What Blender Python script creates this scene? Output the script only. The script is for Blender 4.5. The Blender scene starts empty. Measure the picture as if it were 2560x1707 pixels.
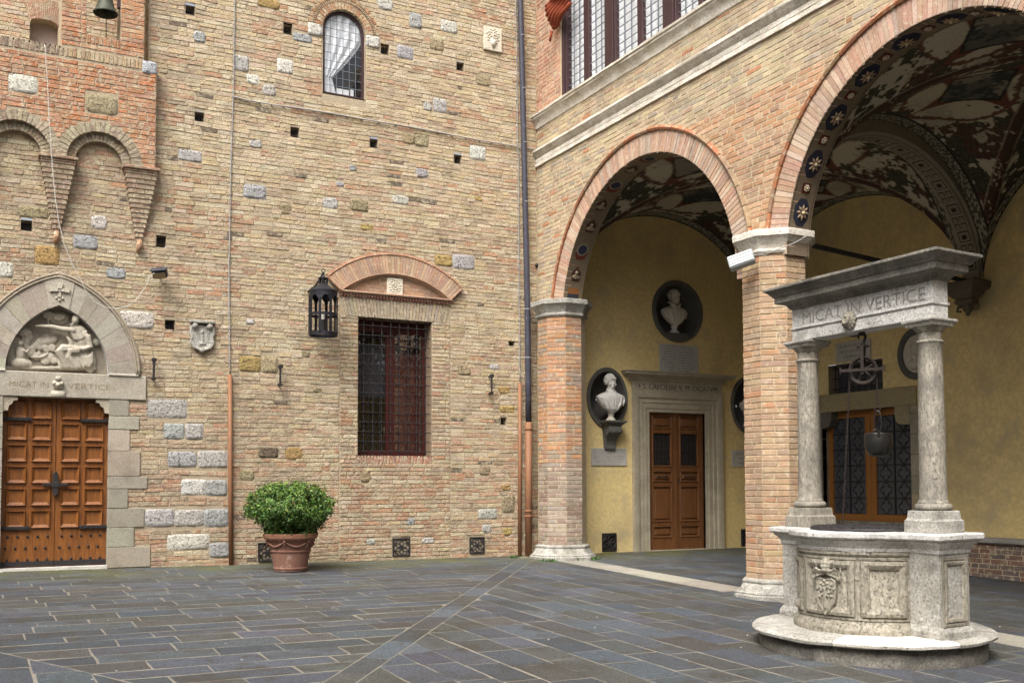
import bpy, math, random
import numpy as np
from mathutils import Vector, noise as mnoise

R = random.Random(7)
PI = math.pi
scene = bpy.context.scene
COL = scene.collection

# ------------------------------------------------------------------ camera
CAM = np.array([-8.96082, -16.00447, 1.2375])
YAW, PITCH, ROLL, FPX, CYP = .485288, .0465478, -.003217, 2578.1, 1093.2
fw = np.array([math.sin(YAW)*math.cos(PITCH), math.cos(YAW)*math.cos(PITCH), math.sin(PITCH)])
r0 = np.cross(fw, [0, 0, 1]); r0 /= np.linalg.norm(r0); u0_ = np.cross(r0, fw)
cr, sr = math.cos(ROLL), math.sin(ROLL)
RT, UP = cr*r0+sr*u0_, -sr*r0+cr*u0_
cd = bpy.data.cameras.new('camera'); cam = bpy.data.objects.new('camera', cd); COL.objects.link(cam)
from mathutils import Matrix
M3 = Matrix((RT, UP, -fw)).transposed()
cam.matrix_world = Matrix.Translation(Vector(CAM)) @ M3.to_4x4()
cd.sensor_width = 36; cd.lens = FPX/2560*36; cd.shift_y = (CYP-853.5)/2560; cd.clip_end = 300; cd.clip_start = .1
scene.camera = cam

# ------------------------------------------------------------------ sky, sun, exposure
SUN_EL, SUN_AZ = 54, -48           # azimuth measured from -y (south) towards -x is negative
sd = Vector((math.sin(math.radians(SUN_AZ))*math.cos(math.radians(SUN_EL)), -math.cos(math.radians(SUN_AZ))*math.cos(math.radians(SUN_EL)), math.sin(math.radians(SUN_EL))))
w = bpy.data.worlds.new('World'); scene.world = w; w.use_nodes = True
nt = w.node_tree; bg = nt.nodes['Background']
sky = nt.nodes.new('ShaderNodeTexSky'); sky.sky_type = 'NISHITA'; sky.sun_disc = False
sky.sun_elevation = math.radians(SUN_EL); sky.sun_rotation = math.atan2(sd.x, sd.y)
sky.air_density = 1.0; sky.dust_density = 9.0; sky.ozone_density = .5
hsv = nt.nodes.new('ShaderNodeHueSaturation'); hsv.inputs['Saturation'].default_value = .42
nt.links.new(sky.outputs[0], hsv.inputs['Color']); nt.links.new(hsv.outputs[0], bg.inputs[0]); bg.inputs[1].default_value = .11
sl = bpy.data.lights.new('sun', 'SUN'); so = bpy.data.objects.new('sun', sl); COL.objects.link(so)
so.rotation_euler = sd.to_track_quat('Z', 'Y').to_euler(); so.location = (-6, -10, 14)
sl.energy = 1.5; sl.angle = math.radians(36); sl.color = (1, .97, .92)
vs = scene.view_settings; vs.view_transform = 'Standard'; vs.look = 'None'; vs.exposure = 1.2; vs.gamma = 1

scene.render.engine = 'CYCLES'; scene.cycles.max_bounces = 12; scene.cycles.diffuse_bounces = 8      # light reaches deep into the loggia by several bounces

# ------------------------------------------------------------------ measuring on real planes
def ray(px, py): return RT*(px-1280)/FPX - UP*(py-CYP)/FPX + fw
def onA(px, py, y=0.):
    d = ray(px, py); P = CAM+d*(y-CAM[1])/d[1]; return float(P[0]), float(P[2])
def onB(px, py, x=0.):
    d = ray(px, py); P = CAM+d*(x-CAM[0])/d[0]; return float(-P[1]), float(P[2])
def gz(x, y):                                  # height of the sloping courtyard floor
    return .03*max(min(y, 0), -20) - .008*min(x, 0)
def onG(px, py):
    d = ray(px, py); t = 10.
    for _ in range(12):
        P = CAM+d*t; t = (gz(P[0], P[1])-CAM[2])/d[2]
    P = CAM+d*t; return float(P[0]), float(P[1])
def proj(P):
    v = np.asarray(P)-CAM; k = v@fw
    if k < .1: return (-9999, -9999, .1)
    return (1280+FPX*(v@RT)/k, CYP-FPX*(v@UP)/k, k)

# ------------------------------------------------------------------ mesh helpers
WL = {}
class MB:
    def __init__(s): s.v = []; s.f = []; s.c = []; s.col = (.5, .5, .5)
    def face(s, idx, col=None): s.f.append(idx); s.c.append(col or s.col)
    def add(s, vs_, fs, col=None):
        n = len(s.v); s.v.extend(tuple(map(float, v)) for v in vs_)
        for f in fs: s.face([i+n for i in f], col)
        return s
    def box(s, a, b, col=None, B=None):
        (x0, y0, z0), (x1, y1, z1) = a, b
        P = [(x0,y0,z0),(x1,y0,z0),(x1,y1,z0),(x0,y1,z0),(x0,y0,z1),(x1,y0,z1),(x1,y1,z1),(x0,y1,z1)]
        if B: P = [B(*p) for p in P]
        return s.add(P, [(0,3,2,1),(4,5,6,7),(0,1,5,4),(1,2,6,5),(2,3,7,6),(3,0,4,7)], col)
    def rbox(s, a, b, e=.01, col=None, B=None, jit=0):      # box with chamfered edges
        (x0, y0, z0), (x1, y1, z1) = a, b
        e = min(e, (x1-x0)*.3, (y1-y0)*.3, (z1-z0)*.3); Q = []
        for z, k in ((z0, e), (z0+e, 0), (z1-e, 0), (z1, e)):
            X0, X1, Y0, Y1, c = x0+k, x1-k, y0+k, y1-k, e*.6
            Q += [(X0+c, Y0, z), (X1-c, Y0, z), (X1, Y0+c, z), (X1, Y1-c, z), (X1-c, Y1, z), (X0+c, Y1, z), (X0, Y1-c, z), (X0, Y0+c, z)]
        if jit: Q = [tuple(c+R.uniform(-jit, jit) for c in q) for q in Q]
        if B: Q = [B(*q) for q in Q]
        F = [(r*8+i, r*8+(i+1) % 8, (r+1)*8+(i+1) % 8, (r+1)*8+i) for r in range(3) for i in range(8)]
        F += [tuple(range(7, -1, -1)), tuple(range(24, 32))]
        return s.add(Q, F, col)
    def prism(s, pts, fr, to, col=None, cap=True):          # pts 2D -> fr(p), to(p)
        n = len(pts); P = [fr(*p) for p in pts]+[to(*p) for p in pts]
        F = [(i, (i+1) % n, n+(i+1) % n, n+i) for i in range(n)]
        if cap: F += [tuple(range(n-1, -1, -1)), tuple(range(n, 2*n))]
        return s.add(P, F, col)
    def loft(s, rings, col=None, closed=True, caps=True):
        n = len(rings[0]); F = []
        for r in range(len(rings)-1):
            for i in range(n if closed else n-1):
                j = (i+1) % n; F.append((r*n+i, r*n+j, (r+1)*n+j, (r+1)*n+i))
        if caps and closed: F += [tuple(range(n-1, -1, -1)), tuple(range((len(rings)-1)*n, len(rings)*n))]
        return s.add([p for r in rings for p in r], F, col)
    def lathe(s, prof, c=(0, 0, 0), seg=24, col=None, caps=True, sx=1, sy=1):
        return s.loft([[(c[0]+r*sx*math.cos(2*PI*i/seg), c[1]+r*sy*math.sin(2*PI*i/seg), c[2]+z) for i in range(seg)] for r, z in prof], col, caps=caps)
    def tube(s, pts, r, seg=6, col=None, closed=False):
        pts = [Vector(p) for p in pts]; rings = []; n = len(pts)
        prev = None
        for i, p in enumerate(pts):
            t = (pts[(i+1) % n]-pts[i-1]) if closed else (pts[min(i+1, n-1)]-pts[max(i-1, 0)])
            t.normalize()
            a = prev if prev else (Vector((0, 0, 1)) if abs(t.z) < .9 else Vector((1, 0, 0)))
            x = t.cross(a).normalized() if not prev else (prev-t*prev.dot(t)).normalized()
            if not prev: pass
            y = t.cross(x); prev = x
            rr = r[i] if isinstance(r, (list, tuple)) else r
            rings.append([p+(x*math.cos(2*PI*k/seg)+y*math.sin(2*PI*k/seg))*rr for k in range(seg)])
        if closed: rings.append(rings[0]); return s.loft(rings, col, caps=False)
        return s.loft(rings, col)
    def ball(s, c, r, seg=12, rg=8, col=None, q=None, scale=(1, 1, 1)):
        rings = []
        for j in range(rg+1):
            th = PI*(j+.001)/(rg+.002)
            rings.append([(c[0]+r*scale[0]*math.sin(th)*math.cos(2*PI*i/seg), c[1]+r*scale[1]*math.sin(th)*math.sin(2*PI*i/seg), c[2]-r*scale[2]*math.cos(th)) for i in range(seg)])
        return s.loft(rings, col)
    def build(s, name, mat, parent=None, smooth=False, kind=None, angle=None):
        V = np.array(s.v, dtype=float)
        c = (V.min(0)+V.max(0))/2
        pw = WL.get(parent.name, np.zeros(3)) if parent else np.zeros(3)
        me = bpy.data.meshes.new(name)
        me.from_pydata((V-c).tolist(), [], s.f)
        att = me.attributes.new('Col', 'FLOAT_COLOR', 'FACE')
        att.data.foreach_set('color', np.array([(*k[:3], 1.) for k in s.c], dtype=np.float32).ravel())
        me.materials.append(mat)
        if smooth:
            me.polygons.foreach_set('use_smooth', [True]*len(me.polygons))
            if angle: me.set_sharp_from_angle(angle=math.radians(angle))
        o = bpy.data.objects.new(name, me); COL.objects.link(o)
        o.location = c-pw
        if parent: o.parent = parent
        if kind: o['kind'] = kind
        WL[o.name] = c
        return o

def tag(o, label=None, cat=None, group=None, kind=None):
    if label: o['label'] = label
    if cat: o['category'] = cat
    if group: o['group'] = group
    if kind: o['kind'] = kind
    return o
def thing(name, loc, label, cat, group=None):
    o = bpy.data.objects.new(name, None); COL.objects.link(o); o.location = loc; o.empty_display_size = .2
    WL[o.name] = np.array(loc, dtype=float)
    return tag(o, label, cat, group)
def dup(root, loc, label=None):
    r = root.copy(); COL.objects.link(r); r.location = loc; WL[r.name] = np.array(loc, float)
    if label: r['label'] = label
    for ch in root.children:
        c = ch.copy(); COL.objects.link(c); c.parent = r; WL[c.name] = WL[r.name]+np.array(ch.location)
        for g in ch.children:
            d = g.copy(); COL.objects.link(d); d.parent = c
    return r

# ------------------------------------------------------------------ materials
def L(r, g, b):
    f = lambda c: (c/255/12.92) if c/255 < .04045 else ((c/255+.055)/1.055)**2.4
    return (f(r), f(g), f(b))
def mk(name, col=None, col2=None, s1=3., amt=.5, rough=.85, metal=0., bump=.4, bs=30., bd=.01, pits=0., ps=45., smear=None, smear_amt=.4, smear_s=9., grime=None, grime_amt=.4, grime_s=1.3, spec=.3, stretch=None, fine=.15, moss=None):
    m = bpy.data.materials.new(name); m.use_nodes = True; t = m.node_tree; N = t.nodes; K = t.links.new
    b = N['Principled BSDF']; b.inputs['Roughness'].default_value = rough; b.inputs['Metallic'].default_value = metal
    b.inputs['Specular IOR Level'].default_value = spec
    g = N.new('ShaderNodeNewGeometry'); pos = g.outputs['Position']
    if stretch:
        mp = N.new('ShaderNodeMapping'); mp.inputs['Scale'].default_value = stretch; K(pos, mp.inputs['Vector']); pos2 = mp.outputs[0]
    else: pos2 = pos
    def noise(scale, det=5, rg=.6, vec=pos):
        n = N.new('ShaderNodeTexNoise'); n.inputs['Scale'].default_value = scale; n.inputs['Detail'].default_value = det; n.inputs['Roughness'].default_value = rg; K(vec, n.inputs['Vector']); return n.outputs['Fac']
    def ramp(x, a, bb, lo=0., hi=1.):
        r = N.new('ShaderNodeMapRange'); r.inputs['From Min'].default_value = a; r.inputs['From Max'].default_value = bb; r.inputs['To Min'].default_value = lo; r.inputs['To Max'].default_value = hi; K(x, r.inputs['Value']); return r.outputs[0]
    def mix(f, a, c):
        x = N.new('ShaderNodeMix'); x.data_type = 'RGBA'
        if isinstance(f, float): x.inputs[0].default_value = f
        else: K(f, x.inputs[0])
        for q, sock in ((a, 6), (c, 7)):
            if isinstance(q, tuple): x.inputs[sock].default_value = (*q, 1)
            else: K(q, x.inputs[sock])
        return x.outputs[2]
    if col is None:
        a = N.new('ShaderNodeAttribute'); a.attribute_name = 'Col'; base = a.outputs['Color']
    else: base = col
    if col2: base = mix(ramp(noise(s1, 6, .65, pos2), .5-.22/amt*.5, .5+.22/amt*.5), base, col2)
    if fine:
        x = N.new('ShaderNodeMix'); x.data_type = 'RGBA'; x.blend_type = 'MULTIPLY'; x.inputs[0].default_value = 1
        fr = ramp(noise(bs*1.7, 4, .7, pos2), .3, .7, 1-fine*1.6, 1+fine)
        cb = N.new('ShaderNodeCombineColor'); [K(fr, cb.inputs[i]) for i in range(3)]
        if isinstance(base, tuple): x.inputs[6].default_value = (*base, 1)
        else: K(base, x.inputs[6])
        K(cb.outputs[0], x.inputs[7]); base = x.outputs[2]
    if smear: base = mix(ramp(noise(smear_s, 6, .7), .62-smear_amt*.25, .72-smear_amt*.2, 0, .8), base, smear)
    if grime: base = mix(ramp(noise(grime_s, 7, .65), .5, .72, 0, grime_amt), base, grime)
    pn = None
    if pits:
        pn = ramp(noise(ps, 3, .5), .60, .68); base = mix(ramp(pn, 0, 1, 0, pits), base, (.07, .06, .05))
    if moss:            # green film on stone lying within a band next to a wall foot
        mc, y0, y1, ns = moss
        sp = N.new('ShaderNodeSeparateXYZ'); K(pos, sp.inputs[0])
        my = ramp(sp.outputs['Y'], y0, y1)
        ml = N.new('ShaderNodeMath'); ml.operation = 'MULTIPLY'; K(my, ml.inputs[0]); K(ramp(noise(ns, 5, .6), .38, .6), ml.inputs[1])
        base = mix(ml.outputs[0], base, mc)
    if isinstance(base, tuple): b.inputs['Base Color'].default_value = (*base, 1)
    else: K(base, b.inputs['Base Color'])
    if bump:
        bp = N.new('ShaderNodeBump'); bp.inputs['Strength'].default_value = bump; bp.inputs['Distance'].default_value = bd
        h = noise(bs, 7, .7, pos2)
        if pn is not None:
            ad = N.new('ShaderNodeMath'); ad.operation = 'SUBTRACT'; K(h, ad.inputs[0]); K(pn, ad.inputs[1]); h = ad.outputs[0]
        K(h, bp.inputs['Height']); K(bp.outputs[0], b.inputs['Normal'])
    return m

m_brickA = mk('old_brick', None, smear=(.50, .44, .31), smear_amt=.52, smear_s=12, grime=(.17, .13, .09), grime_amt=.5, grime_s=2.6, bump=1., bs=30, bd=.02, fine=.34, rough=.92)
m_brickB = mk('arcade_brick', None, smear=(.53, .46, .34), smear_amt=.34, smear_s=14, grime=(.13, .10, .08), grime_amt=.55, grime_s=1.6, bump=.6, bs=45, bd=.008, fine=.22, rough=.9)
m_mortA = mk('lime_mortar', (.46, .39, .28), (.34, .27, .185), s1=5, bump=.9, bs=35, bd=.012, rough=.95, fine=.2)
m_mortB = mk('pointing_mortar', (.55, .46, .31), (.40, .32, .22), s1=4, bump=.7, bs=40, bd=.01, rough=.95, fine=.2)
m_stone = mk('rough_stone', None, bump=1., bs=22, bd=.03, pits=.5, ps=28, rough=.95, fine=.3)
m_ashlar = mk('dressed_stone', None, col2=None, bump=.45, bs=30, bd=.01, rough=.9, fine=.2, grime=(.12, .10, .07), grime_amt=.45, grime_s=2.5, pits=.25, ps=70)
m_trav = mk('travertine', (.40, .37, .305), (.22, .20, .155), s1=3.0, amt=.5, bump=.9, bs=24, bd=.018, pits=.28, ps=46, rough=.88, fine=.3, smear=(.16, .145, .115), smear_amt=.30, smear_s=6, grime=(.12, .105, .08), grime_amt=.85, grime_s=2.0, stretch=(1, 1, .5))
m_travw = mk('weathered_marble', (.50, .49, .455), (.29, .275, .23), s1=3.4, amt=.5, bump=.8, bs=26, bd=.015, pits=.28, ps=46, rough=.85, fine=.28, smear=(.20, .185, .16), smear_amt=.25, smear_s=7, grime=(.10, .09, .08), grime_amt=.6, grime_s=5)
m_travcol = mk('column_stone', (.37, .34, .28), (.19, .175, .145), s1=5, amt=.6, bump=.6, bs=30, bd=.01, pits=.6, ps=55, rough=.85, fine=.3, grime=(.09, .085, .08), grime_amt=.7, grime_s=5, stretch=(1, 1, .35))
m_capst = mk('mossy_cap_stone', (.27, .255, .22), (.13, .12, .105), s1=3.5, amt=.7, bump=.6, bs=28, bd=.012, pits=.5, ps=50, rough=.9, fine=.3, grime=(.07, .07, .065), grime_amt=.8, grime_s=4)
m_relief = mk('relief_marble', (.50, .46, .38), (.38, .34, .27), s1=4, bump=.4, bs=35, bd=.006, rough=.85, fine=.2, grime=(.14, .12, .09), grime_amt=.5, grime_s=4)
m_white = mk('white_travertine', (.78, .75, .68), (.56, .51, .41), s1=3, amt=.7, bump=.6, bs=25, bd=.015, pits=.35, ps=30, rough=.9, fine=.2, grime=(.15, .12, .08), grime_amt=.35, grime_s=4)
m_marble = mk('bust_marble', (.60, .56, .48), (.45, .41, .34), s1=9, bump=.15, bs=40, bd=.004, rough=.55, fine=.1, spec=.4)
m_marblew = mk('bust_white_marble', (.72, .71, .68), (.52, .50, .46), s1=8, bump=.15, bs=40, bd=.004, rough=.5, fine=.1, spec=.4)
m_plaq = mk('plaque_marble', (.50, .49, .46), (.40, .39, .36), s1=7, bump=.1, bs=40, bd=.003, rough=.6, fine=.1)
m_ink = mk('letter_paint', (.075, .065, .055), bump=0, rough=.8, fine=0)
m_ink2 = mk('worn_letter', (.15, .11, .05), (.26, .21, .13), s1=30, bump=0, rough=.9, fine=0)
m_frame = mk('doorway_stone', (.46, .41, .31), (.33, .29, .215), s1=4, bump=.5, bs=34, bd=.008, pits=.2, ps=50, rough=.88, fine=.2, grime=(.20, .17, .12), grime_amt=.45, grime_s=3)
m_niche = mk('grey_stone', (.13, .125, .115), (.09, .087, .08), s1=6, bump=.2, bs=60, bd=.004, rough=.8, fine=.15)
m_plaster = mk('ochre_plaster', (.76, .60, .27), (.62, .49, .25), s1=1.3, amt=.4, bump=.35, bs=9, bd=.012, rough=.9, fine=.12, smear=(.60, .50, .30), smear_amt=.25, smear_s=1.8, grime=(.36, .285, .175), grime_amt=.7, grime_s=.9)
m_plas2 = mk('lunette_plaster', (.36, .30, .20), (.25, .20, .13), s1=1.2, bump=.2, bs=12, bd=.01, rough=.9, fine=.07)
m_paint = mk('fresco', None, bump=.2, bs=20, bd=.005, rough=.85, fine=.12)
m_floor = mk('paving_stone', None, col2=None, bump=1., bs=42, bd=.02, rough=.8, fine=.5, spec=.22, smear=(.060, .052, .040), smear_amt=.35, smear_s=3.5, grime=(.045, .040, .031), grime_amt=.65, grime_s=1.3, moss=((.10, .105, .045), -1.6, -.25, 1.2))
m_joint = mk('paving_joint', (.26, .235, .19), (.13, .12, .10), s1=3, bump=.6, bs=30, bd=.01, rough=.95, moss=((.10, .11, .04), -1.4, -.2, 1.5))
m_iron = mk('dark_iron', (.025, .024, .028), (.045, .04, .038), s1=20, metal=.3, rough=.6, bump=.3, bs=60, bd=.003)
m_rust = mk('rusty_iron', (.022, .018, .017), (.05, .036, .03), s1=25, metal=.3, rough=.75, bump=.4, bs=70, bd=.003)
m_lant = mk('lantern_iron', (.020, .020, .026), (.04, .04, .048), s1=15, metal=.5, rough=.5, bump=.3, bs=60, bd=.003)
m_pipe = mk('painted_pipe', (.062, .063, .085), (.042, .043, .058), s1=6, rough=.45, bump=.1, bs=20, bd=.003, smear=(.22, .22, .27), smear_amt=.02, smear_s=7)
m_terp = mk('orange_pipe', (.25, .12, .06), (.20, .095, .05), s1=3, rough=.6, bump=.15, bs=20, bd=.003, fine=.08)
m_wire = mk('grey_cable', (.30, .29, .28), rough=.6, bump=0, fine=.1)
m_wirew = mk('white_cable', (.50, .48, .43), rough=.6, bump=0, fine=.1)
m_terra = mk('terracotta', (.27, .135, .095), (.20, .105, .08), s1=5, rough=.85, bump=.4, bs=30, bd=.006, smear=(.40, .30, .24), smear_amt=.25, smear_s=7, fine=.15)
m_terra2 = mk('terracotta_rim', (.36, .18, .11), (.28, .14, .09), s1=5, rough=.85, bump=.3, bs=30, bd=.006, fine=.15)
m_leaf = mk('leaf', None, bump=0, rough=.5, fine=0, spec=.4)
m_bark = mk('bark', (.045, .04, .028), bump=.5)
m_wood = mk('door_wood', (.28, .105, .024), (.13, .045, .013), s1=6, amt=.6, rough=.42, bump=.15, bs=25, bd=.004, stretch=(6, 6, .7), fine=.18, spec=.45)
m_wood2 = mk('walnut_wood', (.20, .085, .030), (.10, .040, .016), s1=5, rough=.4, bump=.15, bs=25, bd=.004, stretch=(6, 6, .7), fine=.18, spec=.45)
m_wood3 = mk('pale_wood', (.36, .155, .038), (.27, .11, .028), s1=5, rough=.45, bump=.1, bs=25, bd=.004, stretch=(6, 6, .7), fine=.15)
m_dkwood = mk('dark_frame', (.055, .028, .032), (.04, .02, .02), s1=6, rough=.5, bump=.1, fine=.1)
m_redwood = mk('oxblood_frame', (.055, .012, .010), rough=.5, bump=.1, fine=.1)
m_room = mk('dark_room', (.012, .011, .012), rough=.9, bump=0, fine=0)
m_black = mk('hole_shadow', (.02, .016, .013), rough=1, bump=0, fine=0)
m_curt = mk('white_curtain', (.72, .75, .78), rough=.8, bump=0, fine=.03)
m_awn = mk('red_awning', (.22, .045, .018), rough=.8, bump=.2, fine=.1)
m_lead = mk('lead_came', (.17, .19, .22), rough=.5, metal=.2, bump=0, fine=0)
m_glasD = mk('dark_glass', (.055, .062, .075), (.08, .088, .10), s1=8, rough=.28, bump=.08, bs=9, bd=.01, fine=0, spec=.5)
m_bronze = mk('old_bronze', (.085, .095, .075), (.05, .05, .035), s1=18, metal=.4, rough=.6, bump=.3, bs=50, bd=.003)
m_bucket = mk('bucket_metal', (.045, .043, .04), (.03, .03, .028), s1=12, metal=.6, rough=.42, bump=.2, bs=40, bd=.003)
m_lamp = mk('lamp_housing', (.30, .33, .34), rough=.4, bump=0, fine=.05)
m_lampg = mk('lamp_glass', (.36, .40, .40), rough=.3, bump=0, fine=0, spec=.6)
m_dklamp = mk('floodlight_housing', (.03, .034, .05), rough=.4, bump=0, fine=0)
m_amber = mk('amber_glass', (.20, .15, .07), rough=.2, bump=0, fine=0)
m_weed = mk('weed', (.05, .12, .02), rough=.7, bump=0, fine=.2)
def glass_mat(name, tint=(.985, .99, 1), lo=.24):
    m = bpy.data.materials.new(name); m.use_nodes = True; t = m.node_tree; N = t.nodes; K = t.links.new
    for n in list(N):
        if n.type != 'OUTPUT_MATERIAL': N.remove(n)
    out = [n for n in N if n.type == 'OUTPUT_MATERIAL'][0]
    tr = N.new('ShaderNodeBsdfTransparent'); tr.inputs[0].default_value = (*tint, 1)
    gl = N.new('ShaderNodeBsdfGlossy'); gl.inputs['Roughness'].default_value = .03
    g = N.new('ShaderNodeNewGeometry'); nz = N.new('ShaderNodeTexNoise'); nz.inputs['Scale'].default_value = 5; K(g.outputs['Position'], nz.inputs['Vector'])
    bp = N.new('ShaderNodeBump'); bp.inputs['Strength'].default_value = .25; bp.inputs['Distance'].default_value = .02; K(nz.outputs[0], bp.inputs['Height']); K(bp.outputs[0], gl.inputs['Normal'])
    fr = N.new('ShaderNodeLayerWeight'); fr.inputs[0].default_value = .5; pw = N.new('ShaderNodeMath'); pw.operation = 'POWER'; K(fr.outputs['Facing'], pw.inputs[0]); pw.inputs[1].default_value = 5
    mr = N.new('ShaderNodeMapRange'); mr.inputs['To Min'].default_value = lo; mr.inputs['To Max'].default_value = 1; K(pw.outputs[0], mr.inputs[0])
    mx = N.new('ShaderNodeMixShader'); K(mr.outputs[0], mx.inputs[0]); K(tr.outputs[0], mx.inputs[1]); K(gl.outputs[0], mx.inputs[2]); K(mx.outputs[0], out.inputs[0])
    return m
m_glass = glass_mat('window_glass')

# ------------------------------------------------------------------ brickwork
class Plane:
    def __init__(s, O, U, N): s.O = Vector(O); s.U = Vector(U).normalized(); s.V = Vector((0, 0, 1)); s.N = Vector(N).normalized()
    def p(s, u, v, d=0.): return s.O+s.U*u+s.V*v+s.N*d
PA = Plane((0, 0, 0), (1, 0, 0), (0, -1, 0))
PB = Plane((0, 0, 0), (0, -1, 0), (-1, 0, 0))

def poly_span(P, v):
    xs = []
    n = len(P)
    for i in range(n):
        (a, b), (c, d) = P[i], P[(i+1) % n]
        if (b <= v < d) or (d <= v < b): xs.append(a+(v-b)*(c-a)/(d-b))
    xs.sort(); return xs
def blocked(blks, v0, v1):
    out = []
    for P, lo, hi in blks:
        if hi <= v0 or lo >= v1: continue
        k = [poly_span(P, v0+(v1-v0)*t) for t in (.08, .5, .92)]
        k = [x for x in k if x]
        if not k: continue
        m = max(len(x) for x in k)
        for j in range(0, m-1, 2):
            a = [x[j] for x in k if len(x) > j+1]; b = [x[j+1] for x in k if len(x) > j+1]
            out.append((min(a)*.5+sum(a)/len(a)*.5, max(b)*.5+sum(b)/len(b)*.5))
    return sorted(out)
def blk(P): return (P, min(p[1] for p in P), max(p[1] for p in P))
def rect(u0, v0, u1, v1): return blk([(u0, v0), (u1, v0), (u1, v1), (u0, v1)])
def free(u0, u1, bl):
    segs = []; x = u0
    for a, b in bl:
        if a > x: segs.append((x, min(a, u1)))
        x = max(x, b)
        if x >= u1: break
    if x < u1: segs.append((x, u1))
    return [s for s in segs if s[1]-s[0] > .02]

def field(u0, u1, v0, v1, h, Lb, colf, blks=(), joint=.01, hj=.006, clip=None, proud=.004, pj=.004):
    out = []; v = v0; row = 0
    while v < v1-.02:
        hh = min(h+R.uniform(-hj, hj), v1-v)
        for a, b in free(u0, u1, blocked(blks, v, v+hh)):
            x = a-(R.uniform(.0, Lb) if a == u0 else 0)
            first = True
            while x < b-.012:
                ln = Lb*R.choice((1, 1, 1, .5, .52, .8, .95, 1.1)) if R.random() < .8 else Lb*R.uniform(.35, 1.15)
                e = min(x+ln, b)
                if b-e < .06: e = b
                s = max(x, a)
                if e-s > .03:
                    out.append([s+joint*.5, e-joint*.5, v+joint*.5, v+hh-joint*.5, proud+R.uniform(-pj, pj), colf((s+e)/2, v+hh/2)])
                x = e
        v += hh; row += 1
    return out
def brick(mb, pl, b, warp, back=-.03, rough=.0018):
    a0, a1, v0, v1, pr, col = b
    e = .0035; sl = R.uniform(-.003, .003); tl = R.uniform(-.0035, .0035); w_, h_ = a1-a0, v1-v0
    k = 3 if w_ > .14 else 2
    P = [(a0+w_*i/k, v0) for i in range(k+1)]+[(a1-w_*i/k, v1) for i in range(k+1)]
    n = len(P); O = []; I = []; Bk = []
    cu, cv = (a0+a1)/2, (v0+v1)/2; q = R.uniform(.0, .006)
    for i, (u, v) in enumerate(P):
        corner = i in (0, k, k+1, n-1)
        u += R.uniform(-.002, .002)+((cu-u)/w_*q*2 if corner else 0); v += R.uniform(-.0022, .0022)+sl*(u-cu)/w_
        iu = u+(cu-u)/(w_/2)*min(.006, w_*.2) if corner else u; iv = v+(.005 if v < cv else -.005)
        d = pr+tl*(u-cu)/w_
        du = dv = 0
        if warp: du, dv = warp(u, v)
        O.append(pl.p(u+du, v+dv, d-e)); Bk.append(pl.p(u+du, v+dv, back)); I.append(pl.p(iu+du, iv+dv, d+R.uniform(-rough, rough)))
    V = Bk+O+I; F = [(i, (i+1) % n, n+(i+1) % n, n+i) for i in range(n)]+[(n+i, n+(i+1) % n, 2*n+(i+1) % n, 2*n+i) for i in range(n)]
    F += [(2*n+i, 2*n+i+1, 3*n-2-i, 3*n-1-i) for i in range(k)]
    mb.add(V, F, col)
def apparent(pl, b):
    c = pl.p((b[0]+b[1])/2, (b[2]+b[3])/2)
    x, y, k = proj(c)
    if not (0 < x < 2560 and 0 < y < 1707): return 0
    view = Vector(CAM)-c; cosn = abs(view.normalized().dot(pl.N))
    if view.dot(pl.N) < 0: return 0
    return (b[1]-b[0])*(b[3]-b[2])*cosn*(FPX/k)**2
def lay(items, parent, mat, singles=300, name='brick', rest='brickwork', back=-.03, shaded=True):
    """items: (plane, brick, warp). The largest in view become parts, the others one stuff part."""
    sc = sorted(range(len(items)), key=lambda i: -apparent(items[i][0], items[i][1]))
    top = set(i for i in sc[:singles] if apparent(items[i][0], items[i][1]) > 0)
    st = MB()
    for i, (pl, b, wp) in enumerate(items):
        if i in top:
            mb = MB(); brick(mb, pl, b, wp, back); mb.build(name, mat, parent)
        else: brick(st, pl, b, wp, back)
    if st.v: st.build(rest, mat, parent, kind='stuff')
def sheet(mb, pl, u0, u1, v0, v1, holes, d=-.006, st=.045, amp=.0, warp=None, ustep=.6):
    v = v0
    while v < v1-1e-6:
        h = min(st, v1-v)
        for a, b in free(u0, u1, blocked(holes, v, v+h)):
            mb.add([pl.p(a, v, d), pl.p(b, v, d), pl.p(b, v+h, d), pl.p(a, v+h, d)], [(0, 1, 2, 3)])
        v += h
def warpA(u, v):
    n = mnoise.noise(Vector((u*.55, v*.9, 3.)))
    n2 = mnoise.noise(Vector((u*2.2, v*2.5, 9.)))
    return 0, .030*n+.009*n2
def warpB(u, v):
    return 0, .006*mnoise.noise(Vector((u*.8, v*.9, 13.)))
def fbm(u, v, s, z=0.): return mnoise.fractal(Vector((u*s, v*s, z)), .8, 2, 4)

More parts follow.
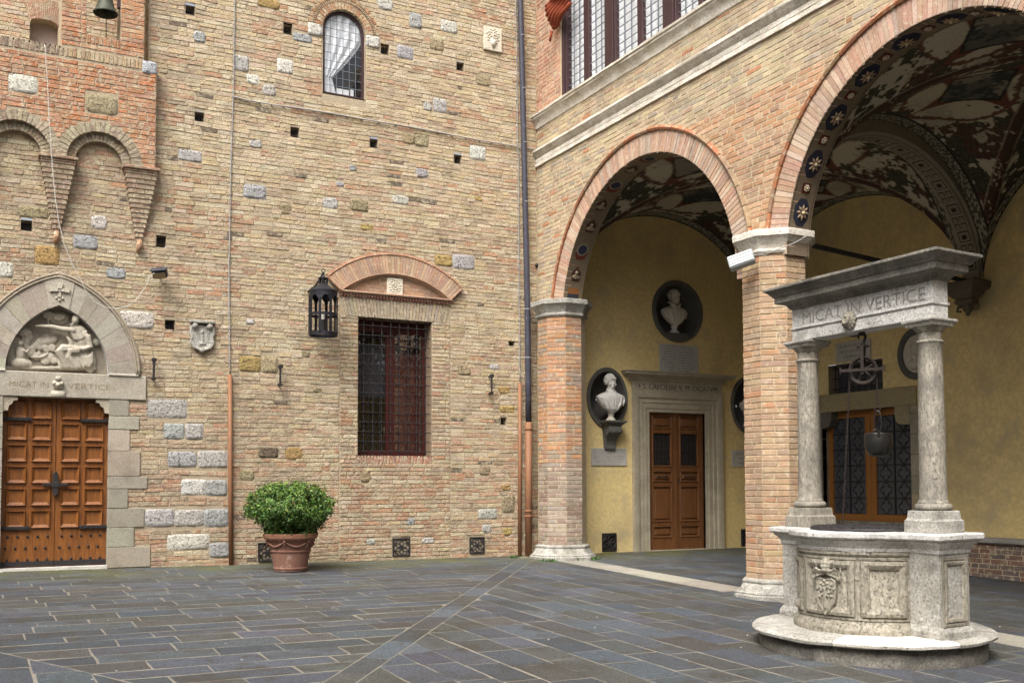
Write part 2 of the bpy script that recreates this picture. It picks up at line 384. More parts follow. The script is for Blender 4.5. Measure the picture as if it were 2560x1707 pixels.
BUFF = [(.48, .38, .245), (.54, .445, .305), (.455, .35, .22), (.51, .40, .24), (.45, .365, .26), (.57, .485, .355)]
RED = [(.45, .275, .18), (.42, .24, .15), (.46, .31, .215), (.43, .23, .135), (.39, .25, .18), (.48, .35, .25)]
BROWN = [(.37, .29, .20), (.34, .255, .18), (.39, .31, .22), (.36, .285, .21), (.41, .31, .215)]
def jit(c, a=.12):
    k = 1+R.uniform(-a, a); return tuple(max(.01, x*k*(1+R.uniform(-.04, .04))) for x in c)
def pick(r, b): # r probability red, b probability brown
    t = R.random(); c = jit(R.choice(RED if t < r else (BROWN if t < r+b else BUFF)), .10)
    return tuple(x*.82+y*.18 for x, y in zip(c, (.475, .375, .25)))
def colA(u, v):
    n = fbm(u, v, .5, 1.); n2 = fbm(u*.55, v*2.6, 1.5, 5.); n3 = fbm(u, v, .8, 44.)
    low = max(0, 1-v/2.6)
    r = .10+.26*low+.26*n+.55*max(0, n2)**1.3; br = .14+.14*low+.22*n3
    if u < -6.2+.5*n: r += .10; br += .30
    if v > 5.8: br *= .6
    if -5.9 < u < -4.3 and .9 < v < 3: br += .40
    if u > -4.0 and v < 2.2: r += .14
    if -7.2 < u < -5.1 and v < 2.3 and n2 > -.15: r += .22
    if R.random() < .010: return jit((.15, .12, .09))
    c = pick(min(max(r, .04), .8), br)
    return tuple(min(.7, x*(1.0+.05*min(1, max(0, v-5)))) for x in c)
def colT(u, v):   # red tower front above, grey-buff around the corbel arches
    if v < 5.55+.25*fbm(u, v, 1., 2.): return pick(.16, .38)
    return jit(R.choice([(.49, .235, .125), (.46, .20, .10), (.50, .28, .165), (.47, .25, .15), (.42, .24, .16)]))
def colB(u, v):
    n = fbm(u, v, .6, 21.)
    br = .38+.45*n
    if v < 6.3 and 4.5 < u < 7.2: return jit(R.choice([(.46, .27, .155), (.42, .235, .13), (.48, .31, .19), (.40, .26, .17)]))
    if R.random() < .03: return jit((.42, .21, .11))
    t = R.random()
    return jit(R.choice([(.48, .39, .25), (.51, .42, .27), (.45, .35, .23)]), .08) if t > br else jit(R.choice([(.40, .33, .235), (.42, .31, .215), (.36, .31, .24), (.43, .32, .22)]), .08)
def colP(u, v):
    n = fbm(u, v, 1.3, 31.)
    t = R.random()
    return jit(R.choice([(.42, .29, .18), (.44, .305, .195), (.39, .265, .17)]), .07) if t > .22 else jit(R.choice([(.36, .255, .175), (.41, .23, .13), (.33, .235, .165)]), .08)
def colR(u, v):
    t = R.random(); low = v < 1.6
    if low: return jit(R.choice([(.31, .26, .21), (.28, .20, .16), (.36, .29, .23)]))
    return jit(R.choice([(.43, .22, .11), (.45, .27, .16), (.42, .23, .13), (.35, .215, .145), (.32, .25, .19)]))

def mould(mb, pl, u0, u1, prof, n=1, wob=0, col=None, endcaps=True):
    k = len(prof); rings = []
    for i in range(n+1):
        u = u0+(u1-u0)*i/n
        rings.append([pl.p(u, z+(R.uniform(-wob, wob) if wob else 0), d+(R.uniform(-wob, wob) if wob else 0)) for d, z in prof])
    F = []
    for i in range(n):
        for j in range(k-1): F.append((i*k+j, (i+1)*k+j, (i+1)*k+j+1, i*k+j+1))
    if endcaps: F += [tuple(range(k)), tuple(range(n*k+k-1, n*k-1, -1))]
    mb.add([p for r in rings for p in r], F, col)
def offset_poly(P, d):
    n = len(P); out = []
    for i in range(n):
        a, b, c = Vector(P[i-1]), Vector(P[i]), Vector(P[(i+1) % n])
        e1 = (b-a).normalized(); e2 = (c-b).normalized()
        n1 = Vector((e1.y, -e1.x)); n2 = Vector((e2.y, -e2.x))
        m = (n1+n2).normalized(); out.append(b+m*(d/max(.3, m.dot(n1))))
    return out
def skirt(mb, P, prof, B=lambda x, y, z: (x, y, z), caps=True, col=None):   # ccw outline P, prof (offset, z)
    mb.loft([[B(q.x, q.y, z) for q in offset_poly(P, d)] for d, z in prof], col, caps=caps)
def octagon(cx, cy, a):
    r = a/math.cos(PI/8); return [(cx+r*math.cos(PI/8+i*PI/4), cy+r*math.sin(PI/8+i*PI/4)) for i in range(8)]
def text_obj(s, size, name, pl, u, v, d, mat, parent, width=None, extrude=.002, align='CENTER', thin=-.012):
    cu = bpy.data.curves.new(name, 'FONT'); cu.body = s; cu.size = size; cu.align_x = align; cu.extrude = extrude; cu.resolution_u = 3; cu.offset = thin*size
    tmp = bpy.data.objects.new('tmp', cu); COL.objects.link(tmp)
    dg = bpy.context.evaluated_depsgraph_get(); me = bpy.data.meshes.new_from_object(tmp.evaluated_get(dg))
    V = np.array([tuple(x.co) for x in me.vertices]) if len(me.vertices) else np.zeros((1, 3))
    bpy.data.objects.remove(tmp)
    k = 1.
    if width: k = width/max(1e-6, V[:, 0].max()-V[:, 0].min())
    mb = MB()
    mb.add([pl.p(u+q[0]*k, v+q[1], d+q[2]) for q in V], [tuple(p.vertices) for p in me.polygons])
    return mb.build(name, mat, parent)
def stoneblob(pl, u, v, w, h, proud, col, parent, name='stone_block', mat=None, pwr=4., rough=.012):
    mb = MB(); ga = [-1, -.94, -.6, -.2, .2, .6, .94, 1]; nx, ny = 7, 7; V = []; sd_ = R.uniform(0, 99)
    for j in range(ny+1):
        for i in range(nx+1):
            a, b = ga[i], ga[j]
            m = max(abs(a), abs(b)); r = (abs(a)**pwr+abs(b)**pwr)**(1/pwr) if m else 1
            k = m/r if m else 1
            uu = u+a*k*w/2*(1+(.10 if pwr < 5 else .03)*mnoise.noise(Vector((a*1.3, b*1.3, sd_)))); vv = v+b*k*h/2*(1+(.12 if pwr < 5 else .04)*mnoise.noise(Vector((a*1.3, b*1.3, sd_+7))))
            edge = m > .99
            V.append(pl.p(uu, vv, (-.004 if edge else proud+rough*1.5*mnoise.noise(Vector((uu*14, vv*14, sd_)))*1.0)))
    F = [(j*(nx+1)+i, j*(nx+1)+i+1, (j+1)*(nx+1)+i+1, (j+1)*(nx+1)+i) for j in range(ny) for i in range(nx)]
    mb.add(V, F, col); return mb.build(name, mat or m_stone, parent, smooth=True)

m_glass2 = glass_mat('clear_window_glass', (1, 1, 1), .09)
m_lintst = mk('white_lintel_stone', (.66, .65, .63), (.42, .41, .38), s1=3.4, amt=.6, bump=.7, bs=26, bd=.012, pits=.4, ps=50, rough=.85, fine=.25, grime=(.15, .14, .12), grime_amt=.55, grime_s=4)
m_carve = mk('cut_letter', (.17, .16, .145), (.30, .28, .26), s1=25, bump=0, rough=.9, fine=0)

# ================================================================== COURTYARD FLOOR
floor = thing('courtyard_paving', (-4, -6, -.2), None, None); floor['kind'] = 'structure'
mb = MB(); gx = np.linspace(-15, 6, 43); gy = np.linspace(-23, .3, 48)
V = [(x, y, gz(x, y)-.0015) for y in gy for x in gx]
nx = len(gx)
mb.add(V, [(j*nx+i, j*nx+i+1, (j+1)*nx+i+1, (j+1)*nx+i) for j in range(len(gy)-1) for i in range(nx-1)])
mb.build('joint_bed', m_joint, floor, smooth=True, kind='structure')
def clip_poly(P, a, b, c):      # keep a*x+b*y<=c
    out = []
    for i in range(len(P)):
        p, q = P[i], P[(i+1) % len(P)]; dp = a*p[0]+b*p[1]-c; dq = a*q[0]+b*q[1]-c
        if dp <= 0: out.append(p)
        if dp*dq < 0: t = dp/(dp-dq); out.append((p[0]+(q[0]-p[0])*t, p[1]+(q[1]-p[1])*t))
    return out
def area(P): return .5*abs(sum(P[i][0]*P[(i+1) % len(P)][1]-P[(i+1) % len(P)][0]*P[i][1] for i in range(len(P))))
def hp(p, q, side):             # half plane left (+1) or right (-1) of p->q, as (a,b,c) with a*x+b*y<=c
    dx, dy = q[0]-p[0], q[1]-p[1]; n = math.hypot(dx, dy)
    a, b = dy/n*side, -dx/n*side
    return a, b, a*p[0]+b*p[1]
l1a, l1b = onG(1279, 1408), onG(815, 1700)
l2a, l2b = onG(1312, 1413), onG(892, 1704)
l3a, l3b = onG(0, 1629), onG(330, 1706)
slabs = []
SC = [(.098, .108, .124), (.088, .096, .110), (.100, .099, .094), (.084, .090, .102), (.108, .118, .132), (.094, .092, .085), (.088, .100, .120), (.092, .094, .092)]
def scol(): return tuple(q*.94 for q in jit(R.choice(SC), .15))
def zone(ax, planes, s0, s1, t0, t1, hmin, hmax, lmin, lmax, sk=0., g=.016, gs=.030):
    s = s0
    while s < s1:
        hh = R.uniform(hmin, hmax); t = t0+R.uniform(-.5, 0)
        while t < t1:
            ln = R.uniform(lmin, lmax); e = g/2
            q = R.uniform(-.02, .02)
            f = gs/2; w1, w2 = R.uniform(-.008, .008), R.uniform(-.008, .008); P = [(t+e, s+f+w1), (t+ln-e, s+f+w2), (t+ln-e+q*.3, s+hh-f+w2), (t+e+q*.3, s+hh-f+w1)]
            P = [(x, y+sk*x) for x, y in P] if ax == 'x' else [(y+sk*x, x) for x, y in P]
            if ax != 'x': P = P[::-1]
            for h in planes: 
                if P: P = clip_poly(P, h[0], h[1], h[2]-e)
            if len(P) >= 3 and area(P) > .006: slabs.append(P)
            t += ln
        s += hh
Lh = hp(l1a, l1b, -1); Rh = hp(l2a, l2b, 1); mid1 = hp(l1a, l1b, 1); mid2 = hp(l2a, l2b, -1); D3 = hp(l3a, l3b, 1); D3b = hp(l3a, l3b, -1)
def inside(h, p): return h[0]*p[0]+h[1]*p[1] <= h[2]
pl_, pr_ = onG(300, 1550), onG(1500, 1600)
if not inside(Lh, pl_): Lh, mid1 = mid1, Lh
if not inside(Rh, pr_): Rh, mid2 = mid2, Rh
if not inside(D3, onG(300, 1550)): D3, D3b = D3b, D3
xm, ym = (1, 0, -.02), (0, 1, -.012)
zone('x', [Lh, D3, ym, xm], -17, 0, -12, 0, .27, .42, .42, 1.05, sk=.012)
zone('y', [Rh, xm, ym], -7.6, 0, -18, 0, .31, .44, .45, .85, sk=.01, g=.018, gs=.019)
zone('y', [D3b, Lh], -15, -5, -19, -4, .32, .42, .5, .9, g=.018, gs=.02)
# drain strip between the two diagonal lines
sx, sy = l1b[0]-l1a[0], l1b[1]-l1a[1]; sl_ = math.hypot(sx, sy); sx /= sl_; sy /= sl_; t = -1.
while t < sl_+5:
    ln = R.uniform(.55, .9); P = []
    for tt, ww in ((t+.006, -1), (t+.006, 1), (t+ln-.006, 1), (t+ln-.006, -1)): P.append((l1a[0]+sx*tt-sy*ww, l1a[1]+sy*tt+sx*ww))
    for h in (mid1, mid2, ym, xm): P = clip_poly(P, h[0], h[1], h[2]-.006) if P else P
    if len(P) >= 3 and area(P) > .01: slabs.append(P)
    t += ln
# loggia paving: small slabs laid along the arcade, joints nearly closed
loggia_slabs_from = len(slabs)
zone('y', [(-1, 0, -.34), (0, 1, .02), (1, 0, 4.98)], .3, 5, -13, 0, .2, .3, .3, .55, g=.009, gs=.006)
def slab_mesh(mb, P, big):
    cx = sum(p[0] for p in P)/len(P); cy = sum(p[1] for p in P)/len(P)
    # resample edges for ragged outlines
    Q = []
    for i in range(len(P)):
        a, b = P[i], P[(i+1) % len(P)]; L_ = math.hypot(b[0]-a[0], b[1]-a[1]); n = max(1, int(L_/.16)) if big else 1
        for k in range(n):
            j = R.uniform(-.006, .006)
            Q.append((a[0]+(b[0]-a[0])*k/n+j, a[1]+(b[1]-a[1])*k/n+j))
    n = len(Q); dz = R.uniform(.0, .002); tx, ty = R.uniform(-.003, .003), R.uniform(-.003, .003)
    z = lambda x, y: gz(x, y)+dz+tx*(x-cx)+ty*(y-cy)
    V = [(x, y, gz(x, y)-.02) for x, y in Q]+[(x, y, z(x, y)-.0012) for x, y in Q]
    ins = [(x+(cx-x)*.03, y+(cy-y)*.03) for x, y in Q]; V += [(x, y, z(x, y)+R.uniform(-.0008, .0008)) for x, y in ins]; V.append((cx, cy, z(cx, cy)+.001))
    F = [(i, (i+1) % n, n+(i+1) % n, n+i) for i in range(n)]+[(n+i, n+(i+1) % n, 2*n+(i+1) % n, 2*n+i) for i in range(n)]+[(2*n+i, 2*n+(i+1) % n, 3*n) for i in range(n)]
    mb.add(V, F, scol())
def slab_area(P):
    cx = sum(p[0] for p in P)/len(P); cy = sum(p[1] for p in P)/len(P)
    x, y, k = proj((cx, cy, gz(cx, cy)))
    if not (-60 < x < 2620 and 0 < y < 1760): return 0
    return area(P)*(1.5/k)/k**2
order = sorted(range(loggia_slabs_from), key=lambda i: -slab_area(slabs[i])); topi = set(i for i in order[:300] if slab_area(slabs[i]) > 0)
rest = MB()
for i, P in enumerate(slabs[:loggia_slabs_from]):
    if i in topi: m = MB(); slab_mesh(m, P, True); m.build('paving_stone', m_floor, floor)
    else: slab_mesh(rest, P, False)
rest.build('far_paving_stones', m_floor, floor, kind='stuff')
lf = thing('loggia_paving', (2.5, -5, -.1), None, None); lf['kind'] = 'structure'
lo = list(range(loggia_slabs_from, len(slabs))); lo.sort(key=lambda i: -slab_area(slabs[i])); rest = MB()
for k, i in enumerate(lo):
    if k < 120 and slab_area(slabs[i]) > 0: m = MB(); slab_mesh(m, slabs[i], False); m.build('paving_stone', m_floor, lf)
    else: slab_mesh(rest, slabs[i], False)
rest.build('small_paving_stones', m_floor, lf, kind='stuff')
# pale threshold strip under the arcade
y = -.7; strip = []
while y > -12:
    ln = R.uniform(.8, 1.5)
    if not (-6.45 < y-ln/2 < -5.3):
        wob = R.uniform(-.03, .03); m = MB()
        P = [(-.22+wob, y), (-.22+R.uniform(-.02, .02), y-ln+.01), (.30, y-ln+.01), (.30, y)]
        V = [(a, b, gz(a, b)-.02) for a, b in P]+[(a, b, gz(a, b)+.010) for a, b in P]
        m.add(V, [(0, 1, 5, 4), (1, 2, 6, 5), (2, 3, 7, 6), (3, 0, 4, 7), (4, 5, 6, 7)], jit((.30, .28, .235), .15)); m.build('threshold_slab', m_ashlar, lf)
    y -= ln

# unseen courtyard sides added behind and left of the viewer to cut low skylight
for nm_, a_, b_ in (('added_courtyard_wall', (-17.5, -27.5, -1), (6, -27, 12)), ('added_courtyard_wall', (-18, -27.5, -1), (-17.5, 4, 10.5))):
    m = MB(); m.box(a_, b_); m.build(nm_, m_mortA, None, kind='structure')
# ================================================================== FACADE A
fa = thing('brick_facade', (-5, 0, 0), 'tall old brick facade with small square holes and odd stones set in it', 'building')
def XA(px, py, y=0.): return onA(px, py, y)
itemsA = []; holes = []; blks = []
# --- openings
ux0, ux1 = XA(806.7, 235)[0], XA(912.5, 250)[0]; uc = (ux0+ux1)/2; uh = (ux1-ux0)/2
uz0 = XA(857, 240)[1]; uza = XA(858, 27)[1]; uzs = uza-uh
def arc(cx, cz, r, a0, a1, n): return [(cx+r*math.cos(math.radians(a0+(a1-a0)*i/n)), cz+r*math.sin(math.radians(a0+(a1-a0)*i/n))) for i in range(n+1)]
win_up = [(ux0, uz0), (ux1, uz0)]+arc(uc, uzs, uh, 0, 180, 16)
holes.append(blk(win_up))
ur = uh+.13; ur2 = uh+.25
blks.append(blk([(uc-uh-.012, uz0-.13), (uc+uh+.012, uz0-.13), (uc+uh+.012, uzs), (uc+ur2, uzs)]+arc(uc, uzs, ur2, 0, 180, 16)+[(uc-ur2, uzs), (uc-uh-.012, uzs)]))
# barred window
bx0, bx1 = XA(895, 960)[0], XA(1079, 960)[0]; bz0 = XA(988, 1138.7)[1]; bz1 = XA(988, 799)[1]
holes.append(rect(bx0, bz0, bx1, bz1)); sx0, sx1 = XA(848.5, 900)[0], XA(1126, 900)[0]; lz1 = XA(985, 745)[1]
blks.append(rect(sx0, -.5, sx1, lz1))
# pediment
tipL, tipR = XA(820.5, 692), XA(1152.5, 728); inL, inR = XA(848.5, 726), XA(1121.7, 752)
oap, iap = XA(976, 640), XA(970, 684)
pcx = (inL[0]+inR[0])/2; ihw = (inR[0]-inL[0])/2; ohw = (tipR[0]-tipL[0])/2; iz = (inL[1]+inR[1])/2; oz = (tipL[1]+tipR[1])/2
def seg_arc(hw, z0, z1):
    h = z1-z0; r = (hw*hw+h*h)/(2*h); return r, z1-r, math.degrees(math.asin(min(1, hw/r)))
ir, icz, ia = seg_arc(ihw, iz, iap[1]); orr, ocz, oa = seg_arc(ohw, oz, oap[1])
blks.append(blk([(pcx-ihw, lz1-.02), (pcx+ihw, lz1-.02), (pcx+ohw+.03, oz)]+arc(pcx, ocz, orr+.045, 90-oa, 90+oa, 20)+[(pcx-ohw-.03, oz)]))
# putlog holes
puts = [(475.6, 26), (719.5, 74), (962, 126), (1150.5, 166.5), (498.6, 292), (737, 329), (934.4, 358), (1144.6, 397.3), (66, 563), (403, 600), (425, 811), (1259, 1052)]
PW = .071
putc = [XA(*p) for p in puts]
for k, (x, z) in enumerate(putc):
    a = PW*.85 if k == 11 else PW
    holes.append(rect(x-a, z-a, x+a, z+a)); blks.append(rect(x-a-.004, z-a-.004, x+a+.004, z+a+.004))
nx_, nz_ = XA(1279, 858); holes.append(rect(nx_-.06, nz_-.035, nx_+.06, nz_+.035)); blks.append(rect(nx_-.06, nz_-.035, nx_+.06, nz_+.035))
# vents
vents = [XA(1003, 1367), XA(1192, 1362), XA(668, 1379)]
for x, z in vents: blks.append(rect(x-.155, z-.155, x+.155, z+.155))
# portal
pc = XA(144.6, 940)[0]; pwi = XA(271, 931)[0]-pc; pwo = XA(341, 938)[0]-pc; pzb = XA(300, 938)[1]; pzi = XA(144, 763)[1]; pzo = XA(144.6, 691)[1]
dw = XA(270.5, 1200)[0]-pc; dz1 = XA(144, 992)[1]-.0; dz0 = gz(pc, 0)+.045; lint_r = XA(365, 960)[0]; lz0 = XA(300, 999)[1]
def gothic(w_, H, n=12, x0=None):
    r = (w_*w_+H*H)/(2*w_); a = math.asin(min(1, H/r))
    right = [(pc+w_-r+r*math.cos(a*i/n), pzb+r*math.sin(a*i/n)) for i in range(n+1)]
    return right+[(2*pc-x, z) for x, z in right[::-1][1:]]
holes.append(blk([(pc-pwi, pzb), (pc+pwi, pzb)]+gothic(pwi, pzi-pzb)[1:-1])); holes.append(rect(pc-dw, -.3, pc+dw, lz0))
blks.append(blk([(pc-pwo-.0, pzb)]+[(pc+pwo, pzb)]+gothic(pwo, pzo-pzb)[1:-1])); blks.append(rect(2*pc-lint_r, lz0-.01, lint_r, pzb))
jr = [(685, 765, 630), (765, 830, 680), (830, 935, 635), (935, 1060, 685), (1060, 1120, 720), (1120, 1215, 625), (1215, 1310, 705), (1310, 1405, 655), (1405, 1515, 735)]
jambs = []
for a, b, r in jr:
    z1_, z0_ = XA(300, 650+a/1.96)[1], XA(300, 650+b/1.96)[1]; xr = XA(r/1.96, 650+(a+b)/3.92)[0]
    z0_ = max(z0_, gz(pc, 0)); jambs.append((z0_, z1_, xr)); blks.append(rect(2*pc-xr, z0_, xr, z1_+.002))
# odd stones: (crop origin x, y, scale, list of (cx, cy, w, h, colour))
G1, G2, WH, YE, DK, BU = (.42, .42, .42), (.52, .50, .46), (.66, .63, .56), (.42, .30, .12), (.17, .13, .09), (.38, .31, .19)
ST = [(0, 0, 2.24, [(1118, 208, 70, 60, G1), (1350, 355, 85, 85, G2), (1417, 445, 75, 55, WH), (1508, 505, 75, 60, G2), (1432, 805, 70, 45, G2), (1065, 872, 130, 60, G2), (1430, 1075, 120, 80, G1), (555, 1245, 90, 75, WH), (478, 1355, 135, 75, G1), (265, 1430, 135, 105, YE), (185, 1190, 170, 60, BU), (30, 1510, 80, 80, WH), (650, 1530, 110, 60, G1)]),
 (0, 650, 1.96, [(670, 292, 165, 80, WH), (820, 728, 195, 90, G2), (852, 838, 100, 75, G1), (952, 838, 90, 75, G2), (893, 975, 140, 75, G1), (1042, 975, 145, 80, G2), (950, 1112, 125, 75, WH), (1062, 1115, 100, 75, G1), (782, 1262, 145, 85, G2), (928, 1262, 142, 80, G2), (1060, 1262, 122, 85, G1), (922, 1380, 205, 75, WH), (1074, 1420, 95, 70, G1), (1225, 508, 105, 75, YE), (1320, 510, 80, 80, BU), (1315, 942, 95, 50, DK), (1210, 1053, 75, 55, BU)]),
 (600, 0, 2.24, [(815, 25, 90, 60, G2), (983, 115, 70, 80, G1), (1170, 150, 90, 65, WH), (1103, 250, 75, 65, BU), (925, 295, 90, 70, G1), (350, 213, 105, 45, G1), (252, 372, 90, 75, WH), (1362, 450, 85, 60, BU), (1050, 598, 45, 45, G2), (1120, 592, 75, 75, G2), (943, 777, 75, 60, BU), (1018, 787, 75, 65, BU), (1332, 857, 88, 75, WH), (632, 940, 40, 30, G1), (1018, 970, 70, 50, G1), (78, 1075, 115, 65, G1), (255, 1170, 70, 55, BU), (668, 1148, 100, 65, BU), (712, 1272, 75, 34, YE), (160, 20, 120, 50, YE), (505, 1140, 85, 60, G2), (900, 1120, 90, 50, G2), (1335, 1112, 40, 22, YE), (560, 1030, 40, 24, G1), (1140, 1458, 95, 60, YE), (1252, 1468, 120, 80, G1)]),
 (550, 600, 1.845, [(340, 983, 85, 55, YE), (670, 1090, 55, 45, BU), (880, 1297, 40, 30, G1), (695, 1390, 40, 25, G2), (960, 1385, 60, 25, G2), (1235, 1262, 85, 45, G2), (1330, 1215, 60, 80, BU), (1230, 1330, 45, 40, G2), (1325, 1343, 40, 35, YE), (1310, 690, 55, 30, YE), (1325, 780, 70, 30, YE), (1265, 585, 45, 25, G2), (1125, 605, 60, 35, BU), (1220, 1060, 50, 45, BU), (1322, 1140, 40, 25, YE), (395, 525, 40, 24, BU), (140, 375, 40, 20, WH), (450, 690, 40, 22, BU)])]
mz = []
for ox, oy, s_, Ls in ST:
    for cx, cy, w_, h_, c_ in Ls:
        x0_, z_ = XA(ox+(cx-w_/2)/s_, oy+cy/s_); x1_, _ = XA(ox+(cx+w_/2)/s_, oy+cy/s_)
        za = XA(ox+cx/s_, oy+(cy-h_/2)/s_)[1]; zb = XA(ox+cx/s_, oy+(cy+h_/2)/s_)[1]
        mz.append(((x0_+x1_)/2, (za+zb)/2, x1_-x0_, za-zb, c_))
onpanel = []
for u, v, w_, h_, c_ in mz:
    e = [(u+w_/2*math.cos(t)*1.0, v+h_/2*math.sin(t)) for t in [i*PI/6 for i in range(12)]] if h_ < .2 and w_ < .3 else [(u-w_/2, v-h_/2), (u+w_/2, v-h_/2), (u+w_/2, v+h_/2), (u-w_/2, v+h_/2)]
    blks.append(blk(e)); onpanel.append(blk(e))
    k = jit(c_, .08)
    stoneblob(PA, u, v, w_*1.02, h_*1.02, .006, tuple(q*.9 for q in k), fa, 'stone_block', m_stone, pwr=9 if h_ > .2 or w_ > .3 else 4.2, rough=.010)
# carved white plaque and pediment tile blocks
q0, q1 = XA(1208, 66), XA(1252, 134); blks.append(rect(q0[0], q1[1], q1[0], q0[1]))
# --- projecting tower front
TD = .17; PT = Plane((0, -TD, 0), (1, 0, 0), (0, -1, 0))
tx1 = XA(390, 300, -TD)[0]; tz_par = XA(373, 155, -TD)[1]; bel0, bel1 = XA(153, 60, -TD)[0], XA(361, 80, -TD)[0]
tz_s = XA(345, 418, -TD)[1]
# blind arches (centre px, springing)
hwT = (XA(330, 415, -TD)[0]-XA(167, 400, -TD)[0])/2
ca = [(XA(249, 410, -TD)[0], hwT), (XA(41, 380, -TD)[0], hwT)]
corb = [XA(354, 420, -TD)[0], XA(146, 400, -TD)[0], XA(-72, 380, -TD)[0]]
tholes = []; tbl = []
for cx, hw in ca:
    P = [(cx-hw, tz_s-1), (cx+hw, tz_s-1)]+arc(cx, tz_s, hw, 0, 180, 16); tholes.append(blk(P))
    P = [(cx-hw-.15, tz_s-1), (cx+hw+.15, tz_s-1)]+arc(cx, tz_s, hw+.15, 0, 180, 16); tbl.append(blk(P))
ow0, ow1, owz = XA(217, 60, -TD)[0], XA(302, 60, -TD)[0], XA(255, 93, -TD)[1]
tholes.append(rect(ow0, owz, ow1, 13)); tbl.append(rect(ow0, owz-.13, ow1, 13))
tbl.append(rect(-12, tz_par-.14, tx1, tz_par)); tholes.append(rect(bel1, tz_par, tx1+.1, 13)); tholes.append(rect(-12, tz_par, bel0, 13)); tbl += [tholes[-1], tholes[-2]]
for px, py, w_, h_, c_ in [(130, 470, 125, 85, WH), (570, 585, 150, 95, BU)]:
    u, v = XA(px/2.24, py/2.24, -TD); w_ = w_/2.24/150; h_ = h_/2.24/150
    tbl.append(rect(u-w_/2, v-h_/2, u+w_/2, v+h_/2)); stoneblob(PT, u, v, w_, h_, .008, jit(c_, .05), fa, pwr=6)
itT = [(PT, b, warpB) for b in field(-11.2, tx1, tz_s, 12.2, .068, .27, colT, tbl)]
# soldier course on the parapet and in the belfry sill
def soldier(pl, u0, u1, v0, v1, wd, colf, lst, warp=None):
    u = u0
    while u < u1-.02:
        e = min(u+wd*R.uniform(.85, 1.15), u1); lst.append((pl, [u+.004, e-.004, v0+.004, v1-.004, .006+R.uniform(-.003, .003), colf(u, v0)], warp)); u = e
soldier(PT, -11.2, tx1, tz_par-.14, tz_par, .062, lambda u, v: jit(R.choice([(.22, .17, .13), (.30, .22, .16)])) if u < bel0 else jit(R.choice([(.44, .30, .18), (.46, .36, .24)])), itT)
soldier(PT, ow0, ow1, owz-.13, owz, .062, lambda u, v: jit((.42, .21, .11)), itT)
mb = MB(); sheet(mb, PT, -11.2, tx1, tz_s, 12.2, tholes, d=-.004); 
def revealpoly(mb, pl, P, d0, d1, closed=False):
    n = len(P)
    for i in range(n if closed else n-1):
        a, b = P[i], P[(i+1) % n]; mb.add([pl.p(*a, d0), pl.p(*b, d0), pl.p(*b, d1), pl.p(*a, d1)], [(0, 1, 2, 3)])
revealpoly(mb, PT, [(tx1, tz_s), (tx1, tz_par), (bel1, tz_par), (bel1, 12.2)], -.004, -TD-.0)
revealpoly(mb, PT, [(bel0, 12.2), (bel0, tz_par), (-11.2, tz_par)], -.004, -TD-.3)
revealpoly(mb, PT, [(ow0, 12.2), (ow0, owz), (ow1, owz), (ow1, 12.2)], -.004, -.45)
for a_, b_ in free(-11.2, tx1, sorted([(cx-hw, cx+hw) for cx, hw in ca])): revealpoly(mb, PT, [(b_, tz_s), (a_, tz_s)], -.004, -TD)
mb.build('tower_mortar', m_mortA, fa, smooth=False)
# arch rings of the blind arches: voussoirs, stepped inner order, soffit
def voussoirs(pl, cx, cz, r0_, r1_, a0, a1, n, depth, colf, name, parent, mat, proud=.008, gap=.10, jitr=.003, step=0, single=True, back=0):
    st = MB()
    for i in range(n):
        t0 = a0+(a1-a0)*(i+gap/2)/n; t1 = a0+(a1-a0)*(i+1-gap/2)/n
        pr = proud+R.uniform(-jitr, jitr)
        pts = [(cx+r*math.cos(t), cz+r*math.sin(t)) for r, t in ((r0_, t0), (r0_, t1), (r1_, t1), (r1_, t0))]
        mm = MB() if single else st
        e = .004
        cxm = sum(p[0] for p in pts)/4; czm = sum(p[1] for p in pts)/4
        ring = lambda k, d: [pl.p(cxm+(p[0]-cxm)*k, czm+(p[1]-czm)*k, d) for p in pts]
        mm.loft([ring(1, -depth), ring(1, pr-e), ring(.96, pr)], colf(i), caps=True)
        if single: mm.build(name, mat, parent)
    if not single and st.v: return st.build(name, mat, parent, kind='stuff')
GB = [(.40, .34, .24), (.36, .29, .20), (.43, .37, .27), (.33, .26, .19)]
for k, (cx, hw) in enumerate(ca):
    voussoirs(PT, cx, tz_s, hw, hw+.145, 0, PI, 24, TD*.45, lambda i: jit(R.choice(GB)), 'voussoir', fa, m_brickA)
    voussoirs(Plane((0, -TD*.55, 0), (1, 0, 0), (0, -1, 0)), cx, tz_s, hw-.12, hw, 0, PI, 22, TD*.5, lambda i: jit(R.choice(GB)), 'inner_voussoir', fa, m_brickA)
mbs = MB()
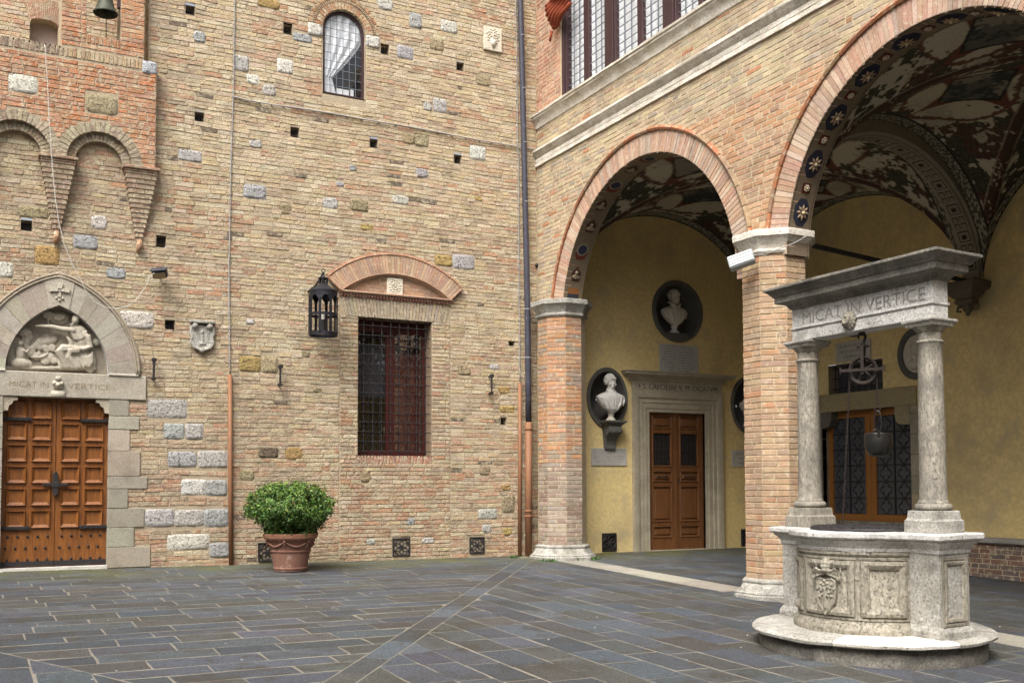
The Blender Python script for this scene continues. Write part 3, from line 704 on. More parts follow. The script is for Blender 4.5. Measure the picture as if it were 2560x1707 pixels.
for cx in corb:
    W0, Hc = .205, 1.05; v = tz_s-.035; mm = MB(); nrow = 15
    for i in range(nrow):
        t = i/nrow; wv = W0*(1-t)**.9+.025; dv = TD*(1-t)**.85+.012; hh = Hc/nrow
        nb = 3 if wv > .16 else (2 if wv > .08 else 1); s_ = R.uniform(-.02, .02)
        ed = [-wv]+[(-wv+2*wv*(q+(.5 if i % 2 else 0))/nb) for q in range(0 if i % 2 else 1, nb)]+[wv]
        for a, b in zip(ed[:-1], ed[1:]):
            mm.rbox((cx+a+.003, -dv, v-hh+.003), (cx+b-.003, .0, v-.004), .006, jit(R.choice([(.38, .28, .20), (.35, .25, .18), (.42, .32, .23)])))
        v -= hh
    co_ = mm.build('corbel', m_brickA, fa); mk_ = MB(); rg = []
    for i in range(nrow+1): t = i/nrow; wv = W0*(1-t)**.9+.020; dv = TD*(1-t)**.85+.008; zz_ = tz_s-.035-Hc*t; rg.append([(cx-wv, -dv, zz_), (cx+wv, -dv, zz_), (cx+wv, .0, zz_), (cx-wv, .0, zz_)])
    mk_.loft(rg); mk_.build('corbel_mortar', m_mortA, co_)
    mc = MB(); mc.rbox((cx-.26, -TD-.05, tz_s-.035), (cx+.26, .0, tz_s+.012), .01, (.33, .2, .14)); mc.rbox((cx-.235, -TD-.025, tz_s-.07), (cx+.235, .0, tz_s-.036), .008, (.36, .22, .15)); mc.build('corbel_cap', m_brickA, fa)
    tb = MB(); tb.tube([(cx, -.05, v+.02), (cx, -.08, v-.05), (cx-.01, -.05, v-.12), (cx-.02, -.02, v-.15)], [.035, .045, .035, .015], 8, (.42, .24, .14)); tb.build('corbel_drop', m_brickA, fa, smooth=True)
stoneblob(PT, XA(374, 168, -TD)[0], tz_par-.09, .21, .19, .015, (.45, .47, .5), fa, pwr=8)
itF = itT
# --- main facade brick fields
upper_from = XA(400, 300)[0]   # hidden behind the tower front to the left of this
blks_m = blks+[rect(-12, tz_s+.75, tx1-.08, 13)]
fld = field(-11.2, -.01, -.05, 12, .067, .27, colA, blks_m, joint=.008, hj=.011, proud=.004, pj=.005)
itemsA = [(PA, b, warpA) for b in fld]
def colS(u, v):
    low = v < 1.75
    return pick(.5 if low else .33, .15)
pf = field(sx0+.01, sx1-.01, .0, lz1-.36, .067, .26, colS, [holes[1]]+onpanel+[rect(x-.155, z-.155, x+.155, z+.155) for x, z in vents]+[rect(bx0-.02, bz0-.13, bx1+.02, bz0)], joint=.010, hj=.003, proud=.010, pj=.003)
itemsA += [(PA, b, warpB) for b in pf]
lz0_ = bz1
mm = MB()
soldier(PA, bx0-.02, bx1+.02, bz0-.13, bz0, .06, lambda u, v: jit(R.choice([(.40, .20, .14), (.34, .2, .15), (.44, .26, .18)])), itemsA)
# flared lintel bricks
n = 32
for i in range(n):
    t0, t1 = i/n, (i+1)/n; ut0 = sx0+.01+(sx1-sx0-.02)*t0; ut1 = sx0+.01+(sx1-sx0-.02)*t1
    f = .10; ub0 = ut0+(.5-t0)*f*2*.9; ub1 = ut1+(.5-t1)*f*2*.9
    m = MB(); g = .004
    P = [(ub0+g, lz0_+.004), (ub1-g, lz0_+.004), (ut1-g, lz1-.01), (ut0+g, lz1-.01)]
    d = .010+R.uniform(-.003, .003); m.loft([[PA.p(*p, -.05) for p in P], [PA.p(*p, d-.004) for p in P], [PA.p(p[0]*.97+.03*(ub0+ut1)/2, p[1]+(.004 if k < 2 else -.004), d) for k, p in enumerate(P)]], jit(R.choice([(.42, .34, .25), (.38, .31, .24), (.44, .35, .24), (.34, .28, .22)])))
    m.build('lintel_brick', m_brickA, fa)
f2 = field(sx0+.01, bx0, lz1-.36, lz1-.0, .067, .26, colS, [], joint=.01, hj=.003)
lay(itemsA+itT, fa, m_brickA, 300, 'brick', 'far_brickwork')
mb = MB(); sheet(mb, PA, -11.2, 0.02, -.4, 12, holes+[rect(-12, tz_s+.8, tx1-.1, 13)], d=-.004); mb.build('mortar_face', m_mortA, fa, kind='structure')
# back wall above the parapet and the return beside the belfry
PK = Plane((0, 1.7, 0), (1, 0, 0), (0, -1, 0)); PRt = Plane((tx1-.1, 0, 0), (0, 1, 0), (-1, 0, 0))
k0, k1 = XA(75, 80, 1.7), XA(145, 80, 1.7); kz1 = XA(108, 48, 1.7)[1]; kz0 = kz1-1.2
khw = (k1[0]-k0[0])/2; kcx = (k1[0]+k0[0])/2
khole = [(k0[0], kz0), (k1[0], kz0), (k1[0], kz1-.07)]+[(kcx+khw*math.cos(a), kz1-.07+.07*math.sin(a)) for a in [i*PI/8 for i in range(1, 8)]]+[(k0[0], kz1-.07)]
kb = [(kcx-khw-.0, kz1-.08), (kcx+khw, kz1-.08), (kcx+khw+.1, kz1+.33), (kcx-khw-.1, kz1+.33)]
colK = lambda u, v: jit(R.choice([(.50, .40, .26), (.52, .33, .22), (.54, .45, .33), (.48, .30, .2)]))
itK = [(PK, b, warpB) for b in field(-11.5, tx1-.1, tz_par-.5, 12.6, .067, .27, colK, [blk(khole), blk(kb)])]
itK += [(PRt, b, warpB) for b in field(0, 1.7, tz_par-.5, 12.6, .067, .25, colK)]
bk = thing('rear_wall', (-8, 1.7, 9), 'pinkish brick wall set back above the parapet behind the bell, with a walled-up niche', 'wall')
lay(itK, bk, m_brickA, 200, 'brick', 'far_brickwork')
mb = MB(); sheet(mb, PK, -11.5, tx1-.1, tz_par-.6, 12.6, [blk(khole)], d=-.004); sheet(mb, PRt, 0, 1.7, tz_par-.6, 12.6, []); revealpoly(mb, PK, khole, .0, -.22, True)
mb.build('mortar_face', m_mortA, bk)
mb = MB(); mb.box((k0[0]-.05, 1.91, kz0), (k1[0]+.05, 1.96, kz1+.1), (.46, .36, .3)); mb.build('niche_infill', mk('pink_render', (.50, .38, .32), (.42, .36, .34), s1=3, bump=.2), bk)
n = 17
for i in range(n):
    t0, t1 = i/n, (i+1)/n; m = MB(); g = .004
    b0 = kcx-khw+2*khw*t0; b1 = kcx-khw+2*khw*t1; a0_ = kcx-(khw+.1)+2*(khw+.1)*t0; a1_ = kcx-(khw+.1)+2*(khw+.1)*t1
    zb = lambda x: kz1-.075+.07*math.sqrt(max(0, 1-((x-kcx)/khw)**2)); zt = lambda x: kz1+.28+.04*math.sqrt(max(0, 1-((x-kcx)/(khw+.12))**2))
    P = [(b0+g, zb(b0)), (b1-g, zb(b1)), (a1_-g, zt(a1_)), (a0_+g, zt(a0_))]
    m.prism(P, lambda a, b: PK.p(a, b, -.05), lambda a, b: PK.p(a, b, .012), jit((.52, .32, .22))); m.build('arch_brick', m_brickA, bk)
# roof deck behind the parapet
mb = MB(); mb.box((-11.5, -TD+.02, tz_par-.45), (tx1-.1, 1.7, tz_par-.4)); mb.build('terrace_deck', m_mortA, bk)

# --- holes
for k, (x, z) in enumerate(putc):
    a = PW*.85 if k == 11 else PW
    r = MB(); revealpoly(r, PA, [(x-a, z-a), (x+a, z-a), (x+a, z+a), (x-a, z+a)], .0, -.22, True); ho = r.build('putlog_hole', m_mortA, fa)
    r = MB(); r.box((x-a-.01, .21, z-a-.01), (x+a+.01, .23, z+a+.01)); r.build('hole_back', m_black, ho)
    if k != 11:
        g = MB()
        for q in (-.035, .0, .035): g.box((x+q-.0025, .05, z-a), (x+q+.0025, .055, z+a)); g.box((x-a, .05, z+q-.0025), (x+a, .055, z+q+.0025))
        g.build('hole_mesh', m_iron, ho)
r = MB(); revealpoly(r, PA, [(nx_-.06, nz_-.035), (nx_+.06, nz_-.035), (nx_+.06, nz_+.035), (nx_-.06, nz_+.035)], 0, -.2, True); ho = r.build('putlog_hole', m_mortA, fa)
r = MB(); r.box((nx_-.07, .19, nz_-.045), (nx_+.07, .2, nz_+.045)); r.build('hole_back', m_black, ho)

# --- upper arched window
uw = thing('arched_window', (uc, 0, uz0), 'round-headed leaded window with a white curtain drawn aside, high on the brick facade', 'window')
n = 26
RB = [(.44, .24, .13), (.42, .28, .17), (.46, .31, .19), (.38, .2, .11)]
voussoirs(PA, uc, uzs, uh+.012, uh+.13, .1, PI-.1, 22, .13, lambda i: jit(R.choice(RB)), 'voussoir', uw, m_brickA)
voussoirs(PA, uc, uzs, uh+.20, uh+.25, .1, PI-.1, 18, .05, lambda i: jit(R.choice(RB)), 'outer_voussoir', uw, m_brickA)
voussoirs(PA, uc, uzs, uh+.14, uh+.185, .12, PI-.12, 44, .03, lambda i: jit((.42, .28, .18)), 'dentil', uw, m_brickA, gap=.5, proud=.016, single=False)
voussoirs(PA, uc, uzs, uh+.13, uh+.2, .1, PI-.1, 20, .03, lambda i: (.07, .05, .04), 'dentil_bed', uw, m_brickA, gap=0, proud=-.01, single=False)
for sgn in (-1, 1): stoneblob(PA, uc+sgn*(uh+.13), uzs-.06, .25, .20, .02, (.55, .53, .48), uw, 'springer', pwr=8)
r = MB(); revealpoly(r, PA, win_up, .0, -.16, True); r.build('reveal', m_mortA, uw)
ff = MB(); fd0, fd1 = -.05, -.10; inn = [(ux0+.045, uz0+.04), (ux1-.045, uz0+.04)]+arc(uc, uzs, uh-.045, 0, 180, 16)
ff.loft([[PA.p(*p, fd1) for p in win_up], [PA.p(*p, fd0) for p in win_up], [PA.p(*p, fd0) for p in inn], [PA.p(*p, fd1) for p in inn]], caps=False); ff.build('frame', m_dkwood, uw)
gg = MB(); gg.add([PA.p(*p, -.075) for p in inn], [tuple(range(len(inn)))]); gg.build('window_pane', m_glass2, uw)
ll = MB(); nxl = 6; pw_ = 2*(uh-.035)/nxl
for i in range(1, nxl):
    x = uc-uh+.035+pw_*i; top = uzs+math.sqrt(max(0, (uh-.035)**2-(x-uc)**2)); ll.box((x-.004, .064, uz0+.03), (x+.004, .072, top))
z = uz0+.035+.135
while z < uza-.04:
    hw = uh-.035 if z < uzs else math.sqrt(max(0, (uh-.035)**2-(z-uzs)**2)); ll.box((uc-hw, .064, z-.004), (uc+hw, .072, z+.004)); z += .135
ll.build('lead_came', m_lead, uw)
cu = MB(); nU, nV = 26, 22; V = []      # curtain drawn to the lower left
for j in range(nV+1):
    t = j/nV; zz = uza-.02-(uza-uz0)*t
    lft = uc-uh+.02+ .08*max(0, t-.5); rgt = uc+uh-.02-(2*uh*.72)*max(0, min(1, (t-.28)/.5))**1.2
    if t > .8: rgt = uc-uh+.2+(t-.8)*.35
    for i in range(nU+1):
        s_ = i/nU; V.append((lft+(rgt-lft)*s_, .108+.020*math.sin(s_*26+t*3), zz))
cu.add(V, [(j*(nU+1)+i, j*(nU+1)+i+1, (j+1)*(nU+1)+i+1, (j+1)*(nU+1)+i) for j in range(nV) for i in range(nU)])
cu.build('curtain', m_curt, uw, smooth=True)
rm = MB(); x0_, x1_ = uc-1., uc+1.
rm.add([(x0_, .5, uz0-.3), (x1_, .5, uz0-.3), (x1_, .5, uza+.3), (x0_, .5, uza+.3)], [(0, 1, 2, 3)]); revealpoly(rm, PA, [(ux0-.01, uz0-.01), (ux1+.01, uz0-.01), (ux1+.01, uza+.01), (ux0-.01, uza+.01)], -.16, -.5, True); rm.build('dark_interior', m_room, uw)
rm = MB(); rm.rbox((uc-.1, .10, uz0+.04), (uc+.12, .12, uz0+.15), .005); rm.rbox((uc+.14, .10, uz0+.04), (uc+.20, .12, uz0+.17), .005); rm.build('papers', m_curt, uw)

# --- barred window with pediment
bw = thing('barred_window', ((bx0+bx1)/2, 0, bz0), 'tall window behind a twisted iron grille with dark red frames and an arched brick pediment', 'window')
r = MB(); revealpoly(r, PA, [(bx0, bz0), (bx1, bz0), (bx1, bz1), (bx0, bz1)], .0, -.30, True); r.build('reveal', mk('reveal_brick', (.33, .25, .17), (.22, .16, .11), s1=12, bump=.5), bw)
r = MB(); r.box((bx0-.02, .9, bz0-.05), (bx1+.02, .92, bz1+.05)); revealpoly(r, PA, [(bx0, bz0), (bx1, bz0), (bx1, bz1), (bx0, bz1)], -.30, -.9, True); r.build('dark_interior', m_room, bw)
bc = (bx0+bx1)/2; fy = .24
def sash(x0_, x1_):
    f = MB(); w_ = .07
    f.rbox((x0_, fy, bz0), (x0_+w_, fy+.06, bz1), .006); f.rbox((x1_-w_, fy, bz0), (x1_, fy+.06, bz1), .006); f.rbox((x0_+w_, fy+.003, bz0), (x1_-w_, fy+.057, bz0+.09), .006); f.rbox((x0_+w_, fy+.003, bz1-.2), (x1_-w_, fy+.057, bz1), .006)
    fo = f.build('casement_frame', m_redwood, bw)
    g = MB(); g.add([(x0_+w_, fy+.03, bz0+.09), (x1_-w_, fy+.03, bz0+.09), (x1_-w_, fy+.03, bz1-.2), (x0_+w_, fy+.03, bz1-.2)], [(0, 1, 2, 3)]); g.build('window_pane', m_glass, fo)
    l = MB(); nn = 5
    for i in range(1, nn): x = x0_+w_+(x1_-x0_-2*w_)*i/nn; l.box((x-.004, fy+.02, bz0+.09), (x+.004, fy+.04, bz1-.2))
    z = bz0+.22
    while z < bz1-.22: l.box((x0_+w_, fy+.021, z-.004), (x1_-w_, fy+.039, z+.004)); z += .125
    l.build('lead_came', m_iron, fo)
sash(bx0, bc-.005); sash(bc+.005, bx1)
cu = MB(); cu.box((bc+.08, .40, bz0+.1), (bx1-.06, .41, bz1-.5)); cu.build('red_curtain', mk('dark_red_cloth', (.13, .015, .012), rough=.8), bw)
cu = MB(); cu.box((bx0+.1, .42, bz0+1.0), (bx1-.45, .43, bz1-.4)); cu.build('blue_curtain', mk('blue_grey_cloth', (.06, .07, .10), rough=.8), bw)
nb, nh = 8, 14
def twisted(mb, p0, p1, r, turns):
    p0, p1 = Vector(p0), Vector(p1); d = (p1-p0); L_ = d.length; n = int(L_/.03); t = d.normalized(); a = Vector((0, 1, 0)); b = t.cross(a)
    mb.loft([[p0+d*(i/n)+(a*math.cos(PI/2*k+i*.9)+b*math.sin(PI/2*k+i*.9))*r for k in range(4)] for i in range(n+1)])
for i in range(nb):
    x = bx0+(bx1-bx0)*(i+.75)/(nb+.35); g = MB(); twisted(g, (x, .055, bz0-.01), (x, .055, bz1), .009, 1); g.build('vertical_bar', m_iron, bw)
for j in range(nh):
    z = bz0+(bz1-bz0)*(j+.45)/nh*.985; g = MB(); twisted(g, (bx0-.01, .04, z), (bx1+.01, .04, z), .008, 1)
    for i in range(nb): x = bx0+(bx1-bx0)*(i+.75)/(nb+.35); g.ball((x, .04, z), .014, 6, 4)
    g.build('horizontal_bar', m_iron, bw)
# pediment: smooth rubbed bricks between two radii that share ends
PB_ = [(.47, .31, .20), (.43, .27, .18), (.50, .34, .22), (.40, .27, .20)]
n = 46
for i in range(n):
    m = MB(); pts = []
    for t in ((i+.04)/n, (i+.96)/n):
        ai = math.radians(90+ia-2*ia*t); ao = math.radians(90+oa-2*oa*t)
        pts.append(((pcx+ir*math.cos(ai), icz+ir*math.sin(ai)), (pcx+orr*math.cos(ao), ocz+orr*math.sin(ao))))
    P = [pts[0][0], pts[1][0], pts[1][1], pts[0][1]]; d = .075
    m.prism(P, lambda a, b: PA.p(a, b, -.03), lambda a, b: PA.p(a, b, d+R.uniform(-.001, .001)), jit(R.choice(PB_), .07)); m.build('pediment_brick', m_brickB, bw)
def rope(mb, pts, r0_, r1_, turns, seg=4):
    n = len(pts)
    mb.tube(pts, [r0_*(1+.25*math.sin(i*2.1)) for i in range(n)], 6)
arcpts = lambda cz, r, a, k, d: [PA.p(pcx+r*math.cos(math.radians(90+a-2*a*i/k)), cz+r*math.sin(math.radians(90+a-2*a*i/k)), d) for i in range(k+1)]
m = MB(); m.col = (.40, .22, .14); rope(m, arcpts(ocz, orr+.012, oa, 130, .07), .019, 0, 0)
rope(m, [PA.p(pcx-ohw+(ohw-ihw)*t/24, oz+(iz-oz)*t/24, .07) for t in range(25)], .019, 0, 0); rope(m, [PA.p(pcx+ohw-(ohw-ihw)*t/24, oz+(iz-oz)*t/24, .07) for t in range(25)], .019, 0, 0)
m.tube(arcpts(ocz, orr+.042, oa, 60, .05), .012, 6); m.build('rope_moulding', m_brickB, bw, smooth=True)
m = MB(); m.col = (.38, .22, .15); m.tube(arcpts(icz, ir-.010, ia, 50, .075), .011, 6); m.build('inner_moulding', m_brickB, bw, smooth=True)
m = MB(); m.col = (.42, .30, .2)
k = 24; A1 = [(pcx+(ir-.02)*math.cos(math.radians(90+ia-2*ia*i/k)), icz+(ir-.02)*math.sin(math.radians(90+ia-2*ia*i/k))) for i in range(k+1)]
for i in range(k):  # splayed soffit of the tympanum
    (a, b), (c, d) = A1[i], A1[i+1]
    m.add([PA.p(a, b, .07), PA.p(c, d, .07), PA.p(c, d-.03, .0), PA.p(a, b-.03, .0)], [(0, 1, 2, 3)])
m.build('pediment_soffit', m_brickB, bw)
tyb = field(pcx-ihw, pcx+ihw, iz+.02, iap[1]-.0, .062, .26, lambda u, v: jit(R.choice([(.40, .23, .14), (.36, .22, .15), (.42, .26, .16)])), [], joint=.006, hj=.002, proud=.0, pj=.002)
tyl = [(PA, [max(b[0], pcx-math.sqrt(max(.0001, (ir-.03)**2-(b[3]-icz)**2))), min(b[1], pcx+math.sqrt(max(.0001, (ir-.03)**2-(b[3]-icz)**2))), *b[2:]], None) for b in tyb if (ir-.03)**2-(b[3]-icz)**2 > 0]
tyl = [q for q in tyl if q[1][1]-q[1][0] > .04 and not (q[1][1] > pcx-.02 and q[1][0] < pcx+.0 and False)]
lay(tyl, bw, m_brickB, 60, 'tympanum_brick', 'tympanum_rest')
m = MB(); m.add([PA.p(x, z, -.008) for x, z in [(pcx-ihw, iz)]+A1[::-1]+[(pcx+ihw, iz)]] , [tuple(range(k+3))]); m.build('tympanum_mortar', m_mortB, bw)
# cornice below: fillet and a run of small leaves
m = MB(); m.col = (.46, .30, .22); mould(m, PA, sx0-.01, sx1+.01, [(-.02, lz1+.01), (.05, lz1+.012), (.085, lz1+.035), (.08, lz1+.05), (-.02, lz1+.056)]); m.build('cornice_fillet', m_brickB, bw)
m = MB(); m.col = (.36, .19, .14); u = sx0+.01
while u < sx1-.03:
    m.rbox((u, -.045, lz1-.035), (u+.032, .01, lz1+.008), .008); m.rbox((u+.006, -.03, lz1-.055), (u+.026, .01, lz1-.036), .006); u += .052
m.build('leaf_frieze', m_brickB, bw, smooth=True)
m = MB(); m.col = (.16, .08, .06); m.box((sx0, -.012, lz1-.05), (sx1, .0, lz1+.01)); m.build('frieze_bed', m_brickB, bw)
t0_, t1_ = XA(966.5, 715), XA(1005, 715); tzt = XA(985, 696)[1]; tzb = XA(985, 736)[1]
m = MB(); m.rbox((t0_[0], -.035, tzb), (t1_[0], .0, tzt), .004, (.66, .61, .5)); pt = m.build('marble_tile', m_ashlar, bw)
m = MB(); m.col = (.62, .57, .46); tcx, tcz = (t0_[0]+t1_[0])/2, (tzb+tzt)/2
m.tube([(tcx+.055*math.cos(a), -.04, tcz+.055*math.sin(a)) for a in [i*PI/10 for i in range(20)]], .008, 6, closed=True)
for i in range(12): a = i*PI/6+.2; m.ball((tcx+.092*math.cos(a), -.036, tcz+.098*math.sin(a)), .02, 6, 4, scale=(1, .6, .7))
m.rbox((tcx-.03, -.047, tcz-.01), (tcx+.03, -.034, tcz), .003); m.rbox((tcx-.006, -.047, tcz-.04), (tcx+.006, -.034, tcz+.04), .003); m.rbox((tcx-.035, -.047, tcz+.02), (tcx+.02, -.034, tcz+.03), .003); m.build('tile_relief', m_ashlar, pt, smooth=True)

# --- carved plaque high right
pq = thing('carved_plaque', (q0[0], 0, q1[1]), 'pale carved stone slab with a shield and leaf tracery, high beside the drainpipe', 'relief')
m = MB(); m.rbox((q0[0], -.04, q1[1]), (q1[0], .0, q0[1]), .006, (.66, .60, .48)); m.build('slab', m_ashlar, pq)
m = MB(); m.col = (.7, .65, .54); cxq = (q0[0]+q1[0])/2
for i in range(34):
    a = i*2.399; rr = .022*math.sqrt(i); xx = cxq+rr*math.cos(a); zz = q0[1]-.16+rr*1.1*math.sin(a)
    if abs(xx-cxq) < (q1[0]-q0[0])/2-.02: m.ball((xx, -.045, zz), .018, 6, 4, scale=(1, .7, .8))
m.prism([(cxq-.05, q1[1]+.20), (cxq+.05, q1[1]+.20), (cxq+.05, q1[1]+.12), (cxq, q1[1]+.04), (cxq-.05, q1[1]+.12)], lambda a, b: PA.p(a, b, .03), lambda a, b: PA.p(a, b, .06)); m.tube([(cxq, -.05, q1[1]+.2), (cxq, -.05, q0[1]-.1)], .01, 6); m.build('tracery', m_ashlar, pq, smooth=True)

# ================================================================== STONE PORTAL
po = thing('stone_portal', (pc, 0, dz0), 'pointed stone doorway with a carved lunette above a studded panelled wooden door', 'doorway')
SG = [(.36, .325, .26), (.41, .375, .30), (.33, .30, .24), (.38, .355, .30)]
for z0_, z1_, xr in jambs:
    for sg in (1, -1):
        a, b = pc+dw, xr
        if sg < 0: a, b = 2*pc-xr, pc-dw
        m = MB(); m.rbox((a, -.016-R.uniform(0, .008), z0_+.003), (b, .26, z1_-.003), .005, jit(R.choice(SG), .08)); m.build('jamb_block', m_ashlar, po)
m = MB(); m.rbox((2*pc-lint_r, -.03, lz0), (lint_r, .26, pzb-.0), .01, (.40, .365, .30)); lin = m.build('lintel', m_ashlar, po)
text_obj('MICAT IN', .12, 'faded_letters', PA, pc-.37, (lz0+pzb)/2-.05, .031, m_ink2, lin, width=.50, extrude=.0015)
text_obj('VERTICE', .12, 'faded_letters', PA, pc+.42, (lz0+pzb)/2-.05, .031, m_ink2, lin, width=.58, extrude=.0015)
m = MB(); m.col = (.5, .46, .38); zc = (lz0+pzb)/2
m.rbox((pc-.09, -.07, lz0+.0), (pc+.09, -.02, lz0+.09), .01); m.rbox((pc-.06, -.06, zc-.05), (pc+.06, -.02, zc+.06), .012); m.rbox((pc-.035, -.08, zc+.06), (pc+.035, -.02, zc+.12), .01); m.ball((pc-.05, -.06, zc+.02), .03, 8, 5); m.ball((pc+.05, -.06, zc+.02), .03, 8, 5); m.ball((pc, -.07, zc), .035, 8, 5)
m.build('carved_crest', m_ashlar, lin, smooth=True)
for sg in (1, -1):     # rounded brackets under the lintel ends
    P = [(0, 0), (.18, 0), (.185, -.05), (.13, -.06), (.12, -.10), (.075, -.13), (.06, -.2), (0, -.21)]
    m = MB(); m.prism([(pc+sg*(dw-.0)-sg*a, lz0+b) for a, b in P], lambda a, b: PA.p(a, b, -.2), lambda a, b: PA.p(a, b, .005), (.42, .37, .29)); m.build('corbel_bracket', m_ashlar, po)
# arch stones
ri = (pwi*pwi+(pzi-pzb)**2)/(2*pwi); ro = (pwo*pwo+(pzo-pzb)**2)/(2*pwo)
def gpt(w_, H, t, sg):  # t in 0..1 from springing to apex
    r = (w_*w_+H*H)/(2*w_); a = math.asin(min(1, H/r))*t; return (pc+sg*(w_-r+r*math.cos(a)), pzb+r*math.sin(a))
cuts = [0, .13, .27, .41, .54, .66, .77, .885]
for sg in (1, -1):
    for a, b in zip(cuts[:-1], cuts[1:]):
        P = [gpt(pwi, pzi-pzb, a+(b-a)*k/3, sg) for k in range(4)]+[gpt(pwo, pzo-pzb, b-(b-a)*k/3, sg) for k in range(4)]
        cxm = sum(p[0] for p in P)/8; czm = sum(p[1] for p in P)/8
        sc_ = lambda k: [(cxm+(p[0]-cxm)*k, czm+(p[1]-czm)*k) for p in P]
        m = MB(); d = .03+R.uniform(-.003, .003); m.loft([[PA.p(*p, -.2) for p in sc_(.995)], [PA.p(*p, d-.006) for p in sc_(.995)], [PA.p(*p, d) for p in sc_(.98)]], jit(R.choice(SG), .07)); m.build('arch_stone', m_ashlar, po)
P = [gpt(pwi, pzi-pzb, .885, 1), gpt(pwi, pzi-pzb, .999, 1), gpt(pwi, pzi-pzb, .885, -1), gpt(pwo, pzo-pzb, .885, -1), gpt(pwo, pzo-pzb, .999, 1), gpt(pwo, pzo-pzb, .885, 1)]
m = MB(); m.prism(P, lambda a, b: PA.p(a, b, -.2), lambda a, b: PA.p(a, b, .036), (.43, .39, .32)); ks = m.build('keystone', m_ashlar, po)
m = MB(); m.col = (.5, .46, .38); kz = pzo-.20
for dx_ in (-.13, .13):
    m.prism([(pc, kz-.02), (pc+dx_, kz-.035), (pc+dx_*1.05, kz+.02), (pc, kz+.015)], lambda a, b: PA.p(a, b, .03), lambda a, b: PA.p(a, b, .065))
m.prism([(pc-.022, kz), (pc+.022, kz), (pc+.045, kz+.09), (pc-.045, kz+.09)], lambda a, b: PA.p(a, b, .03), lambda a, b: PA.p(a, b, .065))
m.prism([(pc-.015, kz), (pc+.015, kz), (pc+.02, kz-.1), (pc-.02, kz-.1)], lambda a, b: PA.p(a, b, .03), lambda a, b: PA.p(a, b, .055))
for a, b in ((-.04, -.12), (.04, -.12), (0, -.15)): m.ball(PA.p(pc+a, kz+b, .04), .02, 8, 5)
m.build('carved_cross', m_ashlar, ks, smooth=False)
m = MB(); m.col = (.34, .29, .22)
for off, rr in ((.0, .018), (.035, .022)):
    pts = [PA.p(*gpt(pwo+off, pzo-pzb+off*1.2, t/20, -1), .035) for t in range(21)]+[PA.p(*gpt(pwo+off, pzo-pzb+off*1.2, 1-t/20, 1), .035) for t in range(21)]
    m.tube(pts, rr, 6)
m.build('hood_moulding', m_ashlar, po, smooth=True)
m = MB(); m.rbox((pc+pwi+.0, -.05, pzb-.012), (pc+pwo+.02, .0, pzb+.02), .006, (.62, .58, .5)); m.rbox((2*pc-(pc+pwo+.02), -.05, pzb-.012), (pc-pwi, .0, pzb+.02), .006, (.62, .58, .5)); m.build('impost', m_ashlar, po)
inP = gothic(pwi, pzi-pzb)
m = MB(); revealpoly(m, PA, inP, .02, -.2); m.col = (.33, .29, .23); m.add([PA.p(pc-pwi, pzb, -.16)]+[PA.p(*p, -.16) for p in inP[::-1]]+[PA.p(pc+pwi, pzb, -.16)], [tuple(range(len(inP)+2))]); m.build('lunette_back', m_ashlar, po)
# carved lunette figures, sculpted as one relief
def sculpt(mb, name, mat, parent, voxel=.012, smooth_it=2):
    o = mb.build(name, mat, parent, smooth=True)
    md = o.modifiers.new('r', 'REMESH'); md.mode = 'VOXEL'; md.voxel_size = voxel; md.use_smooth_shade = True
    ms = o.modifiers.new('s', 'SMOOTH'); ms.iterations = smooth_it; ms.factor = .5
    return o
def XP(px, py): return onA(px/5.81, 690+py/5.81, .1)
rl = MB(); rl.col = (.46, .42, .34)
def blob(px, py, w_, h_, d=.06, y=.12, rot=0):
    x, z = XP(px, py); n = len(rl.v); rl.ball((0, 0, 0), 1, 14, 9)
    for i in range(n, len(rl.v)):
        a, b, c = rl.v[i]; a, c = a*w_, c*h_; a, c = a*math.cos(rot)-c*math.sin(rot), a*math.sin(rot)+c*math.cos(rot); rl.v[i] = (x+a, y+b*d, z+c)
def stroke(P, r, y=.10):
    pts = [(XP(a, b)[0], y-(q[0] if (q := P[i][2:]) else 0), XP(a, b)[1]) for i, (a, b) in enumerate([p[:2] for p in P])]
    rl.tube(pts, r, 7)
# seated figure
blob(1090, 650, .05, .065, .06, .06); blob(1100, 610, .06, .04, .06, .07); stroke([(1030, 700), (1050, 745)], [.03, .02], .05)
blob(1130, 830, .13, .12, .07, .09); blob(1180, 950, .12, .17, .07, .1)
stroke([(1080, 800), (900, 780), (760, 745), (620, 735), (560, 735)], [.045, .042, .035, .028, .02], .05); blob(540, 735, .03, .02, .03, .05)
stroke([(1270, 860), (1310, 1040), (1200, 1070), (1060, 1045)], [.04, .042, .035, .025], .04)
stroke([(1050, 1060), (900, 1060), (860, 1090), (960, 1340)], [.06, .07, .07, .03], .07); stroke([(1150, 1090), (1010, 1100), (1000, 1180), (1110, 1350)], [.06, .06, .05, .03], .05)
for k in range(6): stroke([(1100+18*k, 1110+12*k), (1180+10*k, 1190+22*k), (1290, 1180+28*k), (1345, 1100+30*k)], [.014, .02, .02, .014], .055)
for k in range(5): stroke([(890+50*k, 1120), (930+55*k, 1230), (990+58*k, 1350)], [.012, .018, .012], .05)
for k in range(5): stroke([(990+10*k, 800+12*k), (1080, 870+16*k), (1180, 860+14*k), (1260, 800+16*k)], [.01, .016, .016, .01], .035)
for k in range(4): stroke([(960+15*k, 880+8*k), (1000+15*k, 960), (1010+16*k, 1020)], .011, .05)
blob(1310, 1250, .08, .17, .05, .12); blob(1130, 1200, .21, .17, .06, .105); blob(1050, 1280, .20, .09, .05, .105); blob(1150, 1000, .13, .2, .05, .12); blob(930, 1180, .08, .18, .04, .12); blob(1400, 960, .06, .06, .04, .14)
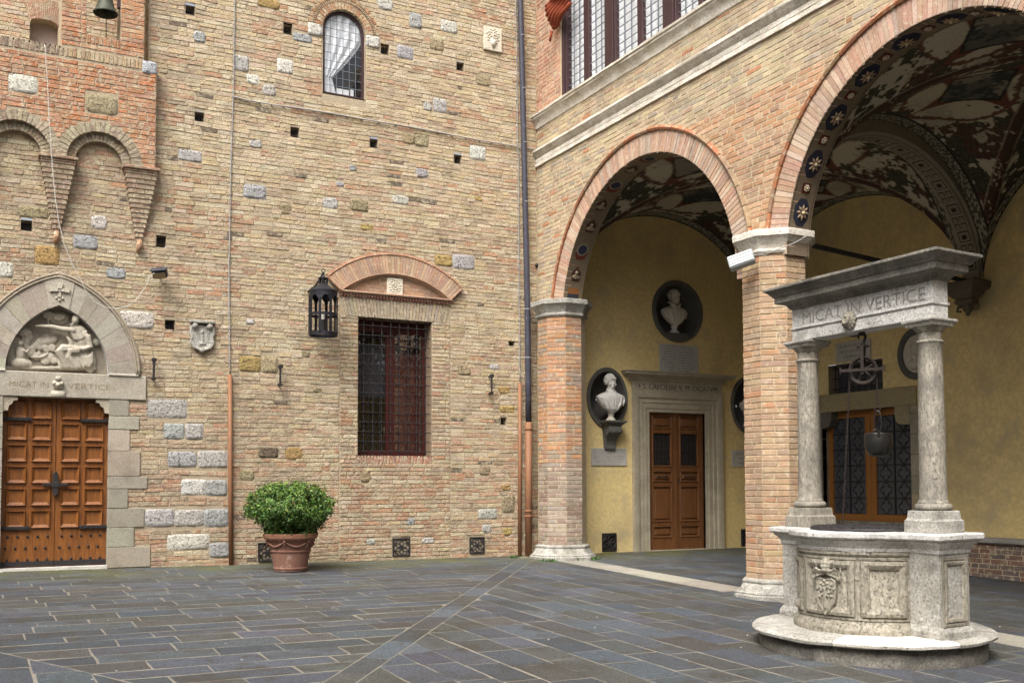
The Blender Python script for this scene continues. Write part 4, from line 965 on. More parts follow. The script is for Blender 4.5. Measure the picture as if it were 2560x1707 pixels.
# kneeling figure, trees, rocks
blob(300, 985, .04, .045, .05, .08); blob(300, 1110, .07, .13, .06, .11); blob(290, 1270, .13, .08, .06, .10); stroke([(330, 1080), (390, 1110), (420, 1060)], [.03, .025, .015], .07); blob(420, 1290, .05, .07, .04, .12)
blob(360, 820, .10, .07, .03, .14); blob(700, 560, .08, .045, .03, .14); stroke([(700, 600), (705, 730)], .014, .12); stroke([(370, 880), (380, 980)], .015, .13)
blob(860, 600, .14, .10, .025, .15); blob(220, 1000, .07, .12, .03, .15); blob(170, 1180, .07, .18, .03, .15)
for k in range(34): blob(200+37*(k % 17)+R.uniform(-20, 20), 900+190*(k//17)+R.uniform(-60, 160), R.uniform(.03, .07), R.uniform(.04, .09), .03, .152, R.uniform(-1, 1))
for cx_, cy_2 in ((360, 820), (700, 560), (860, 600)):
    for k in range(16): a_ = k*2.4; blob(cx_+14*math.sqrt(k)*math.cos(a_)*1.6, cy_2+9*math.sqrt(k)*math.sin(a_)*1.3, .022, .018, .025, .115)
blob(720, 900, .12, .08, .02, .155); blob(700, 1180, .10, .08, .02, .155); stroke([(440, 1180), (560, 1180), (640, 1165), (700, 1120)], .012, .12)
for k in range(12): blob(100+110*k, 1335, .09, .03, .03, .12)
sculpt(rl, 'carved_relief', m_relief, po, .011, 1)
# door
m = MB(); m.box((pc-dw, -.02, gz(pc, 0)-.02), (pc+dw, .3, dz0-.004), (.62, .6, .56)); m.build('threshold', m_ashlar, po)
m = MB(); m.add([(pc-dw, .14, dz0), (pc-dw, -.01, dz0), (pc-dw, -.01, lz0), (pc-dw, .14, lz0)], [(0, 1, 2, 3)]); m.build('jamb_face', m_ashlar, po)
DY = .13
for sg in (-1, 1):
    x0_, x1_ = (pc-dw, pc-.003) if sg < 0 else (pc+.003, pc+dw)
    m = MB(); m.rbox((x0_, DY, dz0+.0), (x1_, DY+.05, lz0+.0), .004); leaf = m.build('door_leaf', m_wood, po)
    zz = [XA(144, 650+q/1.96)[1] for q in (690, 778, 800, 883, 905, 988, 1010, 1093, 1118, 1202, 1225, 1312)]
    wd = x1_-x0_
    for c in range(2):
        cx = x0_+wd*(.27 if c == 0 else .73); hw = wd*.19
        for rr in range(6):
            zt, zb_ = zz[2*rr], zz[2*rr+1]
            m = MB(); o_ = [(cx-hw, zb_), (cx+hw, zb_), (cx+hw, zt), (cx-hw, zt)]; i_ = [(cx-hw*.62, zb_+.05), (cx+hw*.62, zb_+.05), (cx+hw*.66, zt-.012), (cx-hw*.66, zt-.012)]
            m.loft([[(x, DY+.01, z) for x, z in o_], [(x, DY-.035, z) for x, z in [(a+(.012 if a < cx else -.012), b+(.008 if b < (zt+zb_)/2 else -.008)) for a, b in o_]], [(x, DY-.002, z) for x, z in i_]]); m.build('door_panel', m_wood, leaf)
    for k in range(3):
        zq = XA(144, 650+(1352, 1408, 1465)[k]/1.96)[1]
        for j in range(5):
            xs = x0_+wd*(.13+.185*j+(.0 if k != 1 else -.04)); s_ = MB(); s_.ball((xs, DY-.006, zq), .019, 7, 5, scale=(1, .8, 1)); s_.build('stud', m_iron, leaf, smooth=True)
    for pq_ in (780, 1310):
        zq = XA(144, 650+pq_/1.96)[1]; a, b = (x0_, x0_+wd*.54) if sg < 0 else (x1_-wd*.54, x1_)
        s_ = MB(); s_.rbox((a, DY-.045, zq-.024), (b, DY-.005, zq+.024), .004)
        for q in range(5): s_.ball((a+(b-a)*(q+.5)/5, DY-.047, zq), .009, 6, 4)
        s_.build('strap_hinge', m_iron, leaf)
    s_ = MB(); s_.rbox((x0_, DY-.012, dz0+.01), (x1_, DY-.002, dz0+.085), .003)
    for q in range(6): s_.ball((x0_+wd*(q+.5)/6, DY-.014, dz0+.05), .007, 6, 4)
    s_.build('kick_plate', m_iron, leaf)
kc = XA(144.5, 650+1100/1.96)[1]; m = MB(); m.rbox((pc-.14, DY-.055, kc-.02), (pc+.14, DY-.03, kc+.02), .006); m.rbox((pc-.035, DY-.057, kc-.14), (pc+.035, DY-.028, kc+.16), .006); m.rbox((pc-.05, DY-.065, kc-.04), (pc+.05, DY-.04, kc+.045), .008)
for a, b in ((-.15, 0), (.15, 0), (0, .17), (0, -.15)): m.ball((pc+a, DY-.045, kc+b), .022, 7, 5)
m.build('lock_plate', m_iron, po)
m = MB(); m.box((pc-dw-.1, .19, dz0), (pc+dw+.1, .2, lz0+.1)); m.build('door_backing', m_room, po)

# ================================================================== ARCADE BUILDING
ar = thing('arcade_building', (0, -4, 0), 'brick arcade with wide round arches on octagonal piers and leaded upper windows', 'building')
TH = .36; ZS = 4.42; PX = .18
ARCH = [(3.14, 3.95, 2.28), (8.45, 4.10, 2.09), (13.76, 4.10, 2.09)]      # centre u, centre z, intrados radius
PIERS = [.55, 5.93, 11.1]
def xb(px, py): return onB(px, py, 0.)
def arch_poly(c, cz, r, ext=0): return [(c-r-ext, ZS-.6), (c+r+ext, ZS-.6)]+arc(c, cz, r+ext, 0, 180, 28)
RW = .32; MW = .065
ahol = [blk(arch_poly(*a)) for a in ARCH]; abl = [blk(arch_poly(a[0], a[1], a[2], RW+MW)) for a in ARCH]
zst = 6.95; zsil = 7.56
wz0 = xb(1440, 205)[1]; print('string', zst, 'sill', zsil, wz0, 'win', xb(1402, 232), xb(1640, 75), xb(1786, 0))
ustrip0 = xb(1402, 150)[0]
fb = field(0, 16, ZS-.02, zsil+.06, .071, .275, colB, abl+[rect(0, zst, 16, zst+.295)], joint=.012, hj=.003, proud=.004, pj=.003)
fb += field(.0, ustrip0, zsil+.28, 12, .071, .27, lambda u, v: jit(R.choice([(.46, .24, .16), (.50, .28, .19), (.44, .26, .19)])), [], joint=.012, hj=.003)
fb = [[*q[:4], q[4]-.001, q[5]] for q in fb]
itB = [(PB, b, warpB) for b in fb]
mb = MB(); sheet(mb, PB, -.02, 16, ZS-.02, zsil+.1, ahol, d=-.0015); sheet(mb, PB, -.02, ustrip0, zsil+.1, 12, [], d=-.0015); mb.build('mortar_face', m_mortB, ar)
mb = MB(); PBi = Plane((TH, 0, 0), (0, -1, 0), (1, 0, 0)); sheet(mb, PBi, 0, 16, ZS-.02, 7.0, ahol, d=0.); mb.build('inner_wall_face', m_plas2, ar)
# string course and sill mouldings, weathered and broken
m = MB(); mould(m, PB, .0, 16, [(d, zst+z) for d, z in ((0, 0), (.035, 0), (.035, .06), (.02, .07), (.03, .08), (.03, .14), (.012, .15), (.025, .16), (.045, .18), (.065, .21), (.085, .235), (.095, .245), (.095, .285), (0, .30))], 70, .004); m.build('string_course', m_white, ar, smooth=True, angle=35)
m = MB(); mould(m, PB, -.12, 16, [(d, zsil+z) for d, z in ((0, .07), (.02, .08), (.03, .14), (.055, .19), (.09, .225), (.10, .23), (.10, .265), (.125, .27), (.125, .305), (-.12, .315))], 70, .006); m.build('window_sill_course', m_white, ar, smooth=True, angle=35)
m = MB(); m.rbox((-.02, -.75, zsil+.31), (.0, .0, zsil+.5), .005); 
# window band
WX = .10; z0_ = zsil+.31
m = MB(); m.box((-.0, -16, 11.9), (.3, 0, 12.2)); m.build('wall_head', m_mortB, ar)
cut = [(330, 'F'), (385, 'G'), (475, 'M'), (505, 'G'), (600, 'F'), (660, 'G'), (775, 'M'), (805, 'G'), (925, 'F'), (1000, 'G'), (1115, 'M')]
cy_ = [500, 500, 440, 420, 360, 325, 245, 235, 150, 120, 40]
us = [onB(1250+c/2.24, y_/2.24, WX)[0] for (c, _), y_ in zip(cut, cy_)]
print('mullions', [round(u, 2) for u in us])
pane_w = []
uw2 = thing('upper_window_band', (WX, -4, z0_), 'long band of leaded casement windows with dark mullions and white curtains above the arcade', 'window')
edges = list(zip(us, [c[1] for c in cut]))
k = len(us); pitch = us[9]-us[4] if False else (us[8]-us[4])
u = us[0]; seq = []
for i in range(k-1): seq.append((us[i], us[i+1], cut[i][1]))
seq.append((us[-1], us[-1]+.1, 'M')); base_seq = seq[4:8]
off = us[8]-us[4]
for rep in range(1, 8):
    for a, b, t in base_seq: 
        if a+off*(rep) > seq[-1][1]-.02: seq.append((a+off*rep, b+off*rep, t))
PW2 = Plane((WX, 0, 0), (0, -1, 0), (-1, 0, 0))
for a, b, t in seq:
    if b > 15.9: continue
    if t in 'FM':
        m = MB(); d = .05 if t == 'F' else .02
        m.rbox((WX-d, -b, z0_), (WX+.08, -a, 11.9), .008)
        if t == 'F': m.rbox((WX-d-.03, -b+.03, z0_), (WX-d, -(a+b)/2-.01, 11.9), .006)
        m.build('mullion', m_dkwood, uw2)
    else:
        m = MB(); m.add([(WX+.01, -a, z0_), (WX+.01, -b, z0_), (WX+.01, -b, 11.9), (WX+.01, -a, 11.9)], [(0, 1, 2, 3)]); pn = m.build('window_pane', m_glass2, uw2)
        l = MB(); nn = 3
        for i in range(1, nn): x = a+(b-a)*i/nn; l.box((WX, -x-.004, z0_), (WX+.02, -x+.004, 11.9))
        z = z0_+.12
        while z < 11.9: l.box((WX+.001, -b, z-.004), (WX+.019, -a, z+.004)); z += .135
        l.build('lead_came', m_lead, pn)
        c = MB(); nn = 14; c.add([(WX+.055+.022*math.sin(i*1.9+a*7), -(a+(b-a)*i/nn), zz) for zz in (z0_, 11.9) for i in range(nn+1)], [(i, i+1, nn+2+i, nn+1+i) for i in range(nn)]); c.build('curtain', m_curt, pn, smooth=True)
m = MB(); m.box((.55, -16, z0_-.1), (.58, 0, 12)); m.build('dark_interior', m_room, uw2)
m = MB(); m.box((0.0, -ustrip0, z0_), (.12, -ustrip0+.02, 12)); m.build('jamb_side', m_mortB, ar)
aw = MB()
for k in range(7):
    pts = []; 
    for i in range(9):
        t = i/8; pts.append((-.10-.02*k+.03*math.sin(i+k), -(ustrip0-.1)-t*.55, z0_+1.32+k*.05-.04*math.sin(t*PI+k*.7)+.22*t))
    aw.tube(pts, .045, 6)
aw.tube([(-.12, -(ustrip0-.1), z0_+1.25), (-.15, -(ustrip0-.12), z0_+1.08)], [.03, .02], 6)
tag(aw.build('rolled_awning', m_awn, smooth=True), 'rust red awning rolled up at the left end of the upper windows', 'awning')
# arches
AB = [(.47, .31, .22), (.50, .35, .26), (.44, .27, .19), (.42, .31, .25), (.52, .40, .31), (.40, .26, .19)]
for k, (c, cz, r) in enumerate(ARCH):
    n = int(PI*r/.062)
    voussoirs(PB, c, cz, r, r+RW, 0, PI, n, .12, lambda i: jit(R.choice(AB), .09), 'voussoir', ar, m_brickB, proud=.008, single=(k < 2))
    nn = 26
    for i in range(nn):
        t0 = PI*(i+.02)/nn; t1 = PI*(i+.98)/nn; m = MB(); sub = 4
        rings = []
        for q in range(sub+1):
            t = t0+(t1-t0)*q/sub
            rings.append([PB.p(c+rr*math.cos(t), cz+rr*math.sin(t), d) for rr, d in ((r+RW, 0), (r+RW, .035), (r+RW+.03, .05), (r+RW+MW, .03), (r+RW+MW, -.01))])
        m.loft(rings, jit((.36, .15, .075) if R.random() < .6 else (.30, .20, .12), .1)); 
        if k < 2: m.build('arch_moulding', m_brickB, ar, smooth=False)
    m = MB(); m.col = (.17, .13, .085); ring = arc(c, cz, r, 0, 180, 60)
    low = [(c+r, ZS-.0)]+ring+[(c-r, ZS)]
    for i in range(len(low)-1): m.add([PB.p(*low[i], .0), PB.p(*low[i+1], .0), PB.p(*low[i+1], -TH-.01), PB.p(*low[i], -TH-.01)], [(0, 1, 2, 3)])
    m.build('painted_soffit', m_paint, ar)
    # painted ornaments on the soffit: raised plaster roundels
    if k == 2: continue
    def sf(t, wv, d=.0):   # point on the soffit: t angle, wv across 0..1, d towards the opening
        return Vector((TH*wv, -(c+(r-d)*math.cos(t)), cz+(r-d)*math.sin(t)))
    if k == 1:
        tt = math.radians(187-5); step = .30/r; i = 0; t = PI-.255
        while t > .1:
            if i % 2 == 0:
                o = MB(); o.col = (.02, .022, .04); dt, dw_ = .185/r, .42
                P = [(math.cos(a), math.sin(a)) for a in [PI/8+q*PI/4 for q in range(8)]]
                o.add([sf(t+a*dt, .5+b*dw_*.85, .004) for a, b in P], [tuple(range(8))]); bdd = o.build('blue_octagon', m_paint, ar)
                o = MB(); o.col = (.33, .24, .15)
                for q in range(8):
                    a = q*PI/4; L_ = .105
                    pts = [(0, 0), (L_*.62*math.cos(a-.30), L_*.62*math.sin(a-.30)), (L_*math.cos(a), L_*math.sin(a)), (L_*.62*math.cos(a+.30), L_*.62*math.sin(a+.30))]
                    o.add([sf(t+x/r, .5+y/TH, .03-(.012 if w_ == 0 else 0)) for w_, (x, y) in enumerate(pts)]+[sf(t+math.cos(a)*L_*.5/r, .5+math.sin(a)*L_*.5/TH, .045)], [(0, 1, 4), (1, 2, 4), (2, 3, 4), (3, 0, 4)])
                o.ball(sf(t, .5, .04), .022, 8, 5, (.6, .48, .3)); o.build('gilt_rosette', m_paint, ar)
                t -= step
            else:
                o = MB(); o.col = (.09, .02, .012); s_ = .062
                o.add([sf(t+a*s_/r, .5+b*s_/TH*1.1, .003) for a, b in ((-1, -1), (1, -1), (1, 1), (-1, 1))], [(0, 1, 2, 3)]); o.build('red_square', m_paint, ar)
                o = MB(); o.col = (.55, .47, .34); o.ball(sf(t, .5, .02), .018, 8, 5)
                for q in range(7): a = q*PI*2/7; o.ball(sf(t+.032*math.cos(a)/r, .5+.032*math.sin(a)/TH, .015), .013, 6, 4)
                o.build('white_rosette', m_paint, ar, smooth=True); t -= step
            i += 1
        for wv in (.04, .93):
            o = MB(); o.col = (.09, .06, .04)
            for i in range(50):
                t0 = PI*i/50; t1 = PI*(i+1)/50; o.add([sf(t0, wv, .003), sf(t1, wv, .003), sf(t1, wv+.03, .003), sf(t0, wv+.03, .003)], [(0, 1, 2, 3)])
            o.build('painted_line', m_paint, ar)
    else:
        for th_, kind in ((178, 'V'), (168, 'S'), (157, 'V'), (146, 'O'), (135, 'V'), (124, 'D'), (112, 'O'), (100, 'V'), (88, 'O'), (60, 'V'), (30, 'O')):
            t = math.radians(th_); o = MB()
            if kind == 'O':
                o.col = (.27, .24, .18); o.add([sf(t+.11*math.cos(a)/r, .5+.11*math.sin(a)/TH, .008) for a in [q*PI/8 for q in range(16)]], [tuple(range(16))]); o.col = (.03, .035, .06); o.add([sf(t+.085*math.cos(a)/r, .5+.085*math.sin(a)/TH, .012) for a in [q*PI/8 for q in range(16)]], [tuple(range(16))]); o.col = (.14, .035, .02); o.add([sf(t+x/r, .5+y/TH, .004) for x, y in ((.05, -.13), (.17, -.08), (.19, 0), (.17, .08), (.05, .13))], [(0, 1, 2, 3, 4)]); o.build('painted_roundel', m_paint, ar)
            elif kind == 'S':
                o.col = (.25, .10, .03); o.add([sf(t+x/r, .5+y/TH, .004) for x, y in ((-.2, -.11), (-.05, -.11), (-.05, .11), (-.2, .11))], [(0, 1, 2, 3)]); o.col = (.03, .03, .04); o.add([sf(t+x/r, .5+y/TH, .007) for x, y in ((-.1, -.11), (.1, -.11), (.16, 0), (.1, .11), (-.1, .11))], [(0, 1, 2, 3, 4)]); o.col = (.45, .34, .24); o.ball(sf(t+.02/r, .5, .01), .045, 8, 6); o.build('painted_cherub_panel', m_paint, ar)
            else:
                o.col = (.08, .035, .025); o.add([sf(t+x/r, .5+y/TH, .004) for x, y in ((-.14, 0), (-.02, -.10), (.12, -.07), (.12, .07), (-.02, .10))], [(0, 1, 2, 3, 4)]); o.col = (.30, .25, .17)
                for q in range(7): a = -.9+q*.3; o.tube([sf(t, .5, .008), sf(t+.08*math.cos(a)/r, .5+.09*math.sin(a)/TH*1.2, .01)], .009, 5)
                o.ball(sf(t-.03/r, .5, .01), .028, 8, 5); o.build('painted_ornament', m_paint, ar)
# piers
for k, pu in enumerate(PIERS):
    cx, cy = PX, -pu
    g0 = gz(cx-.5, cy)
    pr = MB(); a = .385; skirt(pr, octagon(cx, cy, a), [(0, g0+.2), (0, ZS-.25)]); pm = pr.build('pier_core', m_mortB, ar)
    O8 = octagon(cx, cy, a); its = []
    zt = ZS-.27; zb_ = g0+.235
    for i in range(8):
        p, q = O8[i], O8[(i+1) % 8]; Uv = (q[0]-p[0], q[1]-p[1], 0); W_ = math.hypot(Uv[0], Uv[1]); nrm = (Uv[1], -Uv[0], 0)
        if nrm[0] > .25*W_*1.2: continue
        plf = Plane((p[0], p[1], 0), Uv, nrm); cf = colR if k == 0 else colP
        R2 = random.Random(5+k); v = zb_; row = 0; saved = R
        while v < zt-.02:
            hh = min(.0735, zt-v); mid = W_*( .5 if (row+i) % 2 else .0)
            cuts_ = [0, W_] if mid == 0 else [0, mid+R.uniform(-.04, .04), W_]
            if R.random() < .25 and len(cuts_) == 2: cuts_ = [0, W_*.72, W_]
            for s0, s1 in zip(cuts_[:-1], cuts_[1:]):
                its.append((plf, [s0+(.0 if s0 == 0 else .005), s1-(.0 if s1 == W_ else .005), v+.005, v+hh-.005, .008+R.uniform(-.002, .002), cf(s0, v)], None))
            v += hh; row += 1
    lay(its, pm, m_brickB, 150 if k < 2 else 0, 'brick', 'hidden_brickwork', back=-.02)
    cp = MB(); z = ZS
    skirt(cp, octagon(cx, cy, .385), [(0.002, z-.29), (.03, z-.285), (.045, z-.26), (.04, z-.235), (.02, z-.225), (.03, z-.20), (.055, z-.15), (.085, z-.11), (.095, z-.10), (.10, z-.085), (.12, z-.08), (.125, z-.01), (.115, z)]); cp.build('capital', m_white if k else m_travw, ar, smooth=True, angle=25)
    bs = MB(); z = g0
    skirt(bs, octagon(cx, cy, .385), [(.15, z-.15), (.155, z+.035), (.135, z+.055), (.14, z+.065), (.12, z+.075), (.10, z+.085), (.085, z+.11), (.06, z+.16), (.045, z+.18), (.05, z+.19), (.055, z+.205), (.05, z+.225), (.02, z+.24), (0, z+.245)]); bs.build('pier_base', m_travw, ar, smooth=True, angle=25)
lay(itB, ar, m_brickB, 300, 'brick', 'far_brickwork')
# wall above each capital between the arches has no gap: fill block behind
m = MB(); 
for pu, (a, b) in zip(PIERS, ((0, ARCH[0][0]-ARCH[0][2]), (ARCH[0][0]+ARCH[0][2], ARCH[1][0]-ARCH[1][2]), (ARCH[1][0]+ARCH[1][2], ARCH[2][0]-ARCH[2][2]))): m.box((.004, -b+.002, ZS-.005), (TH-.004, -a-.002, ZS+.5))
m.build('impost_block', m_mortB, ar)

# ================================================================== LOGGIA ROOM
DX = 5.0
lg = thing('loggia_room', (2.5, -4, 0), 'ochre plastered end and rear walls of the loggia', 'building')
m = MB(); m.add([(TH-.36+.0, .0, -.3), (DX, .0, -.3), (DX, .0, 7), (.0, .0, 7)], [(0, 1, 2, 3)])
cd0, cd1, cdz = XA(1623, 1200)[0], XA(1763, 1200)[0], XA(1693, 1032)[1]
PC = PA
nc_top = XA(1693, 779); nr = .60                                   # round niche
noL = (XA(1517, 995)); noR = (XA(1870, 1012))
ovw, ovh = .445, .57
vC = [XA(1523, 1356), XA(1868, 1343)]
def ell(cx, cz, a, b, n=32): return [(cx+a*math.cos(2*PI*i/n), cz+b*math.sin(2*PI*i/n)) for i in range(n)]
holC = [blk(ell(*nc_top, nr*.86, nr*.86)), blk(ell(*noL, ovw*.86, ovh*.86)), blk(ell(*noR, ovw*.86, ovh*.86)), rect(cd0, -.3, cd1, cdz)]+[rect(x-.16, z-.16, x+.16, z+.16) for x, z in vC]
m = MB(); sheet(m, PA, .0, DX, -.2, 7, holC, d=0., st=.02); m.build('end_wall', m_plaster, lg)
PD = Plane((DX, 0, 0), (0, -1, 0), (-1, 0, 0))
def XD(px, py): return onB(px, py, DX)
dd0, dd1 = XD(2058, 1200)[0], XD(2281, 1200)[0]; ddz = XD(2150, 1024)[1]; ddb = XD(2170, 1300)[1]
sw0, sw1 = XD(2071, 950)[0], XD(2207, 950)[0]; swz0, swz1 = XD(2139, 983)[1], XD(2139, 906)[1]
oc = XD(2140, 675); ocz = oc[1]-.6
holD = [rect(dd0, -.4, dd1, ddz), rect(sw0, swz0, sw1, swz1), blk(ell(oc[0], ocz, .5, .5))]
m = MB(); sheet(m, PD, .0, 13, -.4, 7, holD, d=0., st=.02); m.build('rear_wall_face', m_plaster, lg)
m = MB(); m.box((TH, -13.2, -.5), (DX, -13.0, 7)); m.build('far_end_wall', m_plaster, lg)
m = MB(); m.box((TH-.03, -13.2, 6.75), (DX+.2, -.002, 6.85)); m.build('upper_floor_slab', m_room, lg)
# vaults: two crossing barrels over each bay, painted
def paint(u, v, z, X, Y, bay):
    """returns painted colours (flat fresco design) on the vault grid"""
    a = np.abs(2*u-1); b = np.abs(2*v-1)
    n1 = np.zeros_like(u); n2 = np.zeros_like(u); n3 = np.zeros_like(u)
    for j in range(u.shape[0]):
        for i in range(u.shape[1]):
            p = Vector((X[j, i], Y[j, i], bay*7.))
            n1[j, i] = .9*mnoise.noise(p*2.4)+.65*mnoise.noise(p*7.3)+.5*mnoise.noise(p*17.); n2[j, i] = mnoise.noise(p*1.7+Vector((9, 2, 1)))+.5*mnoise.noise(p*13.); n3[j, i] = mnoise.noise(p*31.)
    C = np.empty(u.shape+(3,)); C[:] = (.46, .42, .32)
    C[n2 > .3] = (.36, .33, .25)
    dg = np.abs(a-b); m_ = np.maximum(a, b)
    near = np.minimum.reduce([np.hypot((u-c0)*1.0, (v-c1)*1.0) for c0, c1 in ((.5, .22), (.5, .78), (.2, .5), (.8, .5))])
    dens = np.clip(-.22+1.35*np.exp(-(near/.155)**4)+.15*n2, -.35, .75); rim_ = np.abs(near-.165+.02*n2) < .008; C[rim_] = (.12, .06, .04)
    leaf = n1 > dens; C[leaf] = (.040, .040, .030); C[leaf & (n3 > .12)] = (.085, .085, .055); C[leaf & (n2 > .12) & (n3 < .05)] = (.085, .028, .022)
    C[(dg < .05) & (n3 > -.2)] = (.07, .035, .025); C[(dg > .05) & (dg < .062)] = (.26, .22, .16)
    for (c0, c1) in ((.5, .27), (.5, .73), (.24, .5), (.76, .5)):
        du, dv = np.abs(u-c0), np.abs(v-c1); k = du*1.0+dv*1.0; lz = .115
        st4 = (k < lz+.10) & (np.minimum(du, dv) < .10*(1-(k-lz)/.10)**2*.5); C[st4] = (.13, .05, .035)
        C[k < lz+.010] = (.008, .008, .008); s_ = k < lz; C[s_] = (.035, .042, .042); C[s_ & (n1 > .15)] = (.10, .10, .085); C[s_ & (n2 > .15)] = (.22, .20, .16)
    e = np.minimum(np.minimum(u, 1-u), np.minimum(v, 1-v)); C[e < .035] = (.33, .30, .23); C[(e < .035) & (n3 > -.05)] = (.08, .08, .06); C[(e > .035) & (e < .042)] = (.02, .02, .02); C[e < .004] = (.015, .012, .01)
    return C
def vault(name, P00, P10, P11, P01, bay, nu=250, nv=250, z0_=4.35, rise=2.02):
    tu = (1-np.cos(np.linspace(0, PI, nu+1)))/2; tv = (1-np.cos(np.linspace(0, PI, nv+1)))/2; u, v = np.meshgrid(tu, tv)
    X = P00[0]*(1-u)*(1-v)+P10[0]*u*(1-v)+P11[0]*u*v+P01[0]*(1-u)*v; Y = P00[1]*(1-u)*(1-v)+P10[1]*u*(1-v)+P11[1]*u*v+P01[1]*(1-u)*v
    f = lambda t: np.sqrt(np.maximum(0, 1-(2*t-1)**2)); Z = z0_+rise*np.maximum(f(u), f(v))+.10*np.minimum(f(u), f(v))
    C = paint(u, v, Z, X, Y, bay); me = bpy.data.meshes.new(name)
    V = np.stack([X, Y, Z], -1).reshape(-1, 3); c = V.mean(0)
    F = [(j*(nu+1)+i, j*(nu+1)+i+1, (j+1)*(nu+1)+i+1, (j+1)*(nu+1)+i) for j in range(nv) for i in range(nu)]
    me.from_pydata((V-c).tolist(), [], F); at = me.attributes.new('Col', 'FLOAT_COLOR', 'POINT')
    at.data.foreach_set('color', np.concatenate([C.reshape(-1, 3), np.ones((len(V), 1))], 1).astype(np.float32).ravel())
    me.materials.append(m_paint); me.polygons.foreach_set('use_smooth', [True]*len(F))
    o = bpy.data.objects.new(name, me); COL.objects.link(o); o.location = c-WL[lg.name]; o.parent = lg; WL[o.name] = c
T0, T1 = (TH, -5.93), (DX, -5.15)                  # the transverse arch runs slightly askew
tw = .17
vault('painted_vault', (TH, -.0), (DX, -.0), (DX, T1[1]+tw), (TH, T0[1]+tw), 0, 220, 220)
vault('painted_vault', (TH, T0[1]-tw), (DX, T1[1]-tw), (DX, -10.6), (TH, -10.9), 1, 340, 340)
vault('painted_vault', (TH, -11.1), (DX, -10.8), (DX, -13), (TH, -13), 2, 40, 40)
ta = MB(); ta.col = (.27, .245, .195); Lx = math.hypot(DX-TH, T1[1]-T0[1]); ux, uy = (DX-TH)/Lx, (T1[1]-T0[1])/Lx
def tp(s_, z, w_): return Vector((TH+ux*s_-uy*w_, T0[1]+uy*s_+ux*w_, z))
hwA = Lx/2-.06; riseA = 1.78; n = 44
def ai(t, dr=0): return (Lx/2-(hwA-dr)*math.cos(t), 4.38+(riseA-dr)*math.sin(t))
rings = []
for i in range(n+1):
    t = PI*i/n; s0, z0a = ai(t); s1, z1a = ai(t, -.05)
    rings.append([tp(s1, z1a+.5, -tw-.01), tp(s1, z1a, -tw-.01), tp(s1, z1a-.02, -tw+.03), tp(s0, z0a, -tw+.05), tp(s0, z0a, tw-.05), tp(s1, z1a-.02, tw-.03), tp(s1, z1a, tw+.01), tp(s1, z1a+.5, tw+.01)])
ta.loft(rings, closed=False); ta.build('transverse_arch', m_paint, lg)
i = 0; t = .10; st_ = .052
while t < PI-.1:
    o = MB()
    def cf(dt, w_, d): s_, z = ai(t+dt, d); return tp(s_, z, w_)
    if i % 2 == 0:
        for a in (-1, 1):
            for b in (-1, 1):
                q = [(-.022, -.04), (.022, -.04), (.022, .04), (-.022, .04)]
                o.col = (.07, .06, .045); o.add([cf(a*.03+x*1.1, b*.055+y*1.1, .003) for x, y in q], [(0, 1, 2, 3)]); o.col = (.30, .26, .2); o.add([cf(a*.03+x*.75+.004, b*.055+y*.75, .006) for x, y in q], [(0, 1, 2, 3)]); o.ball(cf(a*.03, b*.055, .01), .018, 7, 4, (.34, .28, .2))
        o.build('coffer_group', m_paint, lg); t += .125
    else:
        q = [(-.045, -.085), (.045, -.085), (.045, .085), (-.045, .085)]
        o.col = (.08, .07, .055); o.add([cf(x*1.1, y*1.1, .003) for x, y in q], [(0, 1, 2, 3)]); o.col = (.26, .23, .18); o.add([cf(x*.85+.003, y*.9, .006) for x, y in q], [(0, 1, 2, 3)]); o.col = (.03, .02, .015); o.add([cf(x*.4+.006, y*.45, .009) for x, y in q], [(0, 1, 2, 3)]); o.build('large_coffer', m_paint, lg); t += .125
    i += 1
# corbel under the far end of the transverse arch, tie rod, spotlight
cb = MB(); q = tp(Lx, 0, 0); qx, qy = q.x, q.y
skirt(cb, [(qx-.38, qy-.26), (qx, qy-.26), (qx, qy+.26), (qx-.38, qy+.26)], [(-.16, 4.03), (-.12, 4.05), (-.10, 4.10), (-.13, 4.12), (-.05, 4.19), (-.03, 4.24), (.04, 4.28), (.05, 4.33), (.05, 4.37), (.0, 4.4)]); cb.ball((qx-.15, qy, 4.00), .09, 8, 6); cb.ball((qx-.16, qy, 3.90), .04, 8, 6)
for sg in (-1, 1): cb.tube([(qx-.16, qy+sg*.07, 4.03), (qx-.16, qy+sg*.18, 4.02), (qx-.16, qy+sg*.20, 3.96), (qx-.16, qy+sg*.13, 3.95)], .022, 6)
cb.col = (.10, .085, .065)
for i_ in range(len(cb.c)): cb.c[i_] = (.13, .11, .085)
cb.build('arch_corbel', m_ashlar, lg, smooth=True, angle=30)
rd = MB(); rd.rbox((-.02, -.03, 0), (.02, .03, 1), .004)
P_ = tp(.0, 4.42, 0); Q_ = tp(Lx-.1, 4.40, 0); rd = MB(); rd.loft([[p+Vector((-uy*a, ux*a, b)) for a, b in ((-.02, -.03), (.02, -.03), (.02, .03), (-.02, .03))] for p in (P_, Q_)]); rd.build('tie_rod', m_iron, lg)
sp = MB(); c_ = tp(2.7, 4.36, -.02); sp.rbox(tuple(c_+Vector((-.17, -.07, -.05))), tuple(c_+Vector((.05, .07, .02))), .01); sp.rbox(tuple(c_+Vector((.03, -.05, -.10))), tuple(c_+Vector((.17, .05, -.02))), .01); sp.tube([c_+Vector((0, 0, .06)), c_+Vector((0, 0, -.03))], .012, 6)
tag(sp.build('spotlight', m_iron), 'small black spotlight clamped on the dark tie rod in the loggia', 'light')

